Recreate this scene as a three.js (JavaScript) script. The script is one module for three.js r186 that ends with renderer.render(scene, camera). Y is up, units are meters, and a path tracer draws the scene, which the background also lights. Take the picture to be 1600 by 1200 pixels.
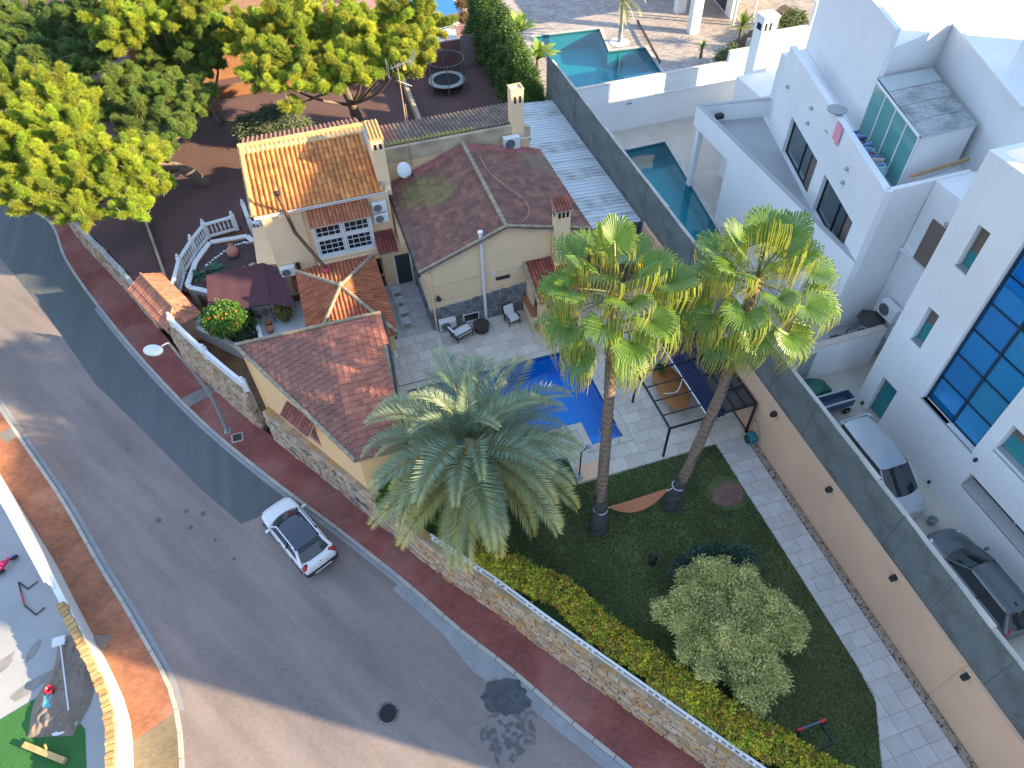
import * as THREE from 'three';
import { mergeGeometries } from 'three/addons/utils/BufferGeometryUtils.js';
import { RoundedBoxGeometry } from 'three/addons/geometries/RoundedBoxGeometry.js';

// ------------------------------------------------------------------ camera, sky, sun, exposure
// The plot's own grid: a runs along the house fronts (x), b runs away from the street (-z), h is up (y). Metres.
const scene = new THREE.Scene();
const camera = new THREE.PerspectiveCamera(56.785, 4 / 3, 0.5, 900);
camera.position.set(0, 28, 0);
{
  const th = 16.5 * Math.PI / 180, c = Math.cos(th), s = Math.sin(th);
  const g = (X, Y, Z) => new THREE.Vector3(X * c + Z * s, Y, X * s - Z * c);       // camera survey frame -> plot grid
  const fw = g(0, -0.75618343, 0.65435971), up = g(0.0333148, 0.65399648, 0.75576367);
  camera.up.copy(up);
  camera.lookAt(camera.position.clone().add(fw));
}
const SUN = new THREE.Vector3(0.839 * Math.cos(0.368), Math.sin(0.368), 0.545 * Math.cos(0.368)).normalize();
const sun = new THREE.DirectionalLight(new THREE.Color().setRGB(1.0, 0.78, 0.47), 5.0);
sun.target.position.set(5, 0, -32); sun.position.copy(SUN).multiplyScalar(150).add(sun.target.position);
sun.castShadow = true; sun.shadow.radius = 1; sun.shadow.mapSize.set(4096, 4096);
Object.assign(sun.shadow.camera, { left: -70, right: 70, top: 60, bottom: -60, near: 1, far: 320 });
scene.add(sun, sun.target);
{
  const W = 64, H = 32, d = new Float32Array(W * H * 4);
  for (let j = 0; j < H; j++) for (let i = 0; i < W; i++) {
    const el = Math.abs((j + .5) / H - .5) * 2, k = Math.pow(1 - el, 2.2), o = (j * W + i) * 4;
    d[o] = .205 + .13 * k; d[o + 1] = .30 + .15 * k; d[o + 2] = .475 + .13 * k; d[o + 3] = 1;
  }
  const sky = new THREE.DataTexture(d, W, H, THREE.RGBAFormat, THREE.FloatType);
  sky.mapping = THREE.EquirectangularReflectionMapping; sky.magFilter = THREE.LinearFilter; sky.needsUpdate = true;
  scene.background = sky; scene.environment = sky;
}
const renderer = new THREE.WebGLRenderer({ antialias: true });
renderer.toneMapping = THREE.LinearToneMapping;
renderer.toneMappingExposure = 3.05;
renderer.shadowMap.enabled = true;

// ------------------------------------------------------------------ helpers
const rngOf = (s) => () => { s |= 0; s = s + 0x6D2B79F5 | 0; let t = Math.imul(s ^ s >>> 15, 1 | s); t = t + Math.imul(t ^ t >>> 7, 61 | t) ^ t; return ((t ^ t >>> 14) >>> 0) / 4294967296; };
let rnd = rngOf(7);
const R = (lo, hi) => lo + (hi - lo) * rnd();
const V = (a, h, b) => new THREE.Vector3(a, h, -b);
const lerp = (p, q, t) => p + (q - p) * t, clamp = (x, lo, hi) => Math.max(lo, Math.min(hi, x));
const used = {};
const numbered = (n) => { const k = used[n] = (used[n] ?? -1) + 1; return k ? n + '_' + String(k).padStart(3, '0') : n; };
const baseOf = new Map();
const shade = (o) => { o.castShadow = o.receiveShadow = true; return o; };
function thing(name, label, category, [a, h, b], group, turn = 0) {            // a Group at the thing's base
  const o = new THREE.Group(); o.name = numbered(name); o.position.copy(V(a, h, b)); o.rotation.y = turn; scene.add(o);
  o.userData = { label, category }; if (group) o.userData.group = group;
  baseOf.set(o, o.position.clone());
  return o;
}
function worldUV(g, s = 1) {                                                   // uv in metres, by each face's main direction
  if (g.index) g = g.toNonIndexed();
  const p = g.attributes.position, uv = new Float32Array(p.count * 2), A = new THREE.Vector3(), B = new THREE.Vector3(), C = new THREE.Vector3();
  for (let i = 0; i < p.count; i += 3) {
    A.fromBufferAttribute(p, i); B.fromBufferAttribute(p, i + 1).sub(A); C.fromBufferAttribute(p, i + 2).sub(A); B.cross(C);
    const x = Math.abs(B.x), y = Math.abs(B.y), z = Math.abs(B.z);
    for (let k = 0; k < 3; k++) {
      const X = p.getX(i + k), Y = p.getY(i + k), Z = p.getZ(i + k), o = (i + k) * 2;
      if (y >= x && y >= z) { uv[o] = X * s; uv[o + 1] = Z * s; } else if (x >= z) { uv[o] = Z * s; uv[o + 1] = Y * s; } else { uv[o] = X * s; uv[o + 1] = Y * s; }
    }
  }
  g.setAttribute('uv', new THREE.BufferAttribute(uv, 2)); return g;
}
function join(geos, keep) {
  const l = (Array.isArray(geos) ? geos : [geos]).map((g) => { const q = keep ? g.clone() : worldUV(g.clone()); if (q.index) { const r = q.toNonIndexed(); return r; } return q; });
  const col = l.some((g) => g.attributes.color);
  for (const g of l) {
    if (!g.attributes.normal) g.computeVertexNormals();
    for (const k of Object.keys(g.attributes)) if (!['position', 'normal', 'uv', 'color'].includes(k)) g.deleteAttribute(k);
    if (col && !g.attributes.color) g.setAttribute('color', new THREE.BufferAttribute(new Float32Array(g.attributes.position.count * 3).fill(1), 3));
  }
  return l.length > 1 ? mergeGeometries(l) : l[0];
}
// a part whose shape is given in plot coordinates; it becomes a child of its thing, or a top-level object
function part(parent, name, geos, m, keep) {
  const g = join(geos, keep);
  const o = shade(new THREE.Mesh(g, m)); 
  if (!parent) { o.name = numbered(name); scene.add(o); return o; }
  o.name = name; let p = parent, off = new THREE.Vector3();
  while (p && p !== scene) { off.add(p.position); p = p.parent; }
  g.translate(-off.x, -off.y, -off.z); parent.add(o); return o;
}
function local(parent, name, geos, m, keep) { const o = shade(new THREE.Mesh(join(geos, keep), m)); o.name = name; parent.add(o); return o; }
function tag(o, label, category, group) { Object.assign(o.userData, { label, category }); if (group) o.userData.group = group; return o; }
function struct(name, geos, m, parent) { const o = part(parent, name, geos, m); o.userData.kind = 'structure'; return o; }
function copyOf(o, [a, h, b], turn, label, group) {
  const c = o.clone(); c.name = numbered(o.name.replace(/_\d+$/, '')); c.position.copy(V(a, h, b)); c.rotation.y = turn; scene.add(c);
  c.userData = { ...o.userData, label: label ?? o.userData.label }; if (group) c.userData.group = group; return c;
}
// --- shapes in plot coordinates
const box = (a0, a1, h0, h1, b0, b1) => new THREE.BoxGeometry(a1 - a0, h1 - h0, b1 - b0).translate((a0 + a1) / 2, (h0 + h1) / 2, -(b0 + b1) / 2);
const shapeOf = (poly) => { const s = new THREE.Shape(); poly.forEach(([x, y], i) => i ? s.lineTo(x, y) : s.moveTo(x, y)); return s; };
function prism(poly, h0, h1, holes = []) {
  const s = shapeOf(poly); for (const h of holes) { const q = new THREE.Path(); h.forEach(([x, y], i) => i ? q.lineTo(x, y) : q.moveTo(x, y)); s.holes.push(q); }
  return new THREE.ExtrudeGeometry(s, { depth: h1 - h0, bevelEnabled: false }).rotateX(-Math.PI / 2).translate(0, h0, 0);
}
function sheet(poly, h, holes = []) {
  const s = shapeOf(poly); for (const q of holes) { const w = new THREE.Path(); q.forEach(([x, y], i) => i ? w.lineTo(x, y) : w.moveTo(x, y)); s.holes.push(w); }
  return new THREE.ShapeGeometry(s).rotateX(-Math.PI / 2).translate(0, h, 0);
}
// wall standing on the line p -> q (plot points), thick to its left side seen from p; profile points are [distance along, height]
function wallOn(p, q, thick, profile, holes = []) {
  const s = shapeOf(profile); for (const h of holes) { const w = new THREE.Path(); [[h[0], h[2]], [h[1], h[2]], [h[1], h[3]], [h[0], h[3]]].forEach(([x, y], i) => i ? w.lineTo(x, y) : w.moveTo(x, y)); s.holes.push(w); }
  const g = new THREE.ExtrudeGeometry(s, { depth: thick, bevelEnabled: false });
  return place(g, p, q);
}
const place = (g, p, q, h = 0) => g.applyMatrix4(new THREE.Matrix4().makeRotationY(Math.atan2(q[1] - p[1], q[0] - p[0]))).translate(p[0], h, -p[1]);
const dist = (p, q) => Math.hypot(q[0] - p[0], q[1] - p[1]);
const rectP = (l, h0, h1) => [[0, h0], [l, h0], [l, h1], [0, h1]];
function bar(p, q, r, seg = 6, r2 = r) {                                       // a rod between two points [a,h,b]
  const A = V(...p), B = V(...q), d = B.clone().sub(A), g = new THREE.CylinderGeometry(r2, r, d.length(), seg);
  g.applyQuaternion(new THREE.Quaternion().setFromUnitVectors(new THREE.Vector3(0, 1, 0), d.clone().normalize()));
  return g.translate((A.x + B.x) / 2, (A.y + B.y) / 2, (A.z + B.z) / 2);
}
function beam(p, q, w, t) {                                                    // a square bar, w wide, t tall
  const A = V(...p), B = V(...q), d = B.clone().sub(A), L = d.length(), g = new THREE.BoxGeometry(w, t, L);
  g.applyQuaternion(new THREE.Quaternion().setFromRotationMatrix(new THREE.Matrix4().lookAt(A, B, new THREE.Vector3(0, 1, 0.001))));
  return g.translate((A.x + B.x) / 2, (A.y + B.y) / 2, (A.z + B.z) / 2);
}
const tubeOf = (pts, r, n = 24, seg = 6) => new THREE.TubeGeometry(new THREE.CatmullRomCurve3(pts.map((p) => V(...p))), n, r, seg);
const lathe = (prof, seg, a = 0, h = 0, b = 0) => new THREE.LatheGeometry(prof.map(([r, y]) => new THREE.Vector2(r, y)), seg).translate(a, h, -b);
const offsetLine = (pts, d) => pts.map((p, i) => {                              // offset to the left of the walking direction
  const q = pts[Math.max(0, i - 1)], r = pts[Math.min(pts.length - 1, i + 1)], l = dist(q, r), nx = -(r[1] - q[1]) / l, ny = (r[0] - q[0]) / l;
  return [p[0] + nx * d, p[1] + ny * d];
});
const strip = (pts, d0, d1) => [...offsetLine(pts, d0), ...offsetLine(pts, d1).reverse()];
const smooth = (pts, n) => new THREE.CatmullRomCurve3(pts.map(([a, b]) => new THREE.Vector3(a, b, 0)), false, 'centripetal').getSpacedPoints(n).map((v) => [v.x, v.y]);
function quad(p, q, r, s) {                                                    // four points [a,h,b], counter-clockwise seen from outside
  const g = new THREE.BufferGeometry(), v = [p, q, r, p, r, s].flatMap((x) => V(...x).toArray());
  g.setAttribute('position', new THREE.Float32BufferAttribute(v, 3)); g.setAttribute('uv', new THREE.Float32BufferAttribute(new Array(12).fill(0), 2)); g.computeVertexNormals(); return g;
}
function slabQuad(p, q, r, s, t) {                                             // the same with thickness t downwards
  const d = ([a, h, b]) => [a, h - t, b], P = d(p), Q = d(q), A = d(r), S = d(s);
  return mergeGeometries([quad(p, q, r, s), quad(S, A, Q, P), quad(P, Q, q, p), quad(Q, A, r, q), quad(A, S, s, r), quad(S, P, p, s)]);
}

// ------------------------------------------------------------------ procedural textures
function lattice(n, seed) { const r = rngOf(seed), a = new Float32Array(n * n); for (let i = 0; i < a.length; i++) a[i] = r(); return a; }
function vnoise(n, m, seed) {                                                  // tileable value noise, n x m cells
  const r = rngOf(seed), t = new Float32Array(n * m); for (let i = 0; i < t.length; i++) t[i] = r();
  return (u, v) => {
    const x = u * n, y = v * m, i = Math.floor(x), j = Math.floor(y); let f = x - i, g = y - j; f = f * f * (3 - 2 * f); g = g * g * (3 - 2 * g);
    const i0 = ((i % n) + n) % n, i1 = (i0 + 1) % n, j0 = ((j % m) + m) % m, j1 = (j0 + 1) % m;
    return lerp(lerp(t[j0 * n + i0], t[j0 * n + i1], f), lerp(t[j1 * n + i0], t[j1 * n + i1], f), g);
  };
}
function fbm(n, m, seed, oct = 4) { const l = []; for (let k = 0; k < oct; k++) l.push(vnoise(n << k, m << k, seed + k * 13)); return (u, v) => { let s = 0, w = .5, t = 0; for (const f of l) { s += w * f(u, v); t += w; w *= .55; } return s / t; }; }
const enc = (x) => Math.round(255 * clamp(x <= .0031308 ? 12.92 * x : 1.055 * Math.pow(x, 1 / 2.4) - .055, 0, 1));
function texture(size, period, fn, linear) {
  const d = new Uint8Array(size * size * 4);
  for (let j = 0; j < size; j++) for (let i = 0; i < size; i++) {
    const c = fn(i / size, j / size), o = (j * size + i) * 4;
    for (let k = 0; k < 3; k++) d[o + k] = linear ? Math.round(255 * clamp(c, 0, 1)) : enc(c[k]);
    d[o + 3] = 255;
  }
  const t = new THREE.DataTexture(d, size, size); t.wrapS = t.wrapT = THREE.RepeatWrapping; t.magFilter = THREE.LinearFilter; t.minFilter = THREE.LinearMipmapLinearFilter; t.generateMipmaps = true;
  if (!linear) t.colorSpace = THREE.SRGBColorSpace;
  t.repeat.set(1 / period, 1 / period); t.needsUpdate = true; return t;
}
const grain = texture(256, 1.1, (u, v) => 0, true); { const f = fbm(32, 32, 5, 3), d = grain.image.data; for (let j = 0; j < 256; j++) for (let i = 0; i < 256; i++) { const x = Math.round(255 * f(i / 256, j / 256)), o = (j * 256 + i) * 4; d[o] = d[o + 1] = d[o + 2] = x; } }
let seedN = 100;
// plain weathered surface: base colour times a shared map of coarse and fine variation (period in metres, tint of the blotches)
const mottles = {};
function mottle(va, fine, stretch, tint, size) {
  const snap = (x, l) => l.reduce((p, q) => Math.abs(q - x) < Math.abs(p - x) ? q : p);
  const a = snap(va, [.04, .08, .15, .24, .38, .55]), f0 = snap(fine, [.05, .12, .3, .5]), st = snap(stretch, [.2, 1, 3, 6]), dark = snap((tint[0] + tint[1] + tint[2]) / 3, [.6, .85, 1, 1.3]), warm = snap(tint[0] - tint[2], [-.2, 0, .2]), sz = size > 256 ? 512 : 256;
  const key = [a, f0, st, dark, warm, sz].join();
  return mottles[key] ??= (() => {
    const f = fbm(6, Math.max(1, Math.round(6 * st)), seedN += 7, 5), g = vnoise(160, 160, seedN + 3), k = fbm(3, 3, seedN + 5, 2), tn = [dark + warm / 2, dark, dark - warm / 2];
    return texture(sz, 1, (u, v) => { const w = 1 + a * (f(u, v) - .5) * 2 + f0 * (g(u, v) - .5), q = clamp((k(u, v) - .5) * 3, 0, 1) * a * 2; return tn.map((t) => w * lerp(1, t, q) / 2); });
  })();
}
const surfs = {};
function surf(c, { va = .16, fine = .1, period = 9, rough = .85, bump = .004, tint = [1, 1, 1], size = 512, stretch = 1, metal = 0 } = {}) {
  const m = new THREE.MeshStandardMaterial({ roughness: rough, metalness: metal, color: new THREE.Color().setRGB(c[0] * 2, c[1] * 2, c[2] * 2) });
  m.map = mottle(va, fine, stretch, tint, size).clone(); m.map.repeat.set(1 / period, 1 / period); m.map.offset.set((seedN += 7) * .137 % 1, seedN * .071 % 1); m.map.needsUpdate = true;
  if (bump) { m.bumpMap = grain; m.bumpScale = bump; }
  return m;
}
const flat = (r, g, b, rough = .6, o = {}) => new THREE.MeshStandardMaterial({ color: new THREE.Color().setRGB(r, g, b), roughness: rough, ...o });
const paint = (r, g, b, o = {}) => new THREE.MeshPhysicalMaterial({ color: new THREE.Color().setRGB(r, g, b), roughness: .35, clearcoat: 1, clearcoatRoughness: .06, ...o });
const tinted = (m) => { m.vertexColors = true; return m; };
// ------------------------------------------------------------------ materials
const M = {
  soil: surf([.12, .082, .07], { va: .35, fine: .3, period: 14, rough: 1, bump: .02, tint: [1.25, 1.05, .95] }),
  yard: surf([.135, .075, .068], { va: .22, fine: .3, period: 12, rough: 1, bump: .02, tint: [.85, .9, 1] }),
  concrete: surf([.36, .36, .36], { va: .14, fine: .08, period: 11, tint: [.8, .8, .82] }),
  kerb: surf([.42, .39, .35], { va: .18, fine: .2, period: 5 }),
  white: surf([.77, .775, .77], { va: .08, fine: .05, period: 13, rough: .75, bump: .002, tint: [.97, .97, .98] }),
  whiteTrim: flat(.74, .75, .76, .55),
  cream: surf([.86, .625, .385], { va: .07, fine: .06, period: 7, bump: .003, tint: [.9, .88, .85] }),
  creamOld: surf([.50, .41, .28], { va: .4, fine: .2, period: 4, bump: .004, tint: [.5, .5, .5] }),
  tan: surf([.72, .46, .30], { va: .1, fine: .08, period: 6, tint: [.86, .84, .8] }),
  orangeWall: surf([.80, .52, .26], { va: .06, fine: .06, period: 8, tint: [.92, .9, .9] }),
  mortar: surf([.46, .36, .27], { va: .2, fine: .3, period: 3, bump: .015, rough: 1 }),
  mortarGrey: surf([.52, .49, .43], { va: .15, fine: .3, period: 3, bump: .015, rough: 1 }),
  metalDark: flat(.022, .024, .03, .45, { metalness: .5 }),
  iron: flat(.03, .03, .035, .6),
  steel: flat(.55, .56, .58, .35, { metalness: .9 }),
  galv: surf([.34, .37, .38], { va: .12, fine: .1, period: 3, rough: .5, metal: .4, bump: 0, size: 128 }),
  acWhite: flat(.72, .73, .72, .5), acGrille: flat(.25, .27, .3, .6), acFan: flat(.1, .11, .12, .5),
  darkOpen: flat(.012, .012, .014, .9),
  rubber: flat(.018, .018, .019, .85),
  blackPlastic: flat(.02, .021, .024, .55),
  redLens: flat(.35, .012, .02, .2), clearLens: flat(.7, .72, .75, .1),
  chrome: flat(.7, .7, .72, .2, { metalness: 1 }),
  carGlass: new THREE.MeshPhysicalMaterial({ color: new THREE.Color().setRGB(.012, .02, .026), roughness: .06, clearcoat: 1, clearcoatRoughness: .03 }),
  pot: surf([.38, .15, .08], { va: .15, period: 1.5, size: 128 }), potPink: surf([.50, .22, .17], { va: .15, period: 1.5, size: 128 }),
  wood: surf([.42, .27, .13], { va: .3, fine: .2, period: 2, stretch: .2, size: 256 }),
  wicker: surf([.05, .04, .035], { va: .3, fine: .5, period: .8, size: 128, bump: .01 }),
  cushion: flat(.66, .67, .68, .95),
  burgundy: surf([.088, .034, .046], { va: .12, fine: .08, period: 4, rough: .95, size: 256 }),
  navy: surf([.018, .026, .07], { va: .2, fine: .1, period: 2, rough: .95, size: 128 }),
  teal: flat(.03, .24, .26, .15), blind: flat(.17, .13, .11, .8),
  trunkGrey: surf([.20, .155, .12], { va: .4, fine: .5, period: 1.2, stretch: 3, bump: .03, rough: 1, size: 256 }),
  trunkPalm: surf([.21, .15, .105], { va: .3, fine: .4, period: 1.0, stretch: 3, bump: .02, rough: 1, size: 256 }),
  trunkDark: surf([.07, .062, .06], { va: .3, fine: .4, period: 1.0, bump: .02, rough: 1, size: 256 }),
  twig: flat(.32, .28, .22, .95),
  red: flat(.55, .03, .05, .4), blue: flat(.05, .16, .5, .5), pink: flat(.75, .33, .42, .8),
};
// worn asphalt, long streaks along the road
{
  const f = fbm(28, 3, 901, 5), g = fbm(7, 4, 903, 4), h = vnoise(210, 210, 905), w = vnoise(42, 5, 907);
  M.asphalt = new THREE.MeshStandardMaterial({ roughness: .93, bumpMap: grain, bumpScale: .006 });
  M.asphalt.map = texture(1024, 19, (u, v) => { const k = 1 + .34 * (f(u, v) - .5) + .42 * (g(u, v) - .5) + .16 * (h(u, v) - .5) + .26 * (w(u, v) - .5), t = g(v, u); return [.218 * k * (1 + .1 * t), .186 * k, .163 * k * (1.1 - .1 * t)]; });
  M.asphaltDark = new THREE.MeshStandardMaterial({ roughness: .95, bumpMap: grain, bumpScale: .006 });
  M.asphaltDark.map = texture(512, 13, (u, v) => { const k = 1 + .3 * (f(u, v) - .5) + .2 * (g(u, v) - .5) + .12 * (h(u, v) - .5); return [.108 * k, .122 * k, .125 * k]; });
  const q = fbm(16, 16, 911, 4);
  M.asphaltPatch = new THREE.MeshStandardMaterial({ roughness: .95, bumpMap: grain, bumpScale: .01 });
  M.asphaltPatch.map = texture(256, 3, (u, v) => { const k = .5 + 1.0 * q(u, v); return [.075 * k, .08 * k, .09 * k]; });
  M.asphaltWorn = new THREE.MeshStandardMaterial({ roughness: .95, bumpMap: grain, bumpScale: .01 });
  M.asphaltWorn.map = texture(256, 3, (u, v) => { const k = .62 + .55 * clamp((q(v, u) - .42) * 5, 0, 1); return [.175 * k, .162 * k, .16 * k]; });
  M.gutter = surf([.27, .28, .29], { va: .22, fine: .22, period: 4, tint: [.8, .85, .9] });
}
// red clay pavers of the pavements: herringbone-like fine bond, far too small to pick apart from the air
function paverMat(c, joint, seed) {
  const f = fbm(8, 8, seed, 4), s = fbm(3, 3, seed + 50, 3), r = lattice(64, seed + 9);
  const m = new THREE.MeshStandardMaterial({ roughness: .9, bumpMap: grain, bumpScale: .005 });
  m.map = texture(1024, 6.4, (u, v) => {
    const row = Math.floor(v * 64), x = u * 32 + (row % 2) * .5, col = Math.floor(x) & 31, fx = x - Math.floor(x), fy = v * 64 - row;
    const edge = (fx < .06 || fy < .12) ? joint : 1, k = edge * (.8 + .25 * r[row * 64 + col] + .5 * (f(u, v) - .5) + .35 * (s(u, v) - .5)), w = clamp((s(u, v) - .58) * 1.2, 0, .12);
    return [lerp(c[0] * k, .36, w), lerp(c[1] * k, .30, w), lerp(c[2] * k, .27, w)];
  });
  return m;
}
M.paverRed = paverMat([.27, .082, .066], .72, 921);
M.paverRedSunlit = paverMat([.38, .155, .085], .72, 941);  // the same red pavers with the orange of the sun put into the colour
M.paverBrown = paverMat([.20, .155, .095], .72, 961);
M.tileBrown = surf([.20, .105, .05], { va: .35, fine: .12, period: 3.2, tint: [.7, .7, .8], size: 256 });
const tone = (c, n, spread, o) => Array.from({ length: n }, (_, i) => surf(c.map((x, k) => x * (1 + spread * ((i * 7 % n) / n - .45) + (k - 1) * .03 * ((i * 5 % n) / n - .5))), o));
const PAVE = tone([.56, .50, .43], 4, .16, { va: .16, fine: .1, period: 3, size: 128 });
const PATH = tone([.455, .43, .415], 4, .12, { va: .14, fine: .1, period: 3, size: 128 });
const STONE = tone([.45, .32, .20], 6, .5, { va: .35, fine: .3, period: 1.3, size: 128, bump: .02 });
const STONE_WARM = tone([.52, .31, .13], 2, .3, { va: .35, fine: .3, period: 1.3, size: 128, bump: .02 });
const STONE_PALE = tone([.55, .45, .35], 2, .2, { va: .35, fine: .3, period: 1.3, size: 128, bump: .02 });
const STONE_BLUE = tone([.19, .20, .215], 4, .6, { va: .3, fine: .3, period: 1.3, size: 128, bump: .02 });
const GRASS = surf([.075, .098, .036], { va: .5, fine: .4, period: 8, rough: 1, bump: .02, tint: [1.9, 1.35, 1.2] });
const leafMat = (tr = .35) => new THREE.MeshPhysicalMaterial({ color: 0xffffff, roughness: .75, transmission: tr, thickness: 0, side: THREE.DoubleSide, vertexColors: true });

// ------------------------------------------------------------------ ground, road, pavements
const RY = -2.2, SY = -2.08;                                                   // road and pavement levels; the plots lie at 0
const kerbR = smooth([[-27, 68], [-23.1, 55.6], [-19.25, 50.4], [-17.75, 45.4], [-14.98, 38.8], [-11.7, 32.05], [-9.19, 27.5], [-6.49, 23.3], [-3.04, 18.4], [-.71, 14.9], [.94, 12.2], [2.53, 9.9], [3.93, 7.6], [5.26, 5.6], [8.2, 1.2], [13, -6]], 96);
const kerbL = smooth([[-33, 62], [-27, 46], [-20.1, 32.8], [-18.15, 29], [-16.1, 25], [-14.05, 20.5], [-12.85, 18], [-11.85, 15.8], [-11.15, 14.2], [-10.77, 12.75], [-10.62, 11.4], [-10.65, 9], [-11.2, 4], [-12.5, -4]], 80);
const wallLine = smooth([[-24, 66], [-19.2, 54.2], [-17.9, 50], [-16.6, 46.8], [-13.5, 40.5], [-11.2, 35.4], [-9.74, 32.3], [-7.55, 28.4], [-5.19, 24.7], [-1.43, 18.8], [1.04, 14.8], [2.64, 12.7], [4.37, 10.1], [5.87, 8], [7.64, 5.5], [8.58, 4.2], [11.2, .5], [15, -5]], 120);
const wallLineL = smooth([[-30, 50], [-23, 35], [-19.4, 27.75], [-17.46, 23.96], [-16.06, 21.2], [-15.2, 19.25], [-14.13, 16.9], [-13.26, 14.9], [-12.71, 13.4], [-12.48, 12.06], [-12.46, 10], [-13, 5], [-14, -3]], 60);
struct('ground', new THREE.PlaneGeometry(900, 900).rotateX(-Math.PI / 2).translate(0, -2.7, -60), M.soil);
const roadGeo = sheet([...kerbR, ...[...kerbL].reverse()], RY);
{ // road: texture runs along the street
  const g = worldUV(roadGeo), uv = g.attributes.uv, c = Math.cos(.58), s = Math.sin(.58);
  for (let i = 0; i < uv.count; i++) { const x = uv.getX(i), y = uv.getY(i); uv.setXY(i, x * c - y * s, x * s + y * c); }
  const o = shade(new THREE.Mesh(g, M.asphalt)); o.name = 'road'; o.userData.kind = 'structure'; scene.add(o);
}
const darkLane = [[-25.5, 55.6], [-22.1, 47.4], [-20.4, 44], [-18.1, 39.4], [-15.1, 32.8], [-12.2, 28], [-9.7, 23.7], [-7.75, 20.8], [-7.05, 20.9], [-5.2, 21.5]];
struct('road_resurfaced_lane', sheet([...darkLane, ...kerbR.filter(([, b]) => b > 21.4 && b < 57).reverse()], RY + .004), M.asphaltDark);
struct('road_gutter', [sheet(strip(kerbR.filter(([, b]) => b < 15.5), -.5, -.02), RY + .008), sheet(strip(kerbR.filter(([, b]) => b > 15.2 && b < 40), -.2, -.02), RY + .009), sheet(strip(kerbL.filter(([, b]) => b > 12), .02, .22), RY + .004)], M.gutter);
const blob = (a, b, ra, rb, rot, n, seed) => { const r = rngOf(seed), f = Array.from({ length: n }, () => .82 + .36 * r()); return f.map((k, i) => { const t = i / n * 2 * Math.PI, x = ra * k * Math.cos(t), y = rb * k * Math.sin(t); return [a + x * Math.cos(rot) - y * Math.sin(rot), b + x * Math.sin(rot) + y * Math.cos(rot)]; }); };
struct('road_repair_patch', sheet(blob(2.0, 9.15, 1.0, .72, -.5, 22, 3), RY + .02), M.asphaltPatch);
struct('road_worn_patch', sheet(blob(1.75, 7.75, 1.15, .95, .2, 26, 5), RY + .012), M.asphaltWorn);
struct('road_washed_strip', sheet([[-.4, 13.9], [.25, 12.3], [1.0, 10.5], [1.5, 9.9], [2.2, 10.15], [1.2, 11.6], [.3, 13.1]], RY + .012), M.gutter);
{
  const g = []; rnd = rngOf(17);
  for (const [a, b, r] of [[-11.6, 22.3, .16], [-10.3, 22.4, .12], [-9.5, 22.0, .15], [-10.1, 21.4, .12], [-9, 20.3, .09], [-8.2, 19.0, .09], [-13.2, 27.3, .1], [-6.6, 13.1, .06]]) g.push(sheet(blob(a, b, r, r * R(.7, 1.2), R(0, 3), 12, Math.floor(R(0, 999))), RY + .008));
  struct('road_oil_spots', g, M.asphaltDark);
}
{ // hairline cracks and a patch seam
  const g = []; rnd = rngOf(19); for (const [a, b, c, d] of [[-7.4, 20.6, -3.2, 13.2], [-3.2, 13.2, .4, 8.4], [-13.6, 27, -9.2, 18.5]]) { const pts = []; for (let i = 0; i <= 14; i++) pts.push([lerp(a, c, i / 14) + R(-.09, .09), lerp(b, d, i / 14) + R(-.09, .09)]); g.push(sheet(strip(pts, -.006, .006), RY + .006)); }
  struct('road_cracks', g, M.asphaltDark);
}
struct('pavement_right', prism([...offsetLine(kerbR, .17), ...[...wallLine].reverse()], -2.6, SY), M.paverRed);
struct('pavement_band', [sheet([[-10.35, 29.9], [-9.95, 29.2], [-8.3, 29.9], [-8.75, 30.6]], SY + .004), sheet([[-19.9, 30.6], [-19.4, 29.8], [-18.5, 30.3], [-18.9, 31]], SY + .004)], surf([.20, .185, .18], { va: .25, period: 3, size: 256 }));
struct('pavement_left', prism([...offsetLine(kerbL, -.17), ...[...wallLineL].reverse()], -2.6, SY), M.paverRedSunlit);
struct('pavement_left_end', sheet([...offsetLine(kerbL, -.17).filter(([, b]) => b <= 12.8), ...wallLineL.filter(([, b]) => b <= 12.6).reverse()], SY + .005), M.paverBrown);
function kerbRow(name, line, side) {                                           // separate kerbstones
  const root = thing(name, side > 0 ? 'pale concrete kerbstone row edging the red pavement on the garden side' : 'pale concrete kerbstone row edging the pavement beside the white wall', 'kerb', [line[40][0], RY, line[40][1]]);
  const n = Math.round(line.reduce((s, p, i) => i ? s + dist(p, line[i - 1]) : 0, 0) / 1.0), pts = smooth(line, n); rnd = rngOf(31);
  const g = new THREE.BoxGeometry(.97, .2, .16), mats = [M.kerb, M.concrete];
  for (let i = 0; i < n; i++) {
    const p = pts[i], q = pts[i + 1], o = shade(new THREE.Mesh(g, mats[rnd() < .8 ? 0 : 1])); o.name = 'kerbstone';
    const m = [(p[0] + q[0]) / 2, (p[1] + q[1]) / 2], l = dist(p, q), nx = -(q[1] - p[1]) / l * .08 * side, ny = (q[0] - p[0]) / l * .08 * side;
    o.position.copy(V(m[0] + nx, SY - .092 + R(-.006, .006), m[1] + ny)).sub(root.position); o.rotation.y = Math.atan2(q[1] - p[1], q[0] - p[0]); o.scale.x = dist(p, q); root.add(o);
  }
}
kerbRow('kerb', kerbR, 1); kerbRow('kerb', kerbL, -1);
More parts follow.
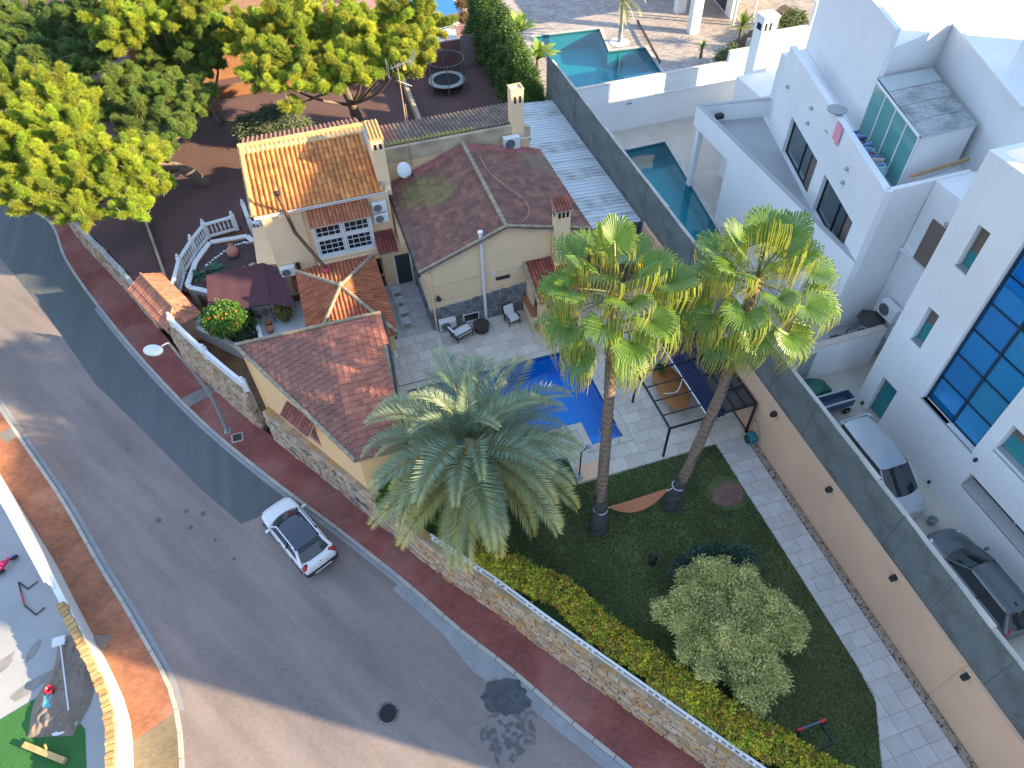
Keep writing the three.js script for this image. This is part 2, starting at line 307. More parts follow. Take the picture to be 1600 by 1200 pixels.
{
  const t = thing('manhole_cover', 'round dark iron manhole cover in the middle of the road', 'manhole cover', [-2.7, RY, 10.0]);
  part(t, 'rim', lathe([[.46, 0], [.46, .012], [.36, .014], [.36, 0]], 28, -2.7, RY, 10.0), M.asphaltWorn);
  part(t, 'lid', [new THREE.CylinderGeometry(.355, .355, .02, 28).translate(-2.7, RY + .006, -10.0), ...[-.2, -.1, 0, .1, .2].map((x) => box(-2.7 + x - .02, -2.7 + x + .02, RY + .01, RY + .022, 9.8, 10.2))], M.rubber);
  const c = thing('utility_cover', 'small square iron cover in the pavement beside the lamp post', 'utility cover', [-7.57, SY, 26.14]);
  part(c, 'frame', box(-7.87, -7.27, SY - .02, SY + .008, 25.84, 26.44), M.kerb); part(c, 'lid', box(-7.8, -7.34, SY - .01, SY + .016, 25.91, 26.37), M.wicker);
}
// --- the plots
const wi = offsetLine(wallLine, .38);
const near = (b0, b1) => wi.filter(([, b]) => b >= b0 && b <= b1);
const entryOuter = [[-5.7, 42.0], [-7.7, 41.4], [-9.5, 38.6], [-9.95, 36.3]], entryInner = [[-5.4, 26.1], [-5.0, 30.2], [-6.5, 30.6], [-8.9, 33.4], [-7.9, 35.0], [-9.05, 36.6], [-8.5, 38.8], [-7.6, 40.5], [-5.3, 40.3]];
const POOL = [[1.6, 24.55], [10.95, 24.55], [10.95, 18.25], [9.35, 18.25], [9.35, 19.7], [1.6, 19.7]];
struct('plot_ground', prism([...near(-6, 18.9).reverse(), [-1.1, 19.1], ...entryInner, ...entryOuter, [-10.1, 35.3], ...near(36, 70).reverse(), [-19.5, 76], [17.05, 76], [17.05, -6]], -2.6, 0, [POOL]), M.yard);
struct('entry_path', [prism([...entryOuter.slice(0, 2), [-8.55, 40.0], [-8.05, 39.6], [-7.6, 40.5], [-5.3, 40.3]], -2.6, -.16), prism([[-8.55, 40.0], [-9.5, 38.6], [-9.75, 37.4], [-9.0, 36.9], [-8.5, 38.8], [-8.05, 39.6]], -2.6, -.5),
  prism([[-9.75, 37.4], [-9.95, 36.3], [-10.1, 35.3], ...near(26.2, 35.2), [-5.4, 26.1], [-5.0, 30.2], [-6.5, 30.6], [-8.9, 33.4], [-7.9, 35.0], [-9.05, 36.6], [-9.0, 36.9]], -2.6, -.9)], M.tileBrown);
struct('villa_ground', prism([[17.05, -30], [60, -30], [60, 44.5], [17.05, 44.5]], -2.6, 0, [[[20.4, 41.8], [24.7, 41.9], [23.1, 30.4], [20.4, 30.4]]]), surf([.46, .42, .36], { va: .14, fine: .14, period: 5 }));
const POOLB = [[21.5, 62], [27.6, 61.4], [26.6, 56.9], [29.9, 56.5], [29.2, 51.8], [21.3, 51.5]];
// small stone setts of the far patio: a fine irregular bond
{
  const f = fbm(6, 6, 971, 4), r = lattice(64, 972);
  M.setts = new THREE.MeshStandardMaterial({ roughness: .9, bumpMap: grain, bumpScale: .006 });
  M.setts.map = texture(512, 8, (u, v) => { const row = Math.floor(v * 32), x = u * 20 + (row % 3) * .37, col = Math.floor(x), k = ((x - col) < .08 || v * 32 - row < .12 ? .8 : 1) * (.8 + .4 * r[(row * 64 + (col & 63)) % 4096] + .4 * (f(u, v) - .5)), w = r[(row * 61 + col * 17) % 4096]; return [.34 * k * (1 + .12 * w), .31 * k, .285 * k]; });
}
struct('far_patio_ground', prism([[17.05, 44.9], [70, 44.9], [70, 110], [17.05, 110]], -2.6, 0, [POOLB]), M.setts);
struct('back_ground', prism([[-60, 76], [17.05, 76], [17.05, 130], [-60, 130]], -2.6, 0), M.yard);
struct('left_yard_ground', prism([...offsetLine(wallLineL, -.2), [-40, -6], [-48, 40]], -2.65, -2.12), M.concrete);
struct('left_yard_turf', sheet([[-17.9, 14.6], [-15.85, 15.3], [-14.35, 13.2], [-14.2, 11.7], [-14.3, 8], [-20, 8], [-22, 12.9]], -2.105), surf([.04, .15, .035], { va: .18, fine: .35, period: 3, rough: 1, bump: .02, size: 256 }));
struct('left_yard_stain', [sheet(blob(-18.6, 16.6, 1.5, .3, .6, 18, 8), -2.112), sheet(blob(-16.7, 17.3, .5, .18, 1.1, 14, 9), -2.112), sheet(blob(-16.6, 15.7, 1.0, .24, .35, 14, 10), -2.112), sheet(blob(-19.3, 14.6, .5, .4, 0, 14, 11), -2.112)], surf([.25, .235, .225], { va: .3, fine: .2, period: 2, size: 128 }));
// ------------------------------------------------------------------ paving, lawn, pools
const slabGeo = {};
function slabs(parent, a0, a1, b0, b1, su, sv, mats, { h = .03, name = 'paving_slab', run = true, base = 0, skip } = {}) {
  const nb = Math.max(1, Math.round((b1 - b0) / sv)), sb = (b1 - b0) / nb, na = Math.max(1, Math.round((a1 - a0) / su)), sa = (a1 - a0) / na;
  for (let j = 0; j < nb; j++) {
    const cuts = [a0]; const off = run && j % 2 ? .5 : 0; for (let i = 1; i <= na; i++) { const x = a0 + (i - off) * sa; if (x > a0 + .05 && x < a1 - .05) cuts.push(x); } cuts.push(a1);
    for (let i = 0; i + 1 < cuts.length; i++) {
      const w = cuts[i + 1] - cuts[i], ca = (cuts[i] + cuts[i + 1]) / 2, cb = b0 + (j + .5) * sb;
      if (skip && skip(ca, cb)) continue;
      const key = w.toFixed(2) + '/' + sb.toFixed(2); slabGeo[key] ??= worldUV(new THREE.BoxGeometry(w - .016, .06, sb - .016));
      const o = shade(new THREE.Mesh(slabGeo[key], mats[Math.floor(rnd() * mats.length)])); o.name = name;
      o.position.copy(V(ca, base + h - .03 + R(-.004, .004), cb)).sub(baseOf.get(parent) ?? new THREE.Vector3()); o.rotation.y = rnd() < .5 ? Math.PI : 0; parent.add(o);
    }
  }
}
rnd = rngOf(41);
function paving(name, geo, m, pos) { const o = struct(name, geo, m); o.geometry.translate(...V(...pos).negate().toArray()); o.position.copy(V(...pos)); baseOf.set(o, o.position.clone()); return o; }
const patio = paving('pool_patio', [sheet([[1.0, 28.4], [16.75, 28.4], [16.75, 16.35], [7.9, 16.35], [7.9, 18.0], [.9, 18.6]], .004, [POOL])], M.mortarGrey, [8, 0, 24]);
slabs(patio, 4.3, 12.9, 24.95, 28.35, .95, .62, PAVE);
slabs(patio, 12.9, 16.7, 24.95, 28.35, .95, .62, PAVE);
slabs(patio, 11.35, 16.7, 16.4, 24.95, .95, .62, PAVE);
slabs(patio, 7.95, 11.35, 16.4, 17.85, .95, .62, PAVE);
slabs(patio, 1.25, 4.25, 20, 24.2, .8, .62, PAVE, { skip: (a, b) => a > 1.2 && b < 24.6 && a > 1.55 });
slabs(patio, 1.25, 4.22, 24.95, 28.35, .8, .62, PAVE, { h: .09 });
const passage = paving('house_passage', sheet([[1.9, 28.4], [4.0, 28.4], [4.0, 33], [1.9, 33]], .004), M.mortarGrey, [3, 0, 30]);
slabs(passage, 1.95, 3.95, 28.42, 32.9, .5, .62, PATH, { h: .04 });
const path = paving('garden_path', sheet([[14.95, 16.35], [16.5, 16.35], [16.5, -4], [11.8, -2.5], [13.7, 2.1], [14.85, 4], [15.0, 5.3]], .004), M.mortarGrey, [15.7, 0, 8]);
slabs(path, 15.0, 16.48, 4.0, 16.35, .74, .62, PATH);
{ // the path widens in a curve: slabs cut to the lawn's edge
  const edge = (b) => { const e = [[-2, 11.5], [2.1, 13.72], [4.0, 14.86], [5.3, 15]]; for (let i = 0; i + 1 < e.length; i++) if (b <= e[i + 1][0]) return lerp(e[i][1], e[i + 1][1], (b - e[i][0]) / (e[i + 1][0] - e[i][0])); return 15; };
  for (let j = 0; j < 9; j++) { const b0 = 4 - (j + 1) * .62, b1 = b0 + .62, l = (b) => edge(b) + .03, cuts = []; for (let x = 16.48; x > Math.min(l(b0), l(b1)) + .3; x -= .74) cuts.push(x - (j % 2 && x === 16.48 ? .37 : 0) * 0); 
    for (let i = 0; i < cuts.length; i++) { const x1 = cuts[i] - .008, last = i === cuts.length - 1, x0 = last ? null : cuts[i + 1] + .008; part(path, 'paving_slab', prism([[last ? l(b0) : x0, b0 + .008], [x1, b0 + .008], [x1, b1 - .008], [last ? l(b1) : x0, b1 - .008]], -.03, .03), PATH[Math.floor(rnd() * 4)]); } }
}
const wi2 = offsetLine(wallLine, .4);
const lawnPoly = [[7.9, 16.36], [14.97, 16.36], [15, 5.3], [14.87, 4.0], [13.72, 2.1], [11.9, -1.4], ...wi2.filter(([, b]) => b > -1.5 && b < 18.5).reverse(), [-.6, 18.6], [.9, 18.6], [7.9, 18.0]];
const lawn = struct('lawn', sheet(lawnPoly, .008), GRASS);
const inPoly = (p, poly) => { let c = false; for (let i = 0, j = poly.length - 1; i < poly.length; j = i++) { const [x, y] = poly[i], [u, w] = poly[j]; if ((y > p[1]) !== (w > p[1]) && p[0] < (u - x) * (p[1] - y) / (w - y) + x) c = !c; } return c; };
struct('bare_soil_patch', sheet(blob(14.15, 13.75, .75, .62, .3, 20, 71), .016), surf([.17, .095, .075], { va: .4, fine: .5, period: 1.5, rough: 1, bump: .03, size: 128 }));
{ // grass blades over the lawn
  const g = new THREE.BufferGeometry(), p = [], n = []; rnd = rngOf(51);
  for (let k = 0; k < 7; k++) { const t = R(0, 6.28), d = R(0, .045), l = R(.022, .045), x = d * Math.cos(t), z = d * Math.sin(t), u = R(0, 6.28), w = .006; p.push(x - w * Math.cos(u), 0, z - w * Math.sin(u), x + w * Math.cos(u), 0, z + w * Math.sin(u), x + R(-.03, .03), l, z + R(-.03, .03)); for (let q = 0; q < 3; q++) n.push(0, 1, 0); }
  g.setAttribute('position', new THREE.Float32BufferAttribute(p, 3)); g.setAttribute('normal', new THREE.Float32BufferAttribute(n, 3));
  const N = 85000, im = new THREE.InstancedMesh(g, new THREE.MeshStandardMaterial({ roughness: .9, side: THREE.DoubleSide }), N), m = new THREE.Matrix4(), e = new THREE.Euler(), c = new THREE.Color(), f = fbm(5, 5, 77, 4), f2 = fbm(20, 20, 79, 2);
  for (let i = 0; i < N;) {
    const a = R(-.6, 15), b = R(-1.5, 18.6); if (!inPoly([a - R(0, .07), b - R(0, .06)], lawnPoly)) continue;
    const q = f(a / 20, b / 20 + .1), q2 = f2(a / 20, b / 20 + .1), bare = Math.hypot((a - 14.15) / 1.0, (b - 13.7) / .95); if (bare < .7 + .5 * q2 && rnd() < .85) { continue; }
    m.makeRotationY(R(0, 6.28)).scale(new THREE.Vector3(1, R(.7, 1.3), 1)); m.setPosition(a, .008, -b); im.setMatrixAt(i, m);
    const dry = clamp((q - .36) * 3.5, 0, 1) * (b < 10 || a > 12.4 ? 1 : .45), lush = inPoly([a, b], lushPoly()) ? 1.5 : 1, k = R(.75, 1.25) * (.75 + .5 * q2);
    c.setRGB(lerp(.085, .19, dry) * k * (lush > 1 ? .9 : 1), lerp(.14, .145, dry) * k * lush, lerp(.032, .05, dry) * k); im.setColorAt(i, c); i++;
  }
  im.name = 'grass'; im.userData.kind = 'stuff'; shade(im); scene.add(im);
}
function lushPoly() { return lushPoly.p ??= [...wi2.filter(([, b]) => b > -1.5 && b < 18.5), [13, -2], ...offsetLine(wallLine, 2.2).filter(([, b]) => b > -1.5 && b < 18.5).reverse()]; }
const tileBlue = surf([.008, .285, .60], { va: .06, fine: .1, period: 3, rough: .4, size: 256 }), tileTeal = surf([.012, .26, .29], { va: .06, fine: .1, period: 3, rough: .4, size: 256 });
const water = (r, g, b) => new THREE.MeshPhysicalMaterial({ color: new THREE.Color().setRGB(r, g, b), roughness: .03, transmission: 1, thickness: 0, ior: 1.33, bumpMap: texture(256, 2.5, fbm(5, 5, 83, 3), true), bumpScale: .004 });
const edgeWalls = (poly, h0, h1) => poly.map((p, i) => { const q = poly[(i + 1) % poly.length]; return quad([p[0], h0, p[1]], [q[0], h0, q[1]], [q[0], h1, q[1]], [p[0], h1, p[1]]); });
function pool(label, poly, depth, tile, wcol, coping, steps) {
  const c = poly[0], t = thing('swimming_pool', label, 'swimming pool', [c[0], 0, c[1]]);
  const inn = offsetPoly(poly, -.02); part(t, 'basin', [sheet(inn, -depth), ...edgeWalls(inn, -depth, -.02)], tile); tile.side = THREE.DoubleSide;
  part(t, 'waterline_tile', edgeWalls(offsetPoly(poly, -.035), -.26, -.02), tile === tileBlue ? flat(.02, .12, .42, .3) : flat(.015, .16, .19, .3)).material.side = THREE.DoubleSide;
  for (const s of steps || []) part(t, 'step', box(...s), surf(s.pale || [.12, .36, .72], { va: .05, period: 3, rough: .4, size: 128 }));
  const w = part(t, 'water_surface', sheet(offsetPoly(poly, -.03), -.1), wcol); w.castShadow = false;
  if (coping) { const cp = offsetPoly(poly, coping.w); for (let i = 0; i < poly.length; i++) { const p = poly[i], q = poly[(i + 1) % poly.length], P2 = cp[i], Q2 = cp[(i + 1) % poly.length], n = Math.max(1, Math.round(dist(p, q) / coping.l)); for (let k = 0; k < n; k++) { const f = (k + .01) / n, g = (k + .99) / n, L = (A, B, s) => [lerp(A[0], B[0], s), lerp(A[1], B[1], s)]; part(t, 'coping_stone', prism([L(p, q, f), L(p, q, g), L(P2, Q2, g), L(P2, Q2, f)], -.03, .045), coping.m[Math.floor(rnd() * coping.m.length)]); } } }
  return t;
}
function offsetPoly(poly, d) { // outward for either winding
  let area = 0; poly.forEach((p, i) => { const q = poly[(i + 1) % poly.length]; area += p[0] * q[1] - q[0] * p[1]; }); const sgn = area > 0 ? 1 : -1;
  return poly.map((p, i) => { const a = poly[(i + poly.length - 1) % poly.length], b = poly[(i + 1) % poly.length]; const n1 = [(p[1] - a[1]), -(p[0] - a[0])], n2 = [(b[1] - p[1]), -(b[0] - p[0])], l1 = Math.hypot(...n1), l2 = Math.hypot(...n2); const x = [n1[0] / l1 + n2[0] / l2, n1[1] / l1 + n2[1] / l2], k = 2 / (x[0] * x[0] + x[1] * x[1]); return [p[0] + x[0] * d * sgn * k, p[1] + x[1] * d * sgn * k]; });
}
pool('deep blue garden pool with pale coping between the date palm and the pergola', POOL, 1.5, tileBlue, water(.40, .80, 1.0), { w: .36, l: .62, m: PAVE },
  [0, 1, 2, 3].map((k) => box2(9.36, 10.94, -1.5, -.28 - .25 * k, 18.26 + .3 * k, 18.26 + .3 * (k + 1))));
function box2(...a) { return a; }
pool('narrow turquoise pool behind the tall boundary wall beside the white villa', [[20.4, 41.8], [24.7, 41.9], [23.1, 30.4], [20.4, 30.4]], 1.4, tileTeal, water(.35, .85, .92), { w: .3, l: .7, m: PATH });
{
  const s = [[27.2, 29.35, -1.4, -.35, 52.0, 52.5], [27.0, 29.45, -1.4, -.55, 52.5, 53], [26.9, 29.5, -1.4, -.75, 53, 53.5], [26.8, 29.6, -1.4, -.95, 53.5, 54]]; s.forEach((x) => x.pale = [.06, .40, .45]);
  pool('turquoise L-shaped pool with underwater steps on the far patio', POOLB, 1.5, tileTeal, water(.35, .85, .95), { w: .3, l: .8, m: PATH }, s);
}
{ const st = struct('pink_pool_deck', sheet([[2, 61], [17, 61], [17, 76], [2, 76]], .004, [[[12, 67], [14.2, 66.55], [17.0, 67.95], [16.6, 76], [11, 76]]]), surf([.40, .21, .19], { va: .1, period: 5, size: 256 })); }
{ // the plot ground is cut nowhere under this far pool, so it is raised: a low basin edge with water
  const p = [[12, 67], [14.2, 66.55], [17.0, 67.95], [16.6, 75.9], [11, 75.9]], t = thing('swimming_pool', 'bright blue far pool behind the railing at the top edge', 'swimming pool', [14, 0, 70]);
  part(t, 'water_surface', sheet(p, .06), new THREE.MeshPhysicalMaterial({ color: new THREE.Color().setRGB(.01, .17, .5), roughness: .05 }));
  part(t, 'coping', prism(offsetPoly(p, .45), .01, .09, [p]), M.white);
}

// ------------------------------------------------------------------ stone retaining walls along the pavement
const roughStone = [0, 1, 2, 3, 4, 5].map((k) => { // a squared rubble block with knocked corners
  const g = new THREE.BoxGeometry(1, 1, 1, 2, 2, 1), r = rngOf(200 + k), p = g.attributes.position, seen = {};
  for (let i = 0; i < p.count; i++) { const key = [p.getX(i), p.getY(i), p.getZ(i)].map((x) => x.toFixed(2)).join(); const d = seen[key] ??= [(r() - .5) * .2, (r() - .5) * .22, (r() - .5) * .25]; p.setXYZ(i, p.getX(i) * .94 + d[0] * (Math.abs(p.getX(i)) > .4 ? .6 : 1), p.getY(i) * .92 + d[1] * .7, p.getZ(i) + d[2]); }
  const q = g.toNonIndexed(); q.computeVertexNormals(); return worldUV(q, .5);
});
let stonesLeft = 0;
// coursed rubble facing on the line p -> q (face on the right-hand side), heights h0 .. top(s)
function facing(parent, p, q, h0, top, mats, o = {}) {
  const L = dist(p, q), ang = Math.atan2(q[1] - p[1], q[0] - p[0]), nx = (q[1] - p[1]) / L, ny = -(q[0] - p[0]) / L, stuff = [], { lo = .26, hi = .62, row = .2, deep = .16 } = o;
  const origin = baseOf.get(parent);
  for (let h = h0, k = 0; h < Math.max(top(0), top(L)) - .05; k++) {
    const rh = row * R(.8, 1.25); let s = -R(0, .15);
    while (s < L) {
      const w = R(lo, hi), m = s + w / 2, cap = top(clamp(m, 0, L)), hh = Math.min(rh, cap - h);
      if (hh > .06 && m > 0 && m < L) {
        const g = roughStone[Math.floor(rnd() * 6)], mt = mats[Math.floor(rnd() * mats.length)], pos = V(p[0] + (q[0] - p[0]) * m / L + nx * R(-.02, .035), h + hh / 2, p[1] + (q[1] - p[1]) * m / L + ny * R(-.02, .035));
        if (stonesLeft-- > 0) { const e = shade(new THREE.Mesh(g, mt)); e.name = 'stone'; e.scale.set(w * .95, hh * .93, deep); e.rotation.y = ang; e.rotation.z = R(-.04, .04); e.position.copy(pos).sub(origin); parent.add(e); }
        else stuff.push([g.clone().applyMatrix4(new THREE.Matrix4().compose(pos, new THREE.Quaternion().setFromEuler(new THREE.Euler(0, ang, R(-.04, .04))), new THREE.Vector3(w * .95, hh * .93, deep))), mt]);
      }
      s += w;
    }
    h += rh;
  }
  for (const mt of new Set(stuff.map((x) => x[1]))) { const e = part(parent, 'rubble_facing', stuff.filter((x) => x[1] === mt).map((x) => x[0]), mt, true); e.userData.kind = 'stuff'; }
}
const LINE = wallLine;
const between = (b1, b0) => LINE.filter(([, b]) => b <= b1 && b >= b0);
function retaining(label, pts, tops, mats, stones, opts) {                       // tops: heights at the two ends
  const t = thing('stone_wall', label, 'wall', [pts[0][0], RY, pts[0][1]]); stonesLeft = stones; rnd = rngOf(Math.round(60 + pts[0][1]));
  const thick = offsetLine(pts, .36), n = pts.length - 1, core = [];
  for (let i = 0; i < n; i++) { const f = i / n, g = (i + 1) / n, h = lerp(tops[0], tops[1], f), k = lerp(tops[0], tops[1], g); core.push(place(new THREE.ExtrudeGeometry(shapeOf([[0, -2.6], [dist(pts[i], pts[i + 1]), -2.6], [dist(pts[i], pts[i + 1]), k], [0, h]]), { depth: .36, bevelEnabled: false }).translate(0, 0, -.36), pts[i], pts[i + 1])); }
  part(t, 'wall_core', core, M.mortar);
  for (let i = n - 1; i >= 0; i -= 2) { const j = Math.max(0, i - 1), p = pts[j], q = pts[i + 1], d = dist(p, q), h0 = lerp(tops[0], tops[1], j / n), h1 = lerp(tops[0], tops[1], (i + 1) / n); facing(t, p, q, SY, (s) => lerp(h0, h1, s / d), mats, opts); }
  for (let i = 0; i < n; i++) { const f = (i + .5) / n, h = lerp(tops[0], tops[1], f), m = [(pts[i][0] + pts[i + 1][0]) / 2, (pts[i][1] + pts[i + 1][1]) / 2], mm = [(thick[i][0] + thick[i + 1][0]) / 2, (thick[i][1] + thick[i + 1][1]) / 2]; const o = part(t, 'coping_stone', place(new THREE.BoxGeometry(dist(pts[i], pts[i + 1]) - .012, .045, .39), pts[i], pts[i + 1]).translate((m[0] + mm[0]) / 2 - pts[i][0], h + .024, -((m[1] + mm[1]) / 2 - pts[i][1])), [...STONE_WARM, ...STONE][i * 3 % 7]); }
  return t;
}
const warm = [...STONE, ...STONE_WARM, ...STONE_PALE], pale = [...STONE_PALE, ...STONE_PALE, ...STONE, STONE_BLUE[0]];
retaining('long coursed stone retaining wall below the hedge and the lawn', between(16.15, -3), [.28, .2], warm, 300);
retaining('pale stone plinth wall under the orange outbuilding beside the white car', between(25.6, 15.9), [.34, .3], pale, 200, { lo: .3, hi: .7 });
retaining('stone wall with a white balustrade between the tiled gate and the orange outbuilding', between(33.1, 26), [1.05, .82], STONE_PALE.concat(STONE), 200);
retaining('low beige wall left of the tiled gate, running under the pines', between(52, 36.4), [-.95, -.55], [...STONE_PALE, ...STONE.slice(0, 3)], 0);
// ------------------------------------------------------------------ tiled roofs
// One laid roof face: O eave corner, S along the eave, T up the slope (unit vectors), poly in (s, t). Every tile is modelled.
function tiled(O, S, T, poly, { pitch = .22, course = .4, rise = .055, flatten = 0, cols, jitter = .16, stain } = {}) {
  const N = new THREE.Vector3().crossVectors(S, T); if (N.y < 0) N.negate();
  const pos = [], col = [], uv = [], smin = Math.min(...poly.map((p) => p[0])), smax = Math.max(...poly.map((p) => p[0])), n = Math.round((smax - smin) / pitch), w = (smax - smin) / n, seg = flatten ? 5 : 6, X = new THREE.Vector3();
  const at = (s, t, h) => X.copy(O).addScaledVector(S, s).addScaledVector(T, t).addScaledVector(N, h).toArray();
  const flip = new THREE.Vector3().crossVectors(S, T).y < 0;
  for (let i = 0; i < n; i++) {
    const s0 = smin + i * w, c = s0 + w / 2; let lo = Infinity, hi = -Infinity;
    poly.forEach((p, k) => { const q = poly[(k + 1) % poly.length]; if ((p[0] - c) * (q[0] - c) <= 0 && p[0] !== q[0]) { const t = p[1] + (q[1] - p[1]) * (c - p[0]) / (q[0] - p[0]); lo = Math.min(lo, t); hi = Math.max(hi, t); } });
    if (!(hi > lo)) continue;
    for (let t = lo - .04; t < hi; t += course) {
      const t1 = Math.min(t + course + .03, hi), k = 1 + R(-jitter, jitter), cc = cols[Math.floor(rnd() * cols.length)], st = stain ? stain(c, t) : null, j = R(-.006, .006);
      const tc = [0, 1, 2].map((q) => (st ? lerp(cc[q], st[q], st[3]) : cc[q]) * k);
      const prof = (x) => flatten ? (x < .62 ? rise * Math.sin(Math.PI * x / .62) : .012) : (x < .6 ? rise * Math.sin(Math.PI * x / .6) + .01 : .012 - .03 * Math.sin(Math.PI * (x - .6) / .4));
      for (let q = 0; q < seg; q++) {
        const x0 = q / seg, x1 = (q + 1) / seg, h0 = prof(x0) + j, h1 = prof(x1) + j;
        const A = at(s0 + x0 * w, t, h0 + .03), B = at(s0 + x1 * w, t, h1 + .03), C = at(s0 + x1 * w, t1, h1), D = at(s0 + x0 * w, t1, h0), E = at(s0 + x0 * w, t, h0 - .012), F = at(s0 + x1 * w, t, h1 - .012);
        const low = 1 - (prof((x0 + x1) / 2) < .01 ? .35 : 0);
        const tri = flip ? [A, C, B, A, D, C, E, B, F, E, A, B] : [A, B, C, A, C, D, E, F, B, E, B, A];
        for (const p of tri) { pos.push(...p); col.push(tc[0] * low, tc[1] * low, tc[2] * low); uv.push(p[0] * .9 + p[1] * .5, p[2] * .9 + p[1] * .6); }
      }
    }
  }
  const g = new THREE.BufferGeometry(); g.setAttribute('position', new THREE.Float32BufferAttribute(pos, 3)); g.setAttribute('color', new THREE.Float32BufferAttribute(col, 3)); g.setAttribute('uv', new THREE.Float32BufferAttribute(uv, 2)); g.computeVertexNormals(); return g;
}
const TILE = tinted(surf([1, 1, 1], { va: .22, fine: .25, period: 2.2, rough: .9, size: 256, tint: [.8, .82, .8] }));
const unit = (a, h, b) => V(a, h, b).normalize();
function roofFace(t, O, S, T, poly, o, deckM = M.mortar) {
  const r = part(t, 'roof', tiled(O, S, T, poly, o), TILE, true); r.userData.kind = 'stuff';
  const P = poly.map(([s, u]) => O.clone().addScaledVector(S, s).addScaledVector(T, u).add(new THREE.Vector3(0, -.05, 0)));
  const g = new THREE.BufferGeometry(), v = []; for (let i = 1; i + 1 < P.length; i++) v.push(...P[0].toArray(), ...P[i].toArray(), ...P[i + 1].toArray());
  const low = v.map((x, i) => i % 3 === 1 ? x - .1 : x); g.setAttribute('position', new THREE.Float32BufferAttribute([...v, ...low], 3));
  P.forEach((p, i) => { const q = P[(i + 1) % P.length]; });
  const rim = []; P.forEach((p, i) => { const q = P[(i + 1) % P.length]; rim.push(p.x, p.y, p.z, q.x, q.y, q.z, q.x, q.y - .1, q.z, p.x, p.y, p.z, q.x, q.y - .1, q.z, p.x, p.y - .1, p.z); });
  g.setAttribute('position', new THREE.Float32BufferAttribute([...v, ...low, ...rim], 3)); g.computeVertexNormals();
  part(r, 'roof_deck', g, deckM); return r;
}
function ridgeTiles(t, p, q, r, len, m, name = 'ridge_tile') {                   // a row of half-round tiles, one mesh each
  const A = V(...p), B = V(...q), d = B.clone().sub(A), L = d.length(), n = Math.max(1, Math.round(L / len)), off = new THREE.Vector3(); let x = t; while (x && x !== scene) { off.add(x.position); x = x.parent; }
  const g = worldUV(new THREE.CylinderGeometry(r, r * .86, L / n * 1.06, 8, 1, false, 0, Math.PI).rotateX(Math.PI / 2).rotateZ(Math.PI / 2 * 0)); // half pipe along z
  for (let i = 0; i < n; i++) {
    const o = shade(new THREE.Mesh(g, m[Math.floor(rnd() * m.length)])); o.name = name; const c = A.clone().addScaledVector(d, (i + .5) / n);
    o.up.set(0, 1, 0); o.position.copy(c); const mt = new THREE.Matrix4().lookAt(c, B, new THREE.Vector3(0, 1, 0)); o.quaternion.setFromRotationMatrix(mt).multiply(new THREE.Quaternion().setFromAxisAngle(new THREE.Vector3(0, 0, 1), Math.PI / 2));
    o.position.sub(off); t.add(o);
  }
}
const CAPS = tone([.38, .20, .10], 3, .35, { va: .35, fine: .3, period: 1.2, size: 128 }), CAPS_OLD = tone([.33, .27, .19], 3, .35, { va: .4, fine: .3, period: 1.2, size: 128 }), CAPS_YELLOW = tone([.56, .36, .15], 3, .3, { va: .3, fine: .3, period: 1.2, size: 128 });
function acUnit(t, a, h, b, w = .85, hh = .62, d = .32, both = false) {               // wall unit with a fan grille; its face towards the street side
  const u = part(t, 'air_conditioner', new RoundedBoxGeometry(w, hh, d, 2, .03).translate(a, h + hh / 2, -b), M.acWhite);
  part(u, 'fan_grille', [new THREE.CylinderGeometry(hh * .4, hh * .4, .02, 24).rotateX(Math.PI / 2).translate(a - w * .14, h + hh / 2, -(b - d / 2 - .008))], M.acFan);
  const ring = [.4, .31, .22, .12].map((k) => new THREE.TorusGeometry(hh * k, .011, 4, 24).translate(a - w * .14, h + hh / 2, -(b - d / 2 - .02)));
  part(u, 'fan_guard', ring, M.acGrille);
  part(u, 'bracket', [box(a - w * .35, a - w * .3, h - .04, h, b - d / 2, b + d / 2 + .12), box(a + w * .3, a + w * .35, h - .04, h, b - d / 2, b + d / 2 + .12)], M.steel);
  return u;
}
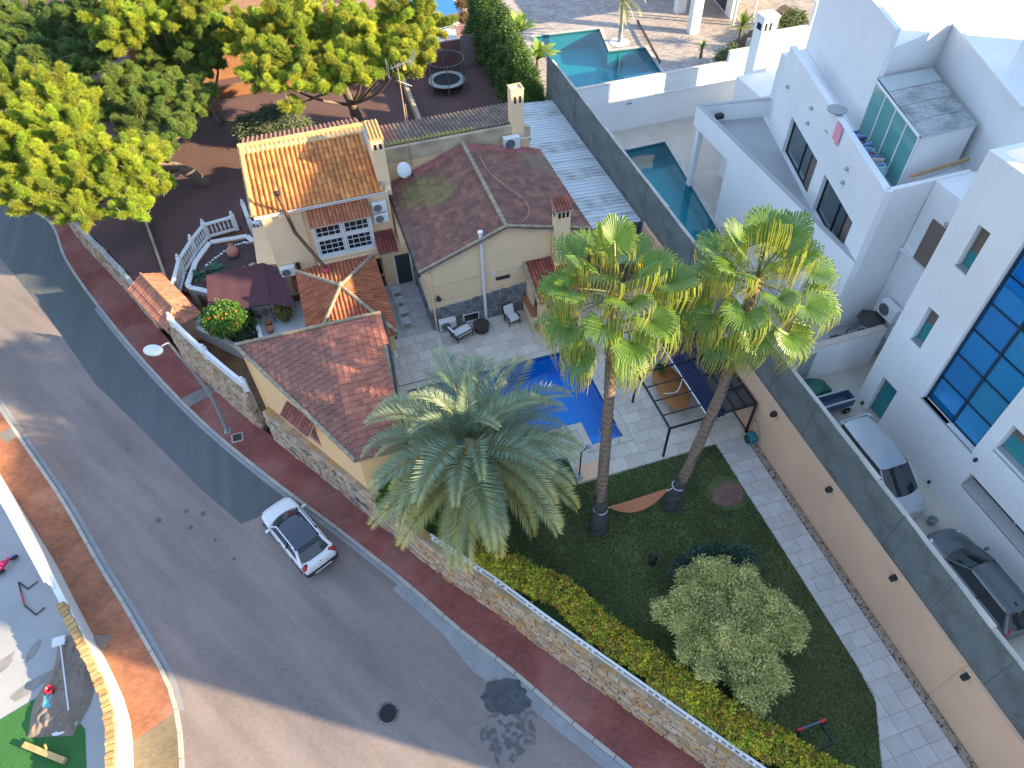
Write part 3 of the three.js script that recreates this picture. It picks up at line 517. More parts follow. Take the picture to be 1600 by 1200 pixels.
// ------------------------------------------------------------------ the gabled house in the middle
{
  const t = thing('gabled_house', 'cream gabled house with a weathered brown tile roof and stone plinth facing the pool', 'house', [8.3, 0, 28.5]);
  rnd = rngOf(81);
  part(t, 'wall', place(new THREE.ExtrudeGeometry(shapeOf([[0, 0], [8.8, 0], [8.8, 4.72], [4.35, 5.86], [0, 4.35]]), { depth: 8.2, bevelEnabled: false }).translate(0, 0, -8.2), [4.0, 28.5], [12.8, 28.5]), M.cream);
  const brown = [[.205, .095, .068], [.18, .085, .065], [.225, .105, .075], [.165, .08, .062]];
  const stainL = (s, u) => { const k = clamp(1 - Math.hypot((s - 6.3) / 1.7, (u - 1.5) / 1.6), 0, 1), m = clamp(1 - Math.hypot((s - 5.3) / 1.3, (u - 2.4) / 1.3), 0, 1), e = clamp((s - 7.6) / .6, 0, 1), q = clamp((.8 - u) / 1.5, 0, .35); return k + m > e ? [.19, .17, .055, Math.min(.8, 1.3 * Math.max(k, m))] : e > .05 ? [.30, .10, .095, e * .8] : [.10, .075, .06, q]; };
  const oL = { pitch: .3, course: .34, rise: .03, flatten: 1, cols: brown, stain: stainL };
  const T1 = unit(4.7, 1.7, 0), T2 = unit(-4.5, 1.25, 0);
  roofFace(t, V(3.65, 4.34, 28.2), unit(0, 0, 1), T1, [[0, 0], [8.45, 0], [8.45, 5.0], [0, 5.0]], oL);
  roofFace(t, V(13.05, 4.76, 28.2), unit(0, 0, 1), T2, [[0, 0], [8.45, 0], [8.45, 4.86], [0, 4.86]], { ...oL, stain: (s, u) => s > 7.9 ? [.30, .10, .095, .8] : [.21, .17, .11, clamp(1 - Math.hypot((s - 7) / 2, (u - .6) / 1.2), 0, .5)] });
  ridgeTiles(t, [8.36, 6.1, 28.15], [8.36, 6.1, 36.7], .13, .42, CAPS_OLD);
  ridgeTiles(t, [3.62, 4.40, 28.28], [8.3, 6.1, 28.28], .1, .36, CAPS_OLD, 'verge_tile');
  ridgeTiles(t, [8.42, 6.1, 28.28], [13.05, 4.83, 28.28], .1, .36, CAPS_OLD, 'verge_tile');
  part(t, 'gutter', [bar([3.58, 4.27, 28.1], [3.58, 4.27, 36.6], .07, 8)], M.blackPlastic);
  part(t, 'render_joint', [box(4.05, 12.7, 3.03, 3.05, 28.49, 28.5), box(4.05, 12.7, 1.98, 2.0, 28.488, 28.5)].map((g) => g), M.creamOld);
  part(t, 'plinth_band', [wallOn([4.0, 28.5], [9.7, 28.5], .05, [[0, 0], [5.7, 0], [5.7, 2.05], [3.5, 1.75], [2.6, 1.72], [0, 1.55]]), box(3.95, 4.0, 0, 1.5, 28.5, 33)], M.mortarGrey);
  stonesLeft = 220; facing(t, [4.05, 28.46], [9.7, 28.46], .02, (s) => 1.5 + .09 * s, STONE_BLUE, { lo: .28, hi: .6, row: .3, deep: .09 });
  facing(t, [3.96, 32.8], [3.96, 28.5], .02, () => 1.45, STONE_BLUE, { lo: .28, hi: .6, row: .3, deep: .07 });
  part(t, 'vent_pipe', [bar([7.0, .05, 28.36], [7.0, 5.95, 28.36], .09, 10), new THREE.CylinderGeometry(.14, .14, .12, 10).translate(7.0, 6.0, -28.36)], M.whiteTrim);
  part(t, 'downpipe', bar([4.15, .1, 28.38], [4.15, 4.2, 28.38], .05, 8), M.cream);
  part(t, 'wall_light', box(7.72, 8.5, 2.6, 2.74, 28.38, 28.5), M.blackPlastic);
  part(t, 'junction_box', box(7.5, 7.72, 2.98, 3.2, 28.45, 28.5), M.acWhite);
  const w = part(t, 'cellar_window', [box(5.7, 6.62, .12, .66, 28.38, 28.49)], M.whiteTrim); part(w, 'pane', box(5.76, 6.56, .17, .61, 28.365, 28.38), M.carGlass); part(w, 'sill', box(5.62, 6.7, .06, .12, 28.28, 28.5), M.mortarGrey);
  part(t, 'sconce', [lathe([[.02, 0], [.13, .05], [.15, .16], [.06, .3], [.01, .34]], 10, 4.45, 2.15, 28.32), box(4.4, 4.5, 2.25, 2.4, 28.32, 28.5)], M.blackPlastic);
  acUnit(t, 4.75, .12, 28.22, .95, .66, .36);
  part(t, 'cable', [tubeOf([[9.4, 6.0, 31.9], [10.1, 5.73, 30.6], [9.9, 5.78, 29.3], [9.3, 5.93, 28.6]], .018, 20, 4), tubeOf([[8.9, 6.08, 35.0], [9.0, 6.05, 33.2], [9.4, 6.0, 31.9]], .018, 20, 4)], M.creamOld);
  { // chimney of the barbecue, built against the gable
    const c = part(t, 'chimney', box(10.88, 11.66, 2.6, 6.75, 27.85, 28.42), M.cream);
    part(c, 'chimney_slot', [10.98, 11.2, 11.42].map((a) => box(a, a + .14, 6.2, 6.55, 27.835, 27.85)).concat([28.0, 28.2].map((b) => box(10.866, 10.88, 6.2, 6.55, b, b + .12))), M.darkOpen);
    rnd = rngOf(5); const cap = { pitch: .17, course: .42, rise: .05, cols: [[.33, .10, .07], [.28, .085, .06]] };
    roofFace(t, V(10.78, 6.74, 27.75), unit(1, 0, 0), unit(0, .32, .8), [[0, 0], [.98, 0], [.98, .8], [0, .8]], cap);
  }
}
{ // barbecue
  const t = thing('barbecue_shelter', 'masonry barbecue with a red tiled lean-to roof against the gable wall', 'barbecue', [10.6, 0, 27.2]); rnd = rngOf(83);
  part(t, 'pier', box(9.45, 9.85, 0, 2.3, 26.2, 26.6), M.cream); part(t, 'pier', box(11.3, 11.7, 0, 2.3, 26.2, 26.6), M.cream);
  part(t, 'side_wall', [box(9.2, 9.45, 0, .95, 26.6, 28.3), box(9.45, 9.6, 0, 2.2, 27.4, 28.42), box(11.5, 11.7, 0, 2.2, 26.6, 28.42)], M.cream);
  part(t, 'counter', box(9.15, 11.5, .95, 1.05, 26.65, 28.4), M.pot); part(t, 'hearth', [box(9.7, 11.4, 1.05, 1.9, 27.6, 28.4)], M.darkOpen);
  part(t, 'firewood_niche', box(9.3, 9.7, .1, .7, 26.58, 26.62), M.potPink);
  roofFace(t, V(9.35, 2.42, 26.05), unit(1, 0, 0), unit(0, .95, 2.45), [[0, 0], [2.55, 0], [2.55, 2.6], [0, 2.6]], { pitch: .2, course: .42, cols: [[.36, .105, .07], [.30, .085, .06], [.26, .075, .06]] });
  ridgeTiles(t, [9.33, 2.45, 26.05], [9.33, 3.38, 28.4], .08, .4, CAPS_OLD, 'verge_tile');
}
// ------------------------------------------------------------------ two-storey house on the left
{
  const t = thing('two_storey_house', 'cream two-storey house with a sunlit orange barrel-tile roof and a white shuttered window', 'house', [-.2, 0, 34]); rnd = rngOf(85);
  part(t, 'wall', box(-3.5, 3.35, 0, 5.82, 34.0, 40.2), M.cream);
  part(t, 'gable_filling', [wallOn([3.34, 34], [3.34, 40.2], .2, [[0, 5.7], [6.2, 5.7], [6.2, 6.6], [4.4, 7.15]]), wallOn([-3.3, 34], [-3.3, 40.2], .2, [[0, 5.7], [6.2, 5.7], [6.2, 6.6], [4.4, 7.15]])], M.cream);
  const or = [[.64, .25, .075], [.57, .215, .065], [.68, .29, .09], [.50, .19, .06]];
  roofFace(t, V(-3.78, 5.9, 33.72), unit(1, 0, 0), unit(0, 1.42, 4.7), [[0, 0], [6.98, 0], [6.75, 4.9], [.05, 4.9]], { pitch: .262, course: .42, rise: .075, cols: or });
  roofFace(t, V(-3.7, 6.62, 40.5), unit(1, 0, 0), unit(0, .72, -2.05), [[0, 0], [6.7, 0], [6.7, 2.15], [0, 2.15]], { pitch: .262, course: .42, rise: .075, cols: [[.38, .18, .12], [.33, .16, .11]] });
  ridgeTiles(t, [-3.85, 7.34, 38.42], [3.1, 7.34, 38.42], .17, .62, CAPS_YELLOW);
  part(t, 'ridge_mortar', slabQuad([-3.7, 7.23, 37.82], [2.9, 7.23, 37.82], [2.9, 7.36, 38.35], [-3.7, 7.36, 38.35], .08), surf([.58, .42, .22], { va: .2, fine: .2, period: 3, size: 128 }));
  ridgeTiles(t, [-3.8, 5.95, 33.72], [-3.75, 7.35, 38.4], .15, .5, CAPS_YELLOW, 'verge_tile');
  part(t, 'flashing', [slabQuad([3.0, 6.02, 34.0], [3.24, 6.02, 34.0], [3.1, 7.3, 38.3], [2.86, 7.3, 38.3], .05)], M.galv);
  part(t, 'cornice', [box(-3.8, 3.3, 5.68, 5.84, 33.74, 34.0), box(-3.8, 3.3, 5.84, 5.9, 33.66, 33.76)], M.whiteTrim);
  part(t, 'low_annex', [prism([[-4.7, 35.3], [-3.5, 35.0], [-3.5, 39.0], [-4.7, 39.0]], 0, 1.7)], M.cream);
  // the window: two pairs of white casements under a tiled hood
  const W = part(t, 'window', [box(-1.08, 2.08, 2.48, 2.62, 33.55, 34.0), box(-1.12, -1.0, 2.62, 4.92, 33.6, 34), box(2.0, 2.12, 2.62, 4.92, 33.6, 34), box(-1.12, 2.12, 4.84, 4.95, 33.6, 34), box(.44, .56, 2.62, 4.84, 33.58, 33.66), box(-1.0, 2.0, 3.7, 3.8, 33.6, 33.66)], M.whiteTrim);
  part(W, 'sill', box(-1.2, 2.25, 2.3, 2.48, 33.45, 34.0), M.cream);
  part(t, 'window_reveal', box(-1.0, 2.0, 2.6, 4.85, 33.9, 33.995), M.darkOpen);
  for (const [x0, x1] of [[-.98, .42], [.58, 1.98]]) for (const [y0, y1] of [[2.64, 3.68], [3.82, 4.83]]) {
    const f = .07, c = part(t, 'casement', [box(x0, x1, y0, y0 + f, 33.62, 33.68), box(x0, x1, y1 - f, y1, 33.62, 33.68), box(x0, x0 + f, y0, y1, 33.615, 33.685), box(x1 - f, x1, y0, y1, 33.615, 33.685), ...[1, 2, 3].map((k) => box(x0 + k * (x1 - x0) / 4 - .014, x0 + k * (x1 - x0) / 4 + .014, y0 + f, y1 - f, 33.63, 33.665)), ...[1, 2].map((k) => box(x0 + f, x1 - f, y0 + k * (y1 - y0) / 3 - .014, y0 + k * (y1 - y0) / 3 + .014, 33.632, 33.663))], M.whiteTrim);
    for (let i = 0; i < 4; i++) for (let j = 0; j < 3; j++) { const w = (x1 - x0) / 4, h = (y1 - y0) / 3; part(c, 'pane', box(x0 + i * w + .015, x0 + (i + 1) * w - .015, y0 + j * h + .015, y0 + (j + 1) * h - .015, 33.668, 33.676), M.carGlass); }
  }
  roofFace(t, V(-1.2, 4.98, 33.15), unit(1, 0, 0), unit(0, .75, .85), [[0, 0], [3.35, 0], [3.35, 1.12], [0, 1.12]], { pitch: .2, course: .4, rise: .05, cols: [[.46, .17, .08], [.40, .14, .07]] });
  part(t, 'balcony_beam', [box(-1.3, 2.3, 1.9, 2.3, 33.3, 34.0)], M.cream);
  part(t, 'ground_window', box(-1.6, 2.2, .2, 1.8, 33.97, 34.02), M.carGlass);
  acUnit(t, 2.72, 5.02 - .28, 33.75, .8, .56, .32); acUnit(t, 2.72, 4.02, 33.75, .8, .56, .32); acUnit(t, -3.0, 1.75, 33.75, .82, .58, .32);
  part(t, 'pipe_box', box(-2.5, -2.3, 1.9, 2.3, 33.85, 34.0), M.blackPlastic);
  part(t, 'downpipe', bar([-1.45, 1.2, 33.93], [-1.45, 5.6, 33.93], .05, 8), M.cream);
  roofFace(t, V(-3.0, .98, 33.1), unit(1, 0, 0), unit(0, .42, .8), [[0, 0], [1.3, 0], [1.3, .95], [0, .95]], { pitch: .17, course: .42, rise: .045, cols: [[.33, .09, .075], [.28, .08, .07]] });
  const ch = part(t, 'chimney', box(2.95, 3.62, 5.2, 8.55, 34.35, 36.2), M.cream);
  part(ch, 'chimney_slot', [box(3.08, 3.22, 8.0, 8.3, 34.335, 34.35), box(3.36, 3.5, 8.0, 8.3, 34.335, 34.35)], M.darkOpen);
  part(ch, 'chimney_cap', [box(2.9, 3.67, 8.55, 8.62, 34.3, 36.25), ...[0, 1, 2, 3].map((k) => new THREE.CylinderGeometry(.08, .08, 1.9, 8, 1, false, 0, Math.PI).rotateX(Math.PI / 2).rotateZ(Math.PI / 2).translate(3.0 + k * .19, 8.63, -35.28))], CAPS_YELLOW[0]);
  const fl = part(t, 'flue_pipe', [bar([-.9, 3.1, 31.9], [-2.0, 4.6, 33.55], .1, 10), bar([-2.0, 4.6, 33.55], [-2.28, 7.0, 33.6], .1, 10), new THREE.SphereGeometry(.11, 10, 8).translate(-2.0, 4.6, -33.55)], surf([.13, .06, .045], { va: .4, fine: .3, period: 1, size: 128 }));
  part(fl, 'flue_cap', [lathe([[.0, .3], [.17, .2], [.17, .15], [.1, 0]], 12, -2.28, 6.95, 33.6)], M.blackPlastic);
  part(fl, 'flue_flange', [lathe([[.3, 0], [.26, .08], [.12, .14]], 8, -.9, 3.06, 31.85)], flat(.35, .04, .05, .6));
}
{ // link building between the two houses
  const t = thing('link_building', 'narrow cream link with red tiles and a dark green door between the two houses', 'building', [3.0, 0, 33]); rnd = rngOf(87);
  part(t, 'wall', [box(2.25, 3.95, 0, 2.65, 32.95, 36.5), wallOn([3.45, 32.9], [3.45, 36], .3, [[0, 2.4], [3.1, 2.4], [3.1, 4.0], [2.0, 4.0], [.6, 3.0], [0, 2.9]])], M.cream);
  roofFace(t, V(2.1, 2.72, 32.6), unit(1, 0, 0), unit(0, 1.0, 2.9), [[0, 0], [1.1, 0], [1.1, 3.05], [0, 3.05]], { pitch: .18, course: .42, rise: .05, cols: [[.27, .075, .06], [.23, .065, .055]] });
  const d = part(t, 'door', box(2.95, 3.8, .04, 2.1, 32.88, 32.95), flat(.03, .055, .055, .5)); part(d, 'door_frame', [box(2.86, 2.95, .04, 2.2, 32.87, 32.95), box(3.8, 3.9, .04, 2.2, 32.87, 32.95)], M.whiteTrim);
}
{ // long rear wing
  const t = thing('rear_wing', 'long low wing with a lichen-grey tile roof and stained wall behind the gabled house', 'building', [8, 0, 38]); rnd = rngOf(89);
  part(t, 'wall', prism([[3.6, 37.0], [12.6, 37.0], [12.6, 40.7], [3.4, 40.7]], 0, 5.55), M.cream);
  part(t, 'parapet_wall', [wallOn([3.62, 37.25], [12.62, 37.25], .3, [[0, 5.5], [9, 5.5], [9, 5.2], [9, 6.1], [8.2, 6.4], [0, 6.4]])], M.creamOld);
  const gr = [[.20, .15, .115], [.17, .135, .11], [.24, .17, .125], [.22, .14, .12]];
  roofFace(t, V(3.3, 5.62, 40.95), unit(1, 0, 0), unit(0, .82, -3.75), [[0, 0], [9.2, 0], [8.3, 3.85], [.4, 3.85]], { pitch: .24, course: .42, rise: .06, cols: gr, stain: (s, u) => u > 3.3 && s < 6 ? [.33, .29, .07, .75] : s < 1.6 ? [.36, .14, .10, .6] : [.1, .085, .07, u > 1 && u < 2.6 && s > 3.6 && s < 4.6 ? .6 : 0] });
  const ch = part(t, 'chimney', box(11.45, 12.2, 5.0, 8.5, 36.92, 37.6), M.cream);
  part(ch, 'chimney_slot', [box(11.62, 11.74, 7.75, 8.15, 36.905, 36.92), box(11.92, 12.04, 7.75, 8.15, 36.905, 36.92)], M.darkOpen);
  part(ch, 'chimney_rim', [box(11.42, 12.23, 8.5, 8.58, 36.89, 37.0), box(11.42, 12.23, 8.5, 8.58, 37.52, 37.63), box(11.42, 11.53, 8.5, 8.58, 37.0, 37.52), box(12.12, 12.23, 8.5, 8.58, 37.0, 37.52)], M.creamOld);
  acUnit(t, 11.3, 5.2, 36.6, 1.0, .75, .4); part(t, 'conduit', bar([11.8, 5.5, 36.85], [12.7, 5.55, 36.85], .04, 6), M.whiteTrim);
}
{ // aerial and dish
  const t = thing('television_aerial', 'tall rusty mast with a television aerial on the rear wing', 'aerial', [5.3, 6.2, 36.9]);
  part(t, 'mast', [bar([5.3, 5.2, 36.88], [5.3, 9.0, 36.88], .035, 6), bar([5.3, 8.6, 36.88], [5.28, 11.1, 36.88], .025, 6), bar([5.4, 7.6, 36.86], [5.4, 8.9, 36.86], .02, 6)], flat(.42, .30, .20, .7));
  const rods = []; for (let k = 0; k < 6; k++) rods.push(bar([5.0 + k * .2, 10.9 + k * .05, 36.5], [5.0 + k * .2, 10.9 + k * .05, 37.3], .012, 4)); 
  part(t, 'boom', bar([4.9, 10.9, 36.9], [6.2, 11.2, 36.9], .02, 5), M.steel); part(t, 'element', rods, M.steel); part(t, 'dipole', [bar([5.9, 10.8, 36.7], [6.3, 11.6, 36.7], .025, 4), bar([5.9, 10.8, 37.1], [6.3, 11.6, 37.1], .025, 4), bar([5.2, 10.2, 36.9], [5.9, 9.8, 36.9], .02, 4)], M.steel); part(t, 'amplifier', box(5.55, 5.72, 10.75, 11.0, 36.8, 37.0), flat(.6, .42, .05, .6)); part(t, 'reflector', [bar([4.75, 10.5, 36.6], [4.75, 11.3, 36.6], .015, 4), bar([4.75, 10.5, 37.2], [4.75, 11.3, 37.2], .015, 4), bar([4.75, 10.5, 36.6], [4.75, 10.5, 37.2], .015, 4), bar([4.75, 11.3, 36.6], [4.75, 11.3, 37.2], .015, 4)], M.steel);
  const d = thing('satellite_dish', 'pale round satellite dish on the gabled roof beside the chimney', 'satellite dish', [4.75, 4.75, 36.2]);
  const g = new THREE.SphereGeometry(.85, 28, 8, 0, Math.PI * 2, 0, .56).scale(1, .8, 1).translate(0, -.85 * .8, 0); g.rotateX(1.0).rotateY(.45).translate(4.75, 5.45, -36.1);
  part(d, 'reflector', g, new THREE.MeshStandardMaterial({ color: 0xdfe3e6, roughness: .5, side: THREE.DoubleSide })); part(d, 'mount', [bar([4.75, 4.7, 36.3], [4.75, 5.4, 36.25], .03, 6)], M.steel); part(d, 'feed_arm', [bar([4.75, 5.1, 35.95], [5.05, 5.35, 35.55], .018, 5), box(5.0, 5.12, 5.32, 5.42, 35.48, 35.58)], M.blackPlastic);
}
{ // pavilion
  const t = thing('pavilion', 'square pavilion with an orange hipped tile roof and pale ridge caps between house and outbuilding', 'pavilion', [-.4, 0, 29.5]); rnd = rngOf(91);
  const a0 = -2.5, a1 = 1.8, b0 = 26.2, b1 = 32.75, h0 = 2.62, H = 3.62, cx = -.35, cb = 29.5, c = [[.42, .135, .062], [.37, .115, .055], [.45, .155, .07]], o = { pitch: .22, course: .42, rise: .06, cols: c };
  const len = (x, y) => Math.hypot(x, y), rise = H - h0;
  roofFace(t, V(a0, h0, b0), unit(1, 0, 0), unit(0, rise, cb - b0), [[0, 0], [a1 - a0, 0], [cx - a0, len(rise, cb - b0)]], o);
  roofFace(t, V(a0, h0, b1), unit(1, 0, 0), unit(0, rise, cb - b1), [[0, 0], [a1 - a0, 0], [cx - a0, len(rise, cb - b1)]], o);
  roofFace(t, V(a0, h0, b0), unit(0, 0, 1), unit(cx - a0, rise, 0), [[0, 0], [b1 - b0, 0], [cb - b0, len(rise, cx - a0)]], o);
  roofFace(t, V(a1, h0, b0), unit(0, 0, 1), unit(cx - a1, rise, 0), [[0, 0], [b1 - b0, 0], [cb - b0, len(rise, cx - a1)]], o);
  for (const [x, y] of [[a0, b0], [a1, b0], [a0, b1], [a1, b1]]) ridgeTiles(t, [x, h0 + .05, y], [cx, H + .06, cb], .11, .4, CAPS_OLD);
  part(t, 'finial', lathe([[.16, 0], [.2, .1], [.12, .2], [0, .26]], 10, cx, H + .06, cb), CAPS_OLD[0]);
  for (const [x, y] of [[-2.2, 26.5], [1.5, 26.5], [-2.2, 32.4], [1.5, 32.4]]) part(t, 'column', box(x - .15, x + .15, 0, 2.55, y - .15, y + .15), M.cream);
  part(t, 'eaves_beam', [box(a0 + .15, a1 - .15, 2.38, 2.52, b0 + .2, b0 + .34), box(a0 + .15, a1 - .15, 2.38, 2.52, b1 - .34, b1 - .2)], M.wood);
}
{ // outbuilding by the street
  const t = thing('outbuilding', 'orange rendered outbuilding with a reddish tile roof, standing on the street wall', 'outbuilding', [-2.2, 0, 22.5]); rnd = rngOf(93);
  const rh = (b) => 3.13 + (b - 19) * .147, A = [-5.45, 25.75], B = [-1.4, 19.0], C = [.45, 18.95], D = [1.1, 25.9];
  const edge = (p, q, holes) => { const l = dist(p, q), g = new THREE.ExtrudeGeometry((() => { const s = shapeOf([[0, -.6], [l, -.6], [l, rh(q[1])], [0, rh(p[1])]]); for (const h of holes || []) { const w = new THREE.Path(); [[h[0], h[2]], [h[1], h[2]], [h[1], h[3]], [h[0], h[3]]].forEach(([x, y], i) => i ? w.lineTo(x, y) : w.moveTo(x, y)); s.holes.push(w); } return s; })(), { depth: .22, bevelEnabled: false }); return place(g.translate(0, 0, -.22), p, q); };
  part(t, 'wall', [edge(A, B, [[3.1, 4.7, .7, 2.3]]), edge(B, C), edge(C, D), edge(D, A)], M.orangeWall);
  const on = (s, h, d) => [A[0] + (B[0] - A[0]) * s / dist(A, B) + d * -.856, h, A[1] + (B[1] - A[1]) * s / dist(A, B) + d * -.517];  // d metres out from the street face
  const w = part(t, 'window', [[3.12, .72, 4.68, .78], [3.12, 2.22, 4.68, 2.28], [3.12, .72, 3.18, 2.28], [4.62, .72, 4.68, 2.28], [3.87, .72, 3.93, 2.28]].map(([s0, h0, s1, h1]) => beam(on((s0 + s1) / 2 - (s1 - s0 > .1 ? .78 : 0), (h0 + h1) / 2 - (h1 - h0 > .1 ? .78 : 0), -.1), on((s0 + s1) / 2 + (s1 - s0 > .1 ? .78 : .001), (h0 + h1) / 2 + (h1 - h0 > .1 ? .78 : 0), -.1), .06, .06)), M.potPink);
  part(w, 'shutter', quad(on(3.1, .7, -.14), on(4.7, .7, -.14), on(4.7, 2.3, -.14), on(3.1, 2.3, -.14)), surf([.16, .075, .06], { va: .2, period: 1, size: 128 }));
  const dir = V(...on(1, 0, 0)).sub(V(...on(0, 0, 0))), out = V(...on(0, 0, 1)).sub(V(...on(0, 0, 0)));
  roofFace(t, V(...on(2.85, 2.36, .52)), dir, out.clone().multiplyScalar(-.52).add(new THREE.Vector3(0, .5, 0)).normalize(), [[0, 0], [2.0, 0], [2.0, .72], [0, .72]], { pitch: .2, course: .4, rise: .05, cols: [[.30, .105, .08], [.26, .095, .075]] });
  part(t, 'drip_ledge', beam(on(.3, .22, .02), on(2.2, .1, .02), .05, .05), CAPS[1]);
  part(t, 'roof_slab', [slabQuad([-5.75, rh(26.2) + .01, 26.25], [-1.6, rh(18.75) + .01, 18.7], [.62, rh(18.7) + .01, 18.65], [1.25, rh(26.2) + .01, 26.15], .12)], CAPS_OLD[1]);
  const sl = Math.hypot(1, .147);
  roofFace(t, V(-5.62, rh(18.72) + .06, 18.72), unit(1, 0, 0), unit(0, .147, 1), [[4.1, 0], [6.2, 0], [6.78, 7.45 * sl], [0, 7.45 * sl], [.05, 7.35 * sl]], { pitch: .3, course: .33, rise: .028, flatten: 1, cols: [[.42, .15, .10], [.38, .135, .09], [.46, .165, .11], [.35, .13, .09]], jitter: .1, stain: (s, u) => { const k = clamp(1 - Math.hypot((s - 4.2) / 1.0, (u - 5.2) / 1.4), 0, 1), e = clamp((2.6 - u + (s > 4 ? 0 : 9)) / 2.6, 0, 1), j = clamp(1 - Math.abs((s - .05) - (7.45 - u) * .55) / .9, 0, 1); return [.10, .085, .08, Math.max(k * .5, e * .45, j * .6)]; } });
  ridgeTiles(t, [-5.7, rh(26.2) + .1, 26.22], [1.2, rh(26.2) + .1, 26.15], .1, .42, CAPS_OLD, 'ridge_tile');
  ridgeTiles(t, [-1.55, rh(18.75) + .08, 18.72], [-5.72, rh(26.2) + .08, 26.2], .1, .42, CAPS_OLD, 'verge_tile');
  part(t, 'eaves_gutter', [bar([.68, rh(18.7), 18.6], [1.3, rh(26.2), 26.1], .06, 8)], M.blackPlastic);
}
// ------------------------------------------------------------------ the white villa on the right
{
  const t = thing('white_villa', 'large white modern villa with roof terraces and a blue glass wall on the right', 'villa', [23, 0, 20]);
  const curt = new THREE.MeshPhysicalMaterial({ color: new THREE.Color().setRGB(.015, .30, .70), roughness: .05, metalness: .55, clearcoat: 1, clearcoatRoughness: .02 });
  const curts = [curt, curt.clone(), curt.clone(), curt.clone()]; curts[1].color.setRGB(.015, .325, .66); curts[2].color.setRGB(.012, .26, .64); curts[3].color.setRGB(.025, .34, .62);  // pane blues differ to stand in for uneven reflections
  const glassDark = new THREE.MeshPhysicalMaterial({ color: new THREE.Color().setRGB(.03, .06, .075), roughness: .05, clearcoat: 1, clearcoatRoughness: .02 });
  // near wing: facade on a = 23
  const X = (b) => b + 6.4, y = [[-1.4, 0], [23.06, 0], [23.06, 13.9], [12.4, 13.9], [12.4, 15], [9, 15], [9, 17.2], [-1.4, 17.2]];
  part(t, 'facade_wall', wallOn([23, -6.4], [23, 16.66], .4, y, [[X(14.95), X(15.55), 9.5, 11.45], [X(15.02), X(15.64), 5.3, 7.2], [X(14.9), X(15.9), .02, 2.5], [X(10.65), X(13.72), 3.4, 13.1], [X(.5), X(10.15), 1.62, 2.52], [X(3), X(10.05), 4.4, 5.92]]), M.white);
  part(t, 'near_wing', [box(23.4, 36, 0, 12.9, 6, 16.66), box(23.4, 36, 0, 14.6, 2.6, 6), box(23.4, 36, 0, 16.8, -7.8, 2.6), box(23.4, 36, 12.9, 13.9, 16.4, 16.66)], M.white);  // stepped tops out of view are shaped to cast the long shadows
  const pane = (b0, b1, h0, h1, m, a = 23.3) => box(a, a + .09, h0, h1, b0, b1);
  for (const [b0, b1, h0, h1, f] of [[14.95, 15.55, 9.5, 11.45, .36], [15.02, 15.64, 5.3, 7.2, .52]]) {
    const w = part(t, 'slit_window', [box(23.2, 23.395, h0, h0 + .05, b0, b1), box(23.25, 23.38, h0 + .05, h1, b0, b0 + .04), box(23.25, 23.38, h0 + .05, h1, b1 - .04, b1)], M.galv);
    part(w, 'pane', pane(b0 + .04, b1 - .04, h0 + .05, h0 + (h1 - h0) * f), M.teal); part(w, 'roller_blind', pane(b0 + .04, b1 - .04, h0 + (h1 - h0) * f, h1), M.blind); part(w, 'sill', box(22.98, 23.2, h0 - .03, h0 + .02, b0 - .02, b1 + .02), M.galv);
  }
  { const d = part(t, 'side_door', pane(14.94, 15.86, .06, 2.46), M.teal); part(d, 'door_frame', [box(23.25, 23.395, .04, 2.5, 15.84, 15.9), box(23.25, 23.395, 2.44, 2.5, 14.9, 15.84)], M.galv); part(d, 'threshold', box(22.95, 23.3, .0, .05, 14.88, 15.92), M.kerb); }
  { // curtain wall
    const fr = [], w = part(t, 'curtain_wall', [box(23.24, 23.36, 3.4, 13.1, 12.13, 12.22), box(23.2, 23.38, 3.4, 13.1, 13.65, 13.72), box(23.2, 23.38, 3.4, 13.1, 10.65, 10.72), ...[3.4, 4.75, 6.2, 7.6, 9.0, 10.4, 11.8, 13.02].map((h, k) => box(23.26, 23.36, h, h + (k % 2 ? .04 : .07), 10.72, 13.65))], flat(.015, .035, .06, .4)), hs = [3.4, 4.75, 6.2, 7.6, 9.0, 10.4, 11.8, 13.05];
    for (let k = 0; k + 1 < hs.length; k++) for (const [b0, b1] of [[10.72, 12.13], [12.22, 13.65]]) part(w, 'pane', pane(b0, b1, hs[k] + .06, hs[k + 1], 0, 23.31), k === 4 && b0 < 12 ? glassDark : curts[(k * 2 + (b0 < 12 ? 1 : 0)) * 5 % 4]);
    part(t, 'window_sill', box(22.97, 23.2, 3.33, 3.4, 10.6, 13.75), M.galv);
  }
  { const w = part(t, 'long_window', box(23.28, 23.385, 2.3, 2.52, .5, 10.1), M.metalDark); part(w, 'sill', slabQuad([23.0, 1.62, 10.12], [23.0, 1.62, .5], [23.38, 2.05, .5], [23.38, 2.05, 10.12], .04), M.concrete); for (let k = 0; k < 4; k++) part(w, 'pane', pane(.6 + k * 2.4, 2.9 + k * 2.4, 2.06, 2.3, 0, 23.33), glassDark); }
  { const w = part(t, 'wide_window', [box(23.25, 23.38, 4.46, 4.52, 3, 10.0)], M.galv); part(w, 'sill', slabQuad([22.97, 4.36, 10.05], [22.97, 4.36, 3], [23.3, 4.46, 3], [23.3, 4.46, 10.05], .05), M.galv); part(w, 'pane', pane(3.05, 10.0, 4.52, 5.3), M.teal); part(w, 'roller_blind', pane(3.05, 10.0, 5.3, 5.9), M.blind); }
  part(t, 'camera', [new THREE.SphereGeometry(.08, 10, 8).translate(22.93, 3.25, -10.3), box(22.95, 23, 3.28, 3.36, 10.24, 10.36)], M.blackPlastic);
  part(t, 'floor_light', [box(22.9, 23.0, .15, .3, 16.1, 16.22), box(22.9, 23, .15, .3, 11.2, 11.3)], M.blackPlastic);
  // middle wing
  const p0 = [23.57, 20.63], p1 = [27.6, 34.6], L = dist(p0, p1);
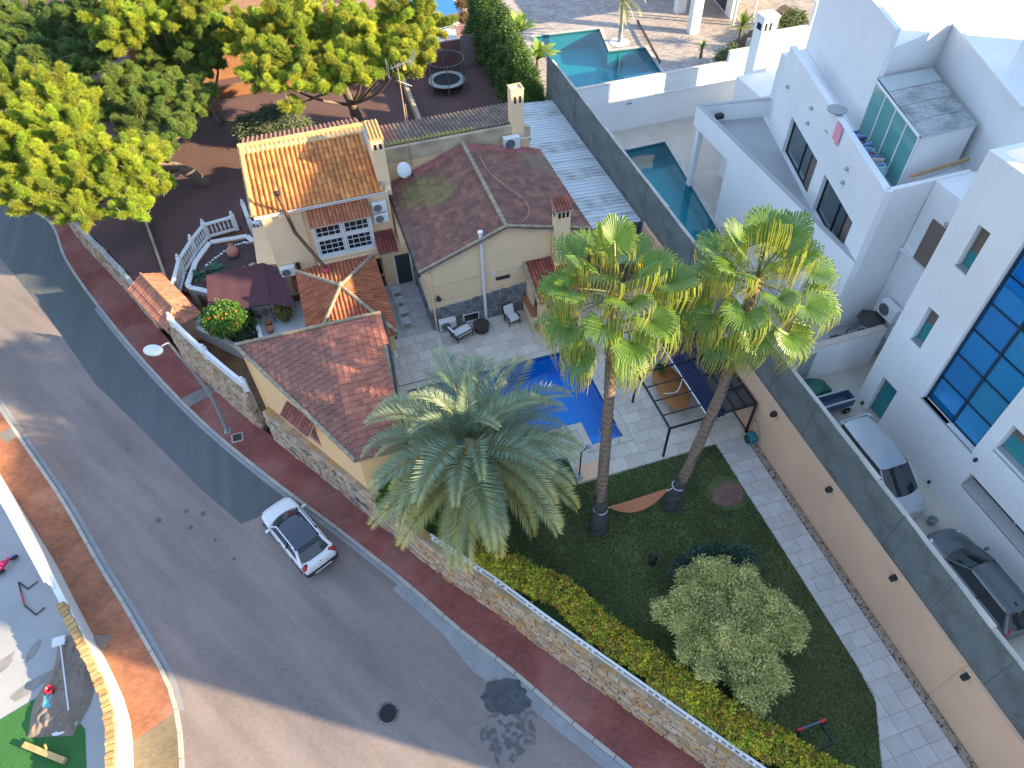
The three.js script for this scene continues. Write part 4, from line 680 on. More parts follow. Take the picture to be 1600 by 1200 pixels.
  part(t, 'ground_floor_wall', prism([p0, [28.2, 20.63], [28.2, 36.8], [26.3, 36.8], [26.3, 32.4], [23.57, 32.4]], 0, 4.2), M.white);
  part(t, 'terrace_slab', prism([p0, [28.2, 20.63], [28.2, 36.0], [23.57, 36.8]], 4.2, 4.42), M.white);
  part(t, 'terrace_floor', prism([[23.8, 20.9], p1, [27.9, 35.8], [23.8, 36.55]], 4.42, 4.46), surf([.36, .37, .37], { va: .1, period: 4, size: 256 }));
  part(t, 'terrace_parapet', [box(23.57, 23.79, 4.42, 5.57, 20.64, 36.8), wallOn([23.79, 36.78], [28.6, 35.9], .22, rectP(4.9, 4.42, 5.57))], M.white);
  part(t, 'parapet_cap', [box(23.54, 23.82, 5.57, 5.6, 20.62, 36.84), wallOn([23.82, 36.8], [28.6, 35.93], .28, rectP(4.9, 5.57, 5.6))], M.concrete);
  part(t, 'pillar', box(23.7, 24.05, 0, 4.2, 36.2, 36.6), M.white);
  part(t, 'wall', wallOn(p0, p1, .35, rectP(L, 4.43, 9.5), [[1.5, 5.7, 4.5, 6.75], [6.9, 11.6, 4.5, 6.75]]), M.white);
  part(t, 'upper_floor', prism([[23.98, 20.66], [28.2, 20.66], [28.2, 34.4], [27.95, 34.5]], 4.43, 8.42), M.white);
  part(t, 'end_parapet', [box(23.62, 28.2, 8.42, 9.5, 20.64, 20.86)], M.white);
  for (const [s0, s1] of [[1.5, 5.7], [6.9, 11.6]]) {
    const on = (s, d) => [p0[0] + (p1[0] - p0[0]) * s / L + d * .9607, p0[1] + (p1[1] - p0[1]) * s / L - d * .277];
    const pl = (x, y, h0, h1, d, th) => wallOn(on(x, d), on(y, d), th, rectP(y - x, h0, h1));
    const D = part(t, 'sliding_door', [pl(s0, s1, 4.5, 4.56, .22, .1), pl(s0, s1, 6.68, 6.75, .22, .1), pl(s0, s0 + .08, 4.56, 6.68, .22, .1), pl(s1 - .08, s1, 4.56, 6.68, .22, .1), pl((s0 + s1) / 2 - .05, (s0 + s1) / 2 + .05, 4.56, 6.68, .22, .1), pl(lerp(s0, s1, .27) - .05, lerp(s0, s1, .27) + .05, 4.56, 6.68, .22, .1)], M.metalDark);
    part(D, 'roller_blind', pl(s0 + .08, lerp(s0, s1, .27) - .05, 4.56, 6.68, .26, .04), M.blind);
    part(D, 'pane', pl(lerp(s0, s1, .27) + .05, (s0 + s1) / 2 - .05, 4.56, 6.68, .27, .04), glassDark); part(D, 'pane', pl((s0 + s1) / 2 + .05, s1 - .08, 4.56, 6.68, .27, .04), glassDark);
  }
  const wallPt = (s, h, d) => [p0[0] + (p1[0] - p0[0]) * s / L - d * .9607, h, p0[1] + (p1[1] - p0[1]) * s / L + d * .277];
  for (const [s, h] of [[3.6, 7.6], [3.7, 8.3], [9.3, 7.6], [9.4, 8.4], [13.2, 7.7]]) part(t, 'wall_lamp', [new THREE.SphereGeometry(.12, 10, 6, 0, 6.3, 0, 1.6).translate(...V(...wallPt(s, h, .08)).toArray()), box(...(([a, hh, b]) => [a - .04, a + .12, hh - .08, hh, b - .04, b + .04])(wallPt(s, h, .05)))], M.galv);
  // main block and recess of the roof terrace
  const rec = [[26.95, 26.9], [32.06, 28.4], [29.0, 20.6], [28.45, 16.7]];
  part(t, 'main_block', prism([...rec, [46, 16.7], [46, 28.4], [38, 33.6], [29.9, 36]], 8.42, 12.5), M.white);
  part(t, 'lower_block', [box(26.2, 46, 0, 9.5, 16.68, 20.61), box(28.21, 46, 0, 8.4, 20.64, 36)], M.white);
  part(t, 'fin_wall', wallOn([26.9, 26.75], [29.9, 36.05], .25, [[0, 8.43], [9.77, 8.43], [9.77, 13.6], [0, 13.6]], [[2.4, 2.75, 9.1, 11.0]]), M.white);
  part(t, 'slit_window', wallOn([27.7, 28.91], [27.87, 29.43], .05, rectP(.55, 9.05, 11.05)), glassDark);
  part(t, 'roof_parapet', [wallOn([32.0, 28.15], [28.95, 20.4], .2, [[0, 12.5], [8.3, 12.5], [8.3, 12.62], [0, 12.58]])], M.white);
  part(t, 'stair_tower', box(30.9, 37, 12.5, 16.5, 17, 23.5), M.white);
  // lean-to glass laundry room on the roof terrace
  const G = [[26.72, 26.5], [25.3, 21.65]], gl = dist(...G);
  const fr = part(t, 'glass_room_frame', [wallOn(G[0], G[1], .06, rectP(gl, 11.2, 11.3)), wallOn(G[0], G[1], .06, rectP(gl, 8.43, 8.5)), ...[0, .25, .5, .75, 1].map((f) => wallOn([lerp(G[0][0], G[1][0], f), lerp(G[0][1], G[1][1], f)], [lerp(G[0][0], G[1][0], f) - .02, lerp(G[0][1], G[1][1], f) - .06], .06, rectP(.07, 8.5, 11.2)))], M.whiteTrim);
  const gg = new THREE.MeshPhysicalMaterial({ color: new THREE.Color().setRGB(.16, .46, .44), roughness: .12, transmission: .35, thickness: 0 });
  for (let k = 0; k < 4; k++) { const f = k / 4 + .016, g2 = (k + 1) / 4 - .004; part(fr, 'glass_panel', wallOn([lerp(G[0][0], G[1][0], f), lerp(G[0][1], G[1][1], f)], [lerp(G[0][0], G[1][0], g2), lerp(G[0][1], G[1][1], g2)], .03, rectP(gl * (g2 - f), 8.52, 11.2)), gg); }
  part(t, 'side_panel', wallOn([25.4, 21.75], [29.4, 22.6], .08, [[0, 8.43], [4.09, 8.43], [4.09, 10.55], [0, 11.15]]), M.white);
  part(t, 'wooden_shelf', beam([25.3, 9.55, 21.2], [28.7, 9.55, 21.5], .12, .12), M.wood);
  { // corrugated translucent roof, sheet by sheet, streaked with dirt
    const cm = surf([.46, .52, .52], { va: .1, fine: .06, period: 3, rough: .35, size: 256, extra: (u, v, o) => o });
    const dirty = surf([.40, .43, .43], { va: .6, fine: .25, period: 2.6, stretch: 6, rough: .45, size: 256, tint: [.55, .52, .52] });
    const A = V(26.8, 11.36, 26.62), B = V(31.35, 10.55, 27.9), C = V(29.45, 10.6, 22.45), D = V(25.25, 11.3, 21.45);
    const at = (u, v) => { const p = A.clone().lerp(B, u), q = D.clone().lerp(C, u); return p.lerp(q, v); };
    for (let k = 0; k < 4; k++) {
      const pos = [], n = 24; for (let i = 0; i < n; i++) { const v0 = (k + i / n) / 4, v1 = (k + (i + 1) / n) / 4, h0 = .022 * Math.cos(i * Math.PI), h1 = -h0; const P = [at(0, v0), at(1, v0), at(1, v1), at(0, v1)]; P[0].y += h0; P[1].y += h0; P[2].y += h1; P[3].y += h1; for (const j of [0, 2, 1, 0, 3, 2]) pos.push(...P[j].toArray()); }
      const g = new THREE.BufferGeometry(); g.setAttribute('position', new THREE.Float32BufferAttribute(pos, 3)); g.computeVertexNormals(); part(t, 'roof_sheet', g, k ? dirty : cm).material.side = THREE.DoubleSide;
    }
    part(t, 'roof_batten', [0, .25, .5, .75, 1].map((v) => bar([...(([x, y, z]) => [x, y + .03, -z])(at(0, v).toArray())], [...(([x, y, z]) => [x, y + .03, -z])(at(1, v).toArray())], .03, 5)), M.steel);
  }
  // chimney, porch behind
  const ch = part(t, 'chimney', box(30.4, 31.5, 0, 8.0, 41.3, 42.3), M.white); part(ch, 'chimney_slot', [box(30.55, 30.7, 7.2, 7.7, 41.285, 41.3), box(30.9, 31.05, 7.2, 7.7, 41.285, 41.3), box(30.385, 30.4, 7.2, 7.6, 41.5, 42.0)], M.darkOpen); part(ch, 'chimney_cap', box(30.35, 31.55, 8.0, 8.12, 41.25, 42.35), M.whiteTrim);
  part(t, 'porch_block', box(29.2, 33, 0, 4.4, 38.2, 41.3), M.white); part(t, 'porch_opening', box(29.15, 29.2, .3, 2.2, 38.4, 39.3), M.darkOpen);
  // window in the recess between the wings, air conditioner
  const rw = part(t, 'recess_window', box(26.12, 26.19, 5.8, 8.0, 18.3, 19.8), M.blind); part(rw, 'sill', box(25.95, 26.19, 5.7, 5.78, 18.2, 20.6), M.whiteTrim);
  part(t, 'bulkhead_lamp', new THREE.SphereGeometry(.13, 12, 8).scale(.5, 1, 1.4).translate(26.15, 8.2, -19.0), M.galv);
  const ac = part(t, 'air_conditioner', new RoundedBoxGeometry(.42, .85, 1.1, 2, .03).translate(25.85, 2.75, -19.4), M.acWhite);
  part(ac, 'fan_grille', new THREE.CylinderGeometry(.33, .33, .02, 24).rotateZ(Math.PI / 2).translate(25.63, 2.75, -19.55), M.acFan); part(ac, 'bracket', [box(25.7, 26.2, 2.28, 2.32, 19.0, 19.05), box(25.7, 26.2, 2.28, 2.32, 19.75, 19.8)], M.steel);
  part(t, 'courtyard_floor', box(17.4, 26.2, 0, .9, 18.87, 20.6), M.concrete);
}
{ // garden walls of the villa
  const t = thing('courtyard_wall', 'low white wall with a grey door across the end of the driveway', 'wall', [20.5, 0, 18.7]);
  part(t, 'wall', wallOn([17.4, 18.85], [25.2, 18.85], .3, rectP(7.8, 0, 2.4), [[3.1, 3.95, .02, 2.05]]), M.white); part(t, 'wall_cap', box(17.4, 25.2, 2.4, 2.45, 18.53, 18.88), surf([.44, .38, .33], { va: .12, period: 3, size: 128 }));
  const d = part(t, 'door', box(20.52, 21.33, .04, 2.03, 18.62, 18.68), flat(.34, .38, .38, .4)); part(d, 'handle', box(20.6, 20.72, 1.0, 1.04, 18.57, 18.62), M.steel);
  const b = thing('stepped_garden_wall', 'white stepped retaining wall, sunlit, between the villa and the far patio', 'wall', [17.3, 0, 44.5]);
  const st = [[17.3, 30.5, 3.75], [30.5, 32.6, 4.5], [32.6, 36.8, 5.4], [36.8, 44, 7.0]]; for (const [x, y, h] of st) part(b, 'wall', box(x, y - .003, 0, h, 44.5, 44.78), M.white);
  part(b, 'wall_cap', st.map(([x, y, h]) => box(x, y - .003, h, h + .03, 44.46, 44.82)), surf([.55, .50, .44], { va: .1, period: 3, size: 128 })); part(b, 'wall_lamp', box(22.6, 22.95, 2.0, 2.12, 44.38, 44.5), M.galv); part(b, 'ledge', box(24.9, 33, 2.35, 2.42, 44.42, 44.5), M.white);
}
{ // unseen block, added beyond the right edge to keep the houses in shade
  const t = thing('added_shade_block', 'tall white unseen block added beyond the right edge to cast shade', 'building', [53, 0, 4]);
  part(t, 'wall', box(47, 60, 0, 28.0, .2, 8.2), M.white); part(t, 'roof', box(46.7, 60.3, 28.0, 28.25, -.1, 8.5), M.concrete);
  for (let f = 0; f < 8; f++) for (const b of [1.4, 4.6]) { const w = part(t, 'window', box(46.93, 46.99, 1.2 + f * 3.3, 2.9 + f * 3.3, b, b + 2.2), M.galv); part(w, 'pane', box(46.9, 46.93, 1.3 + f * 3.3, 2.8 + f * 3.3, b + .1, b + 2.1), M.carGlass); }
}
// ------------------------------------------------------------------ walls and fences between the plots
{
  const t = thing('boundary_wall', 'long tan rendered boundary wall along the garden path', 'wall', [16.9, 0, 12]);
  part(t, 'wall', [wallOn([16.85, -8], [16.85, 3.55], .16, [[0, -.3], [11.55, -.3], [11.55, 2.99], [0, 2.95]]), wallOn([16.85, 3.56], [16.85, 29.5], .16, [[0, -.3], [25.94, -.3], [25.94, 3.25], [0, 3.0]])], M.tan);
  const lampM = M.blackPlastic;
  for (const b of [3.3, 7.1, 11.2, 15.4]) { const l = thing('wall_lantern', { 3.3: 'black cube wall lamp on the tan wall, nearest to the bottom edge', 7.1: 'black cube wall lamp on the tan wall level with the olive tree', 11.2: 'black cube wall lamp on the tan wall level with the bare soil patch', 15.4: 'black round wall lamp on the tan wall near the pergola' }[b], 'wall lamp', [16.8, 2.7, b], 'lamps along the tan boundary wall');
    part(l, 'back_plate', box(16.82, 16.85, 2.66, 2.9, b - .1, b + .1), lampM); part(l, 'lamp_head', b > 15 ? new THREE.CylinderGeometry(.11, .13, .2, 14).translate(16.7, 2.8, -b) : new RoundedBoxGeometry(.2, .2, .2, 2, .02).translate(16.72, 2.8, -b), lampM); }
  const s = thing('screen_fence', 'dark grey-green shade netting fence standing on top of the tan wall', 'fence', [17.02, 3, 12]);
  const top = (b) => 5.1 + .015 * (b - 2), net = surf([.145, .165, .16], { va: .45, fine: .5, period: 3.5, rough: 1, bump: .015, tint: [.7, 1.0, .95], size: 512 });
  const posts = []; for (let b = -8; b < 46.5; b += 2.72) posts.push(b);
  for (let i = 0; i + 1 < posts.length; i++) { const b0 = posts[i], b1 = Math.min(posts[i + 1], 46.6), y0 = b0 < 29 ? 2.98 + .0095 * (b0 - 3) : 1.2; part(s, 'netting_panel', [wallOn([17.03 + .012 * (i % 2), b0 + .006], [17.03 + .012 * (i % 3), b1 - .006], .02, [[0, y0], [b1 - b0 - .012, y0], [b1 - b0 - .012, top(b1)], [(b1 - b0) / 2, top((b0 + b1) / 2) - .04], [0, top(b0)]])], net); }
  for (const b of posts) part(s, 'post', bar([17.09, 1.2, b], [17.09, top(b) + .02, b], .022, 6), M.galv);
  const w = thing('villa_boundary_wall', 'tall white wall behind the netting fence along the villa driveway', 'wall', [17.25, 0, 14]);
  for (let b = -8, k = 0; b < 46; b += 6, k++) { const e = Math.min(b + 6, 46.7), h = 4.92 + .013 * (b - 2); part(w, 'wall', box(17.13, 17.36, 0, h, b, e - .004), M.white); part(w, 'wall_cap', box(17.11, 17.4, h, h + .04, b, e - .006), surf([.52, .48, .42], { va: .2, fine: .1, period: 4, size: 128 })); }
}
{ // pebbles at the foot of the tan wall
  rnd = rngOf(121); const l = [], g0 = new THREE.IcosahedronGeometry(1, 0);
  for (let i = 0; i < 1500; i++) { const r = R(.03, .075); l.push(g0.clone().scale(r * R(.8, 1.5), r * .7, r * R(.8, 1.5)).rotateY(R(0, 6)).translate(R(16.53, 16.83), r * .3, -R(-3, 16.3))); }
  const o = part(null, 'pebble_strip', l, surf([.27, .215, .165], { va: .5, fine: .5, period: .6, size: 128 })); o.userData.kind = 'stuff';
}
function lowWall(name, label, cat, pts, h0, h1, th, m, capM, step) {
  const t = thing(name, label, cat, [pts[0][0], h0, pts[0][1]]);
  for (let i = 0; i + 1 < pts.length; i++) { const l = dist(pts[i], pts[i + 1]); part(t, 'wall', place(new THREE.BoxGeometry(l, h1 - h0, th), pts[i], pts[i + 1]).translate((pts[i + 1][0] - pts[i][0]) / 2, (h0 + h1) / 2, -(pts[i + 1][1] - pts[i][1]) / 2), m);
    if (capM) { const n = Math.max(1, Math.round(l / (step || .6))); for (let k = 0; k < n; k++) { const f = (k + .5) / n; part(t, 'coping_stone', place(new THREE.BoxGeometry(l / n * .97, .07, th + .1), pts[i], pts[i + 1]).translate((pts[i + 1][0] - pts[i][0]) * f, h1 + .036 + (k % 2) * .012, -(pts[i + 1][1] - pts[i][1]) * f), capM); } } }
  return t;
}
const balusterGeo = worldUV(new THREE.LatheGeometry([[.05, 0], [.05, .05], [.035, .08], [.07, .22], [.045, .38], [.03, .46], [.05, .52], [.05, .56]].map(([r, y]) => new THREE.Vector2(r, y)), 8));
function balustrade(label, pts, y, { h = .85, gap = .24, post = true, every = 1, rail = M.whiteTrim, group, skip, thin = 1 } = {}) {  // y: base height at each point
  const t = thing('balustrade', label, 'balustrade', [pts[0][0], y[0], pts[0][1]], group);
  for (let i = 0; i + 1 < pts.length; i++) {
    const p = pts[i], q = pts[i + 1], l = dist(p, q), n = Math.max(1, Math.round(l / gap)), P = (f, dh) => [lerp(p[0], q[0], f), lerp(y[i], y[i + 1], f) + dh, lerp(p[1], q[1], f)];
    part(t, 'base_rail', beam(P(0, .05 * thin), P(1, .05 * thin), .2 * thin, .1 * thin), rail); part(t, 'hand_rail', beam(P(0, h - .04), P(1, h - .04), .22 * thin, .1 * thin), rail);
    for (let k = 0; k < n; k++) { if (skip && skip(i, k)) continue; const o = shade(new THREE.Mesh(balusterGeo, rail)); o.name = 'baluster'; o.scale.y = (h - .18) / .56; o.position.copy(V(...P((k + .5) / n, .1))).sub(baseOf.get(t)); t.add(o); }
  }
  if (post) pts.forEach((p, i) => { if (i % every) return; const o = part(t, 'post', [box(p[0] - .13, p[0] + .13, y[i] - .05, y[i] + h + .1, p[1] - .13, p[1] + .13), lathe([[.15, 0], [.15, .04], [.06, .08], [.1, .18], [.07, .28], [0, .34]], 10, p[0], y[i] + h + .1, p[1])], rail); });
  return t;
}
balustrade('white balustrade with urn-topped posts curving down beside the entrance steps', [[-5.95, 41.75], [-7.75, 41.5], [-8.55, 40.2], [-9.35, 38.6], [-9.95, 36.3], [-10.0, 34.9]], [0, 0, -.05, -.15, -.5, -.75], { h: 1.0, gap: .26 });
balustrade('short white balustrade at the corner of the two-storey house', [[-5.2, 42.9], [-4.95, 40.9], [-4.3, 40.5]], [.05, .05, .05], { h: .9, gap: .26 });
{
  const g = offsetLine(between(32.6, 26.1), .18), n = 4, pts = [], ys = []; for (let i = 0; i <= n; i++) { const k = Math.round(i / n * (g.length - 1)); pts.push(g[k]); ys.push(lerp(1.1, .88, i / n)); }
  balustrade('white balustrade on the stone wall between the gate and the orange outbuilding', pts, ys, { h: .58, gap: .2, thin: .75, every: 2 });
  const f = offsetLine(between(52, 36.6), .18), p2 = [], y2 = []; for (let i = 0; i <= 6; i++) { p2.push(f[Math.round(i / 6 * (f.length - 1))]); y2.push(lerp(-.9, -.5, i / 6)); }
  balustrade('weathered white balustrade on the low wall under the pines', p2, y2, { h: .6, gap: .2, rail: surf([.50, .50, .48], { va: .25, period: 2, size: 128 }) });
  const r = offsetLine(between(15.8, -2.5), .22), p3 = [], y3 = []; for (let i = 0; i <= 7; i++) { p3.push(r[Math.round(i / 7 * (r.length - 1))]); y3.push(lerp(.3, .22, i / 7)); }
  balustrade('low white balustrade on the retaining wall behind the hedge', p3, y3, { h: .46, gap: .27, thin: .4, post: false, skip: (i, k) => (i < 4 && (k + i) % 7 > 3) });
  const lf = wallLineL.filter(([, b]) => b > 18.5 && b < 42), p4 = [], y4 = []; for (let i = 0; i <= 5; i++) { p4.push(offsetLine(lf, -.2)[Math.round(i / 5 * (lf.length - 1))]); y4.push(-.7); }
  balustrade('white concrete balustrade along the top of the sunlit white wall', p4.reverse(), y4, { h: .78, gap: .26, post: false, thin: .6 });
}
{ // white wall on the left with stones on top
  const t = thing('white_street_wall', 'white rendered street wall on the left, topped with yellow stones', 'wall', [-14, RY, 16]); const pts = offsetLine(wallLineL, -.14), core = [];
  for (let i = 0; i + 1 < pts.length; i++) core.push(place(new THREE.BoxGeometry(dist(pts[i], pts[i + 1]) + .004, 1.96, .26), pts[i], pts[i + 1]).translate((pts[i + 1][0] - pts[i][0]) / 2 - .0, -1.67, -(pts[i + 1][1] - pts[i][1]) / 2));
  part(t, 'wall', core, M.white);
  rnd = rngOf(131); const lf = smooth(offsetLine(pts.filter(([, b]) => b < 18.6 && b > 3), -.08), 60), mats = STONE_WARM.concat(CAPS_YELLOW);
  for (let i = 0; i + 1 < lf.length; i++) { const p = lf[i], q = lf[i + 1], g = roughStone[i % 6]; const o = shade(new THREE.Mesh(g, mats[Math.floor(rnd() * mats.length)])); o.name = 'cap_stone'; o.scale.set(dist(p, q) * .97, .2 + R(0, .06), .3 + R(0, .08)); o.rotation.y = Math.atan2(q[1] - p[1], q[0] - p[0]); o.position.copy(V((p[0] + q[0]) / 2, -.62, (p[1] + q[1]) / 2)).sub(baseOf.get(t)); t.add(o); }
}
{ // gate house
  const t = thing('gate_house', 'small street gate with an orange tiled hipped roof and tan side walls', 'gate', [-10.6, RY, 35]); rnd = rngOf(141);
  const A = [-11.75, 36.75], B = [-9.75, 32.65], l = dist(A, B), d = [(B[0] - A[0]) / l, (B[1] - A[1]) / l], n = [-d[1], d[0]];   // n: towards the garden
  const q = (s, o) => [A[0] + d[0] * s + n[0] * o, A[1] + d[1] * s + n[1] * o];
  part(t, 'side_wall', prism([q(0, -.1), q(0, 1.2), q(.5, 1.2), q(.5, -.1)], -2.3, .85), M.tan); part(t, 'side_wall', prism([q(l - .5, -.1), q(l - .5, 1.2), q(l, 1.2), q(l, -.1)], -2.3, .85), M.tan);
  part(t, 'lintel', prism([q(.5, -.05), q(.5, .35), q(l - .5, .35), q(l - .5, -.05)], .35, .84), M.tan);
  const dr = part(t, 'gate_leaf', prism([q(.5, .1), q(.5, .18), q(l - .5, .18), q(l - .5, .1)], SY + .05, .35), surf([.12, .06, .04], { va: .3, period: 1, size: 128 })); part(dr, 'handle', new THREE.SphereGeometry(.06, 8, 6).translate(...V(q(l / 2, .06)[0], -1.1, q(l / 2, .06)[1]).toArray()), M.steel);
  const D = unit(d[0], 0, d[1]), up = (o, k) => unit(n[0] * o, k, n[1] * o), P = (s, o, h) => V(q(s, o)[0], h, q(s, o)[1]);
  const cols = [[.43, .17, .105], [.39, .155, .10], [.46, .19, .12]], sl = Math.hypot(1.0, .52), o = { pitch: .2, course: .4, rise: .03, flatten: 1, cols };
  roofFace(t, P(-.2, -.4, .86), D, up(1.0, .52), [[0, 0], [l + .4, 0], [l - .5, sl], [0, sl]], o); roofFace(t, P(-.2, 1.6, .86), D, up(-1.0, .52), [[0, 0], [l + .4, 0], [l - .5, sl], [0, sl]], o);
  roofFace(t, P(l + .2, -.4, .86), unit(n[0], 0, n[1]), unit(-d[0] * .9, .52, -d[1] * .9), [[0, 0], [2, 0], [1, Math.hypot(.9, .52)]], o);
  ridgeTiles(t, [...q(-.2, .6).slice(0, 1), 1.42, q(-.2, .6)[1]], [q(l - .7, .6)[0], 1.42, q(l - .7, .6)[1]], .08, .4, CAPS);
  for (const e of [-.4, 1.6]) ridgeTiles(t, [q(l + .2, e)[0], .92, q(l + .2, e)[1]], [q(l - .7, .6)[0], 1.42, q(l - .7, .6)[1]], .07, .35, CAPS, 'hip_tile');
}
// planters of the entrance garden
{
  const rim = [[-8.9, 36.35], [-9.05, 36.7], [-8.5, 38.8], [-7.6, 40.45], [-5.3, 40.3], [-5.0, 39.6]];
  lowWall('raised_planter', 'raised planting bed with a white stepped coping beside the entrance balustrade', 'planter', rim, -.95, .3, .22, M.tan, M.whiteTrim, .55);
  lowWall('raised_planter', 'front wall of the raised bed, white coping beside the burgundy awning', 'planter', [[-8.9, 36.35], [-7.85, 35.6], [-6.9, 35.85]], -.95, .3, .22, M.mortarGrey, M.whiteTrim, .5);
  struct('planter_soil', prism([[-8.95, 36.6], [-8.45, 38.8], [-7.55, 40.35], [-5.1, 40.2], [-4.9, 36.9], [-6.9, 35.8], [-7.9, 35.6]], 0, .2), surf([.075, .05, .05], { va: .3, fine: .4, period: 2, bump: .02, size: 256 }));
  lowWall('flower_bed_wall', 'white edged bed wall under the orange tree', 'planter', [[-5.3, 30.35], [-6.5, 30.65], [-8.85, 33.3], [-8.2, 34.2]], -.95, -.05, .2, M.white, M.whiteTrim, .7);
  lowWall('flower_bed_wall', 'white low wall between the orange tree bed and the pot corner', 'planter', [[-5.25, 30.6], [-5.5, 33.2], [-4.4, 33.5]], -.1, .35, .22, M.whiteTrim, null);
  lowWall('flower_bed_wall', 'white low wall running from the bed to the awning', 'planter', [[-7.1, 33.4], [-5.5, 33.3]], -.1, .35, .22, M.whiteTrim, null);
  struct('bed_soil', prism([[-6.5, 30.7], [-8.75, 33.3], [-7.1, 33.4], [-5.5, 33.2], [-5.3, 30.5]], -.3, -.08), M.soil);
  struct('pot_corner_paving', sheet([[-5.2, 30.4], [-5.4, 33.2], [-4.3, 33.45], [-2.6, 33.4], [-2.6, 28], [-5, 28]], .012), surf([.50, .52, .55], { va: .12, period: 4, size: 256 }));
  rnd = rngOf(151); const g = []; for (let i = 0; i < 46; i++) { const u = rnd(); g.push([new THREE.IcosahedronGeometry(R(.08, .17), 0).scale(R(.8, 1.5), .7, 1).rotateY(R(0, 6)).translate(lerp(-7.4, -5.0, u), .26, -(lerp(36.6, 37.3, u) + R(-.25, .25)))]); }
  const rk = thing('rockery', 'line of pale rocks across the raised planting bed', 'rockery', [-6.2, .2, 37]); for (const x of g) part(rk, 'rock', x, STONE_PALE[Math.floor(rnd() * 2)]);
  const r2 = thing('rockery', 'thin arc of small white stones behind the clay urn', 'rockery', [-6.2, .2, 39.6]); for (let i = 0; i < 16; i++) { const u = i / 15; part(r2, 'rock', new THREE.IcosahedronGeometry(R(.06, .1), 0).scale(1.4, .7, 1).translate(lerp(-7.9, -5.2, u), .24, -(38.3 + 1.5 * Math.sin(u * 1.9) + R(-.06, .06))), M.whiteTrim); }
}
{ // far yard walls
  const t = thing('yard_back_wall', 'brown rendered back wall of the yard behind the trampoline', 'wall', [10, 0, 58.6]); part(t, 'wall', [wallOn([2.5, 58.9], [14.3, 59.0], .2, rectP(11.8, 0, 2.2))], surf([.22, .115, .105], { va: .2, period: 5, size: 256 })); part(t, 'pale_panel', wallOn([13.9, 58.75], [16.9, 58.9], .06, rectP(3.0, 0, 2.5)), surf([.27, .225, .225], { va: .2, fine: .3, period: 3, stretch: .2, size: 256 }));
  lowWall('yard_low_wall', 'low old cream wall running from the rear wing towards the trampoline', 'wall', [[8.25, 49.6], [8.5, 58]], 0, .75, .3, M.creamOld, null);
  lowWall('yard_kerb', 'thin pale garden kerb dividing the dark yard left of the balustrade', 'kerb', [[-10.25, 37.4], [-11.7, 44.9], [-12.2, 48]], 0, .18, .15, M.creamOld, null);
  const f = thing('pool_railing', 'dark iron railing in front of the far blue pool', 'railing', [15, 0, 64.6]), P = (u, h) => [lerp(12.6, 17.6, u), h, lerp(63.8, 65.3, u)];
  part(f, 'rail', [bar(P(0, 1.0), P(1, 1.0), .03, 5), bar(P(0, .12), P(1, .12), .03, 5)], M.iron); for (let i = 0; i <= 34; i++) part(f, 'picket', bar(P(i / 34, .1), P(i / 34, 1.05), .014, 4), M.iron);
  const h = thing('terracotta_house', 'terracotta house glimpsed behind the pine trunks', 'house', [-5, 0, 66]); const tm = surf([.29, .135, .065], { va: .15, period: 5, size: 256 });
  part(h, 'wall', wallOn([-12, 63.5], [1.5, 64.3], .3, rectP(13.5, 0, 3.4), [[8.2, 9.4, .9, 2.4], [3.2, 4.2, .05, 2.3]]), tm); part(h, 'wall', box(-12, 1.5, 0, 3.3, 64.4, 72), tm); part(h, 'roof', box(-12.3, 1.8, 3.42, 3.6, 63.2, 72.4), CAPS[0]); part(h, 'garden_step', box(-6.5, 0, 0, .9, 60.2, 60.5), tm); part(h, 'garden_step', box(-11, -6, 0, 1.3, 58.0, 58.3), tm);
}
// ------------------------------------------------------------------ vegetation
function leaves(n, { l = .12, w = .045, spread = .16, up = .4, fold = 0 }, seed) {     // a small spray of leaves
  const r = rngOf(seed), p = [], A = new THREE.Vector3(), B = new THREE.Vector3(), C = new THREE.Vector3();
  for (let i = 0; i < n; i++) {
    const d = new THREE.Vector3(r() * 2 - 1, (r() * 2 - 1) * .8 + up, r() * 2 - 1).normalize(), o = new THREE.Vector3(r() - .5, r() - .5, r() - .5).multiplyScalar(spread * 2), s = new THREE.Vector3(r() - .5, r() - .5, r() - .5).cross(d).normalize(), k = .7 + .6 * r(), L = l * k, W = w * k;
    A.copy(o); B.copy(o).addScaledVector(d, L * .5).addScaledVector(s, W); C.copy(o).addScaledVector(d, L); const D = o.clone().addScaledVector(d, L * .5).addScaledVector(s, -W);
    p.push(...A, ...B, ...C, ...A, ...C, ...D);
  }
  const g = new THREE.BufferGeometry(); g.setAttribute('position', new THREE.Float32BufferAttribute(p, 3)); g.computeVertexNormals(); return g;
}
function needles(n, len, w, seed) {
  const r = rngOf(seed), p = [];
  for (let i = 0; i < n; i++) { const d = new THREE.Vector3(r() * 2 - 1, r() * 1.7 - .5, r() * 2 - 1).normalize(), s = new THREE.Vector3(r() - .5, r() - .5, r() - .5).cross(d).normalize().multiplyScalar(w), L = len * (.6 + .6 * r()), o = new THREE.Vector3(r() - .5, r() - .5, r() - .5).multiplyScalar(len * .5); const e = o.clone().addScaledVector(d, L); p.push(o.x - s.x, o.y - s.y, o.z - s.z, o.x + s.x, o.y + s.y, o.z + s.z, e.x, e.y, e.z); }
  const g = new THREE.BufferGeometry(); g.setAttribute('position', new THREE.Float32BufferAttribute(p, 3)); g.computeVertexNormals(); return g;
}
const leafM = (tr, rough = .6) => new THREE.MeshPhysicalMaterial({ color: 0xffffff, roughness: rough, transmission: tr, thickness: 0, side: THREE.DoubleSide });
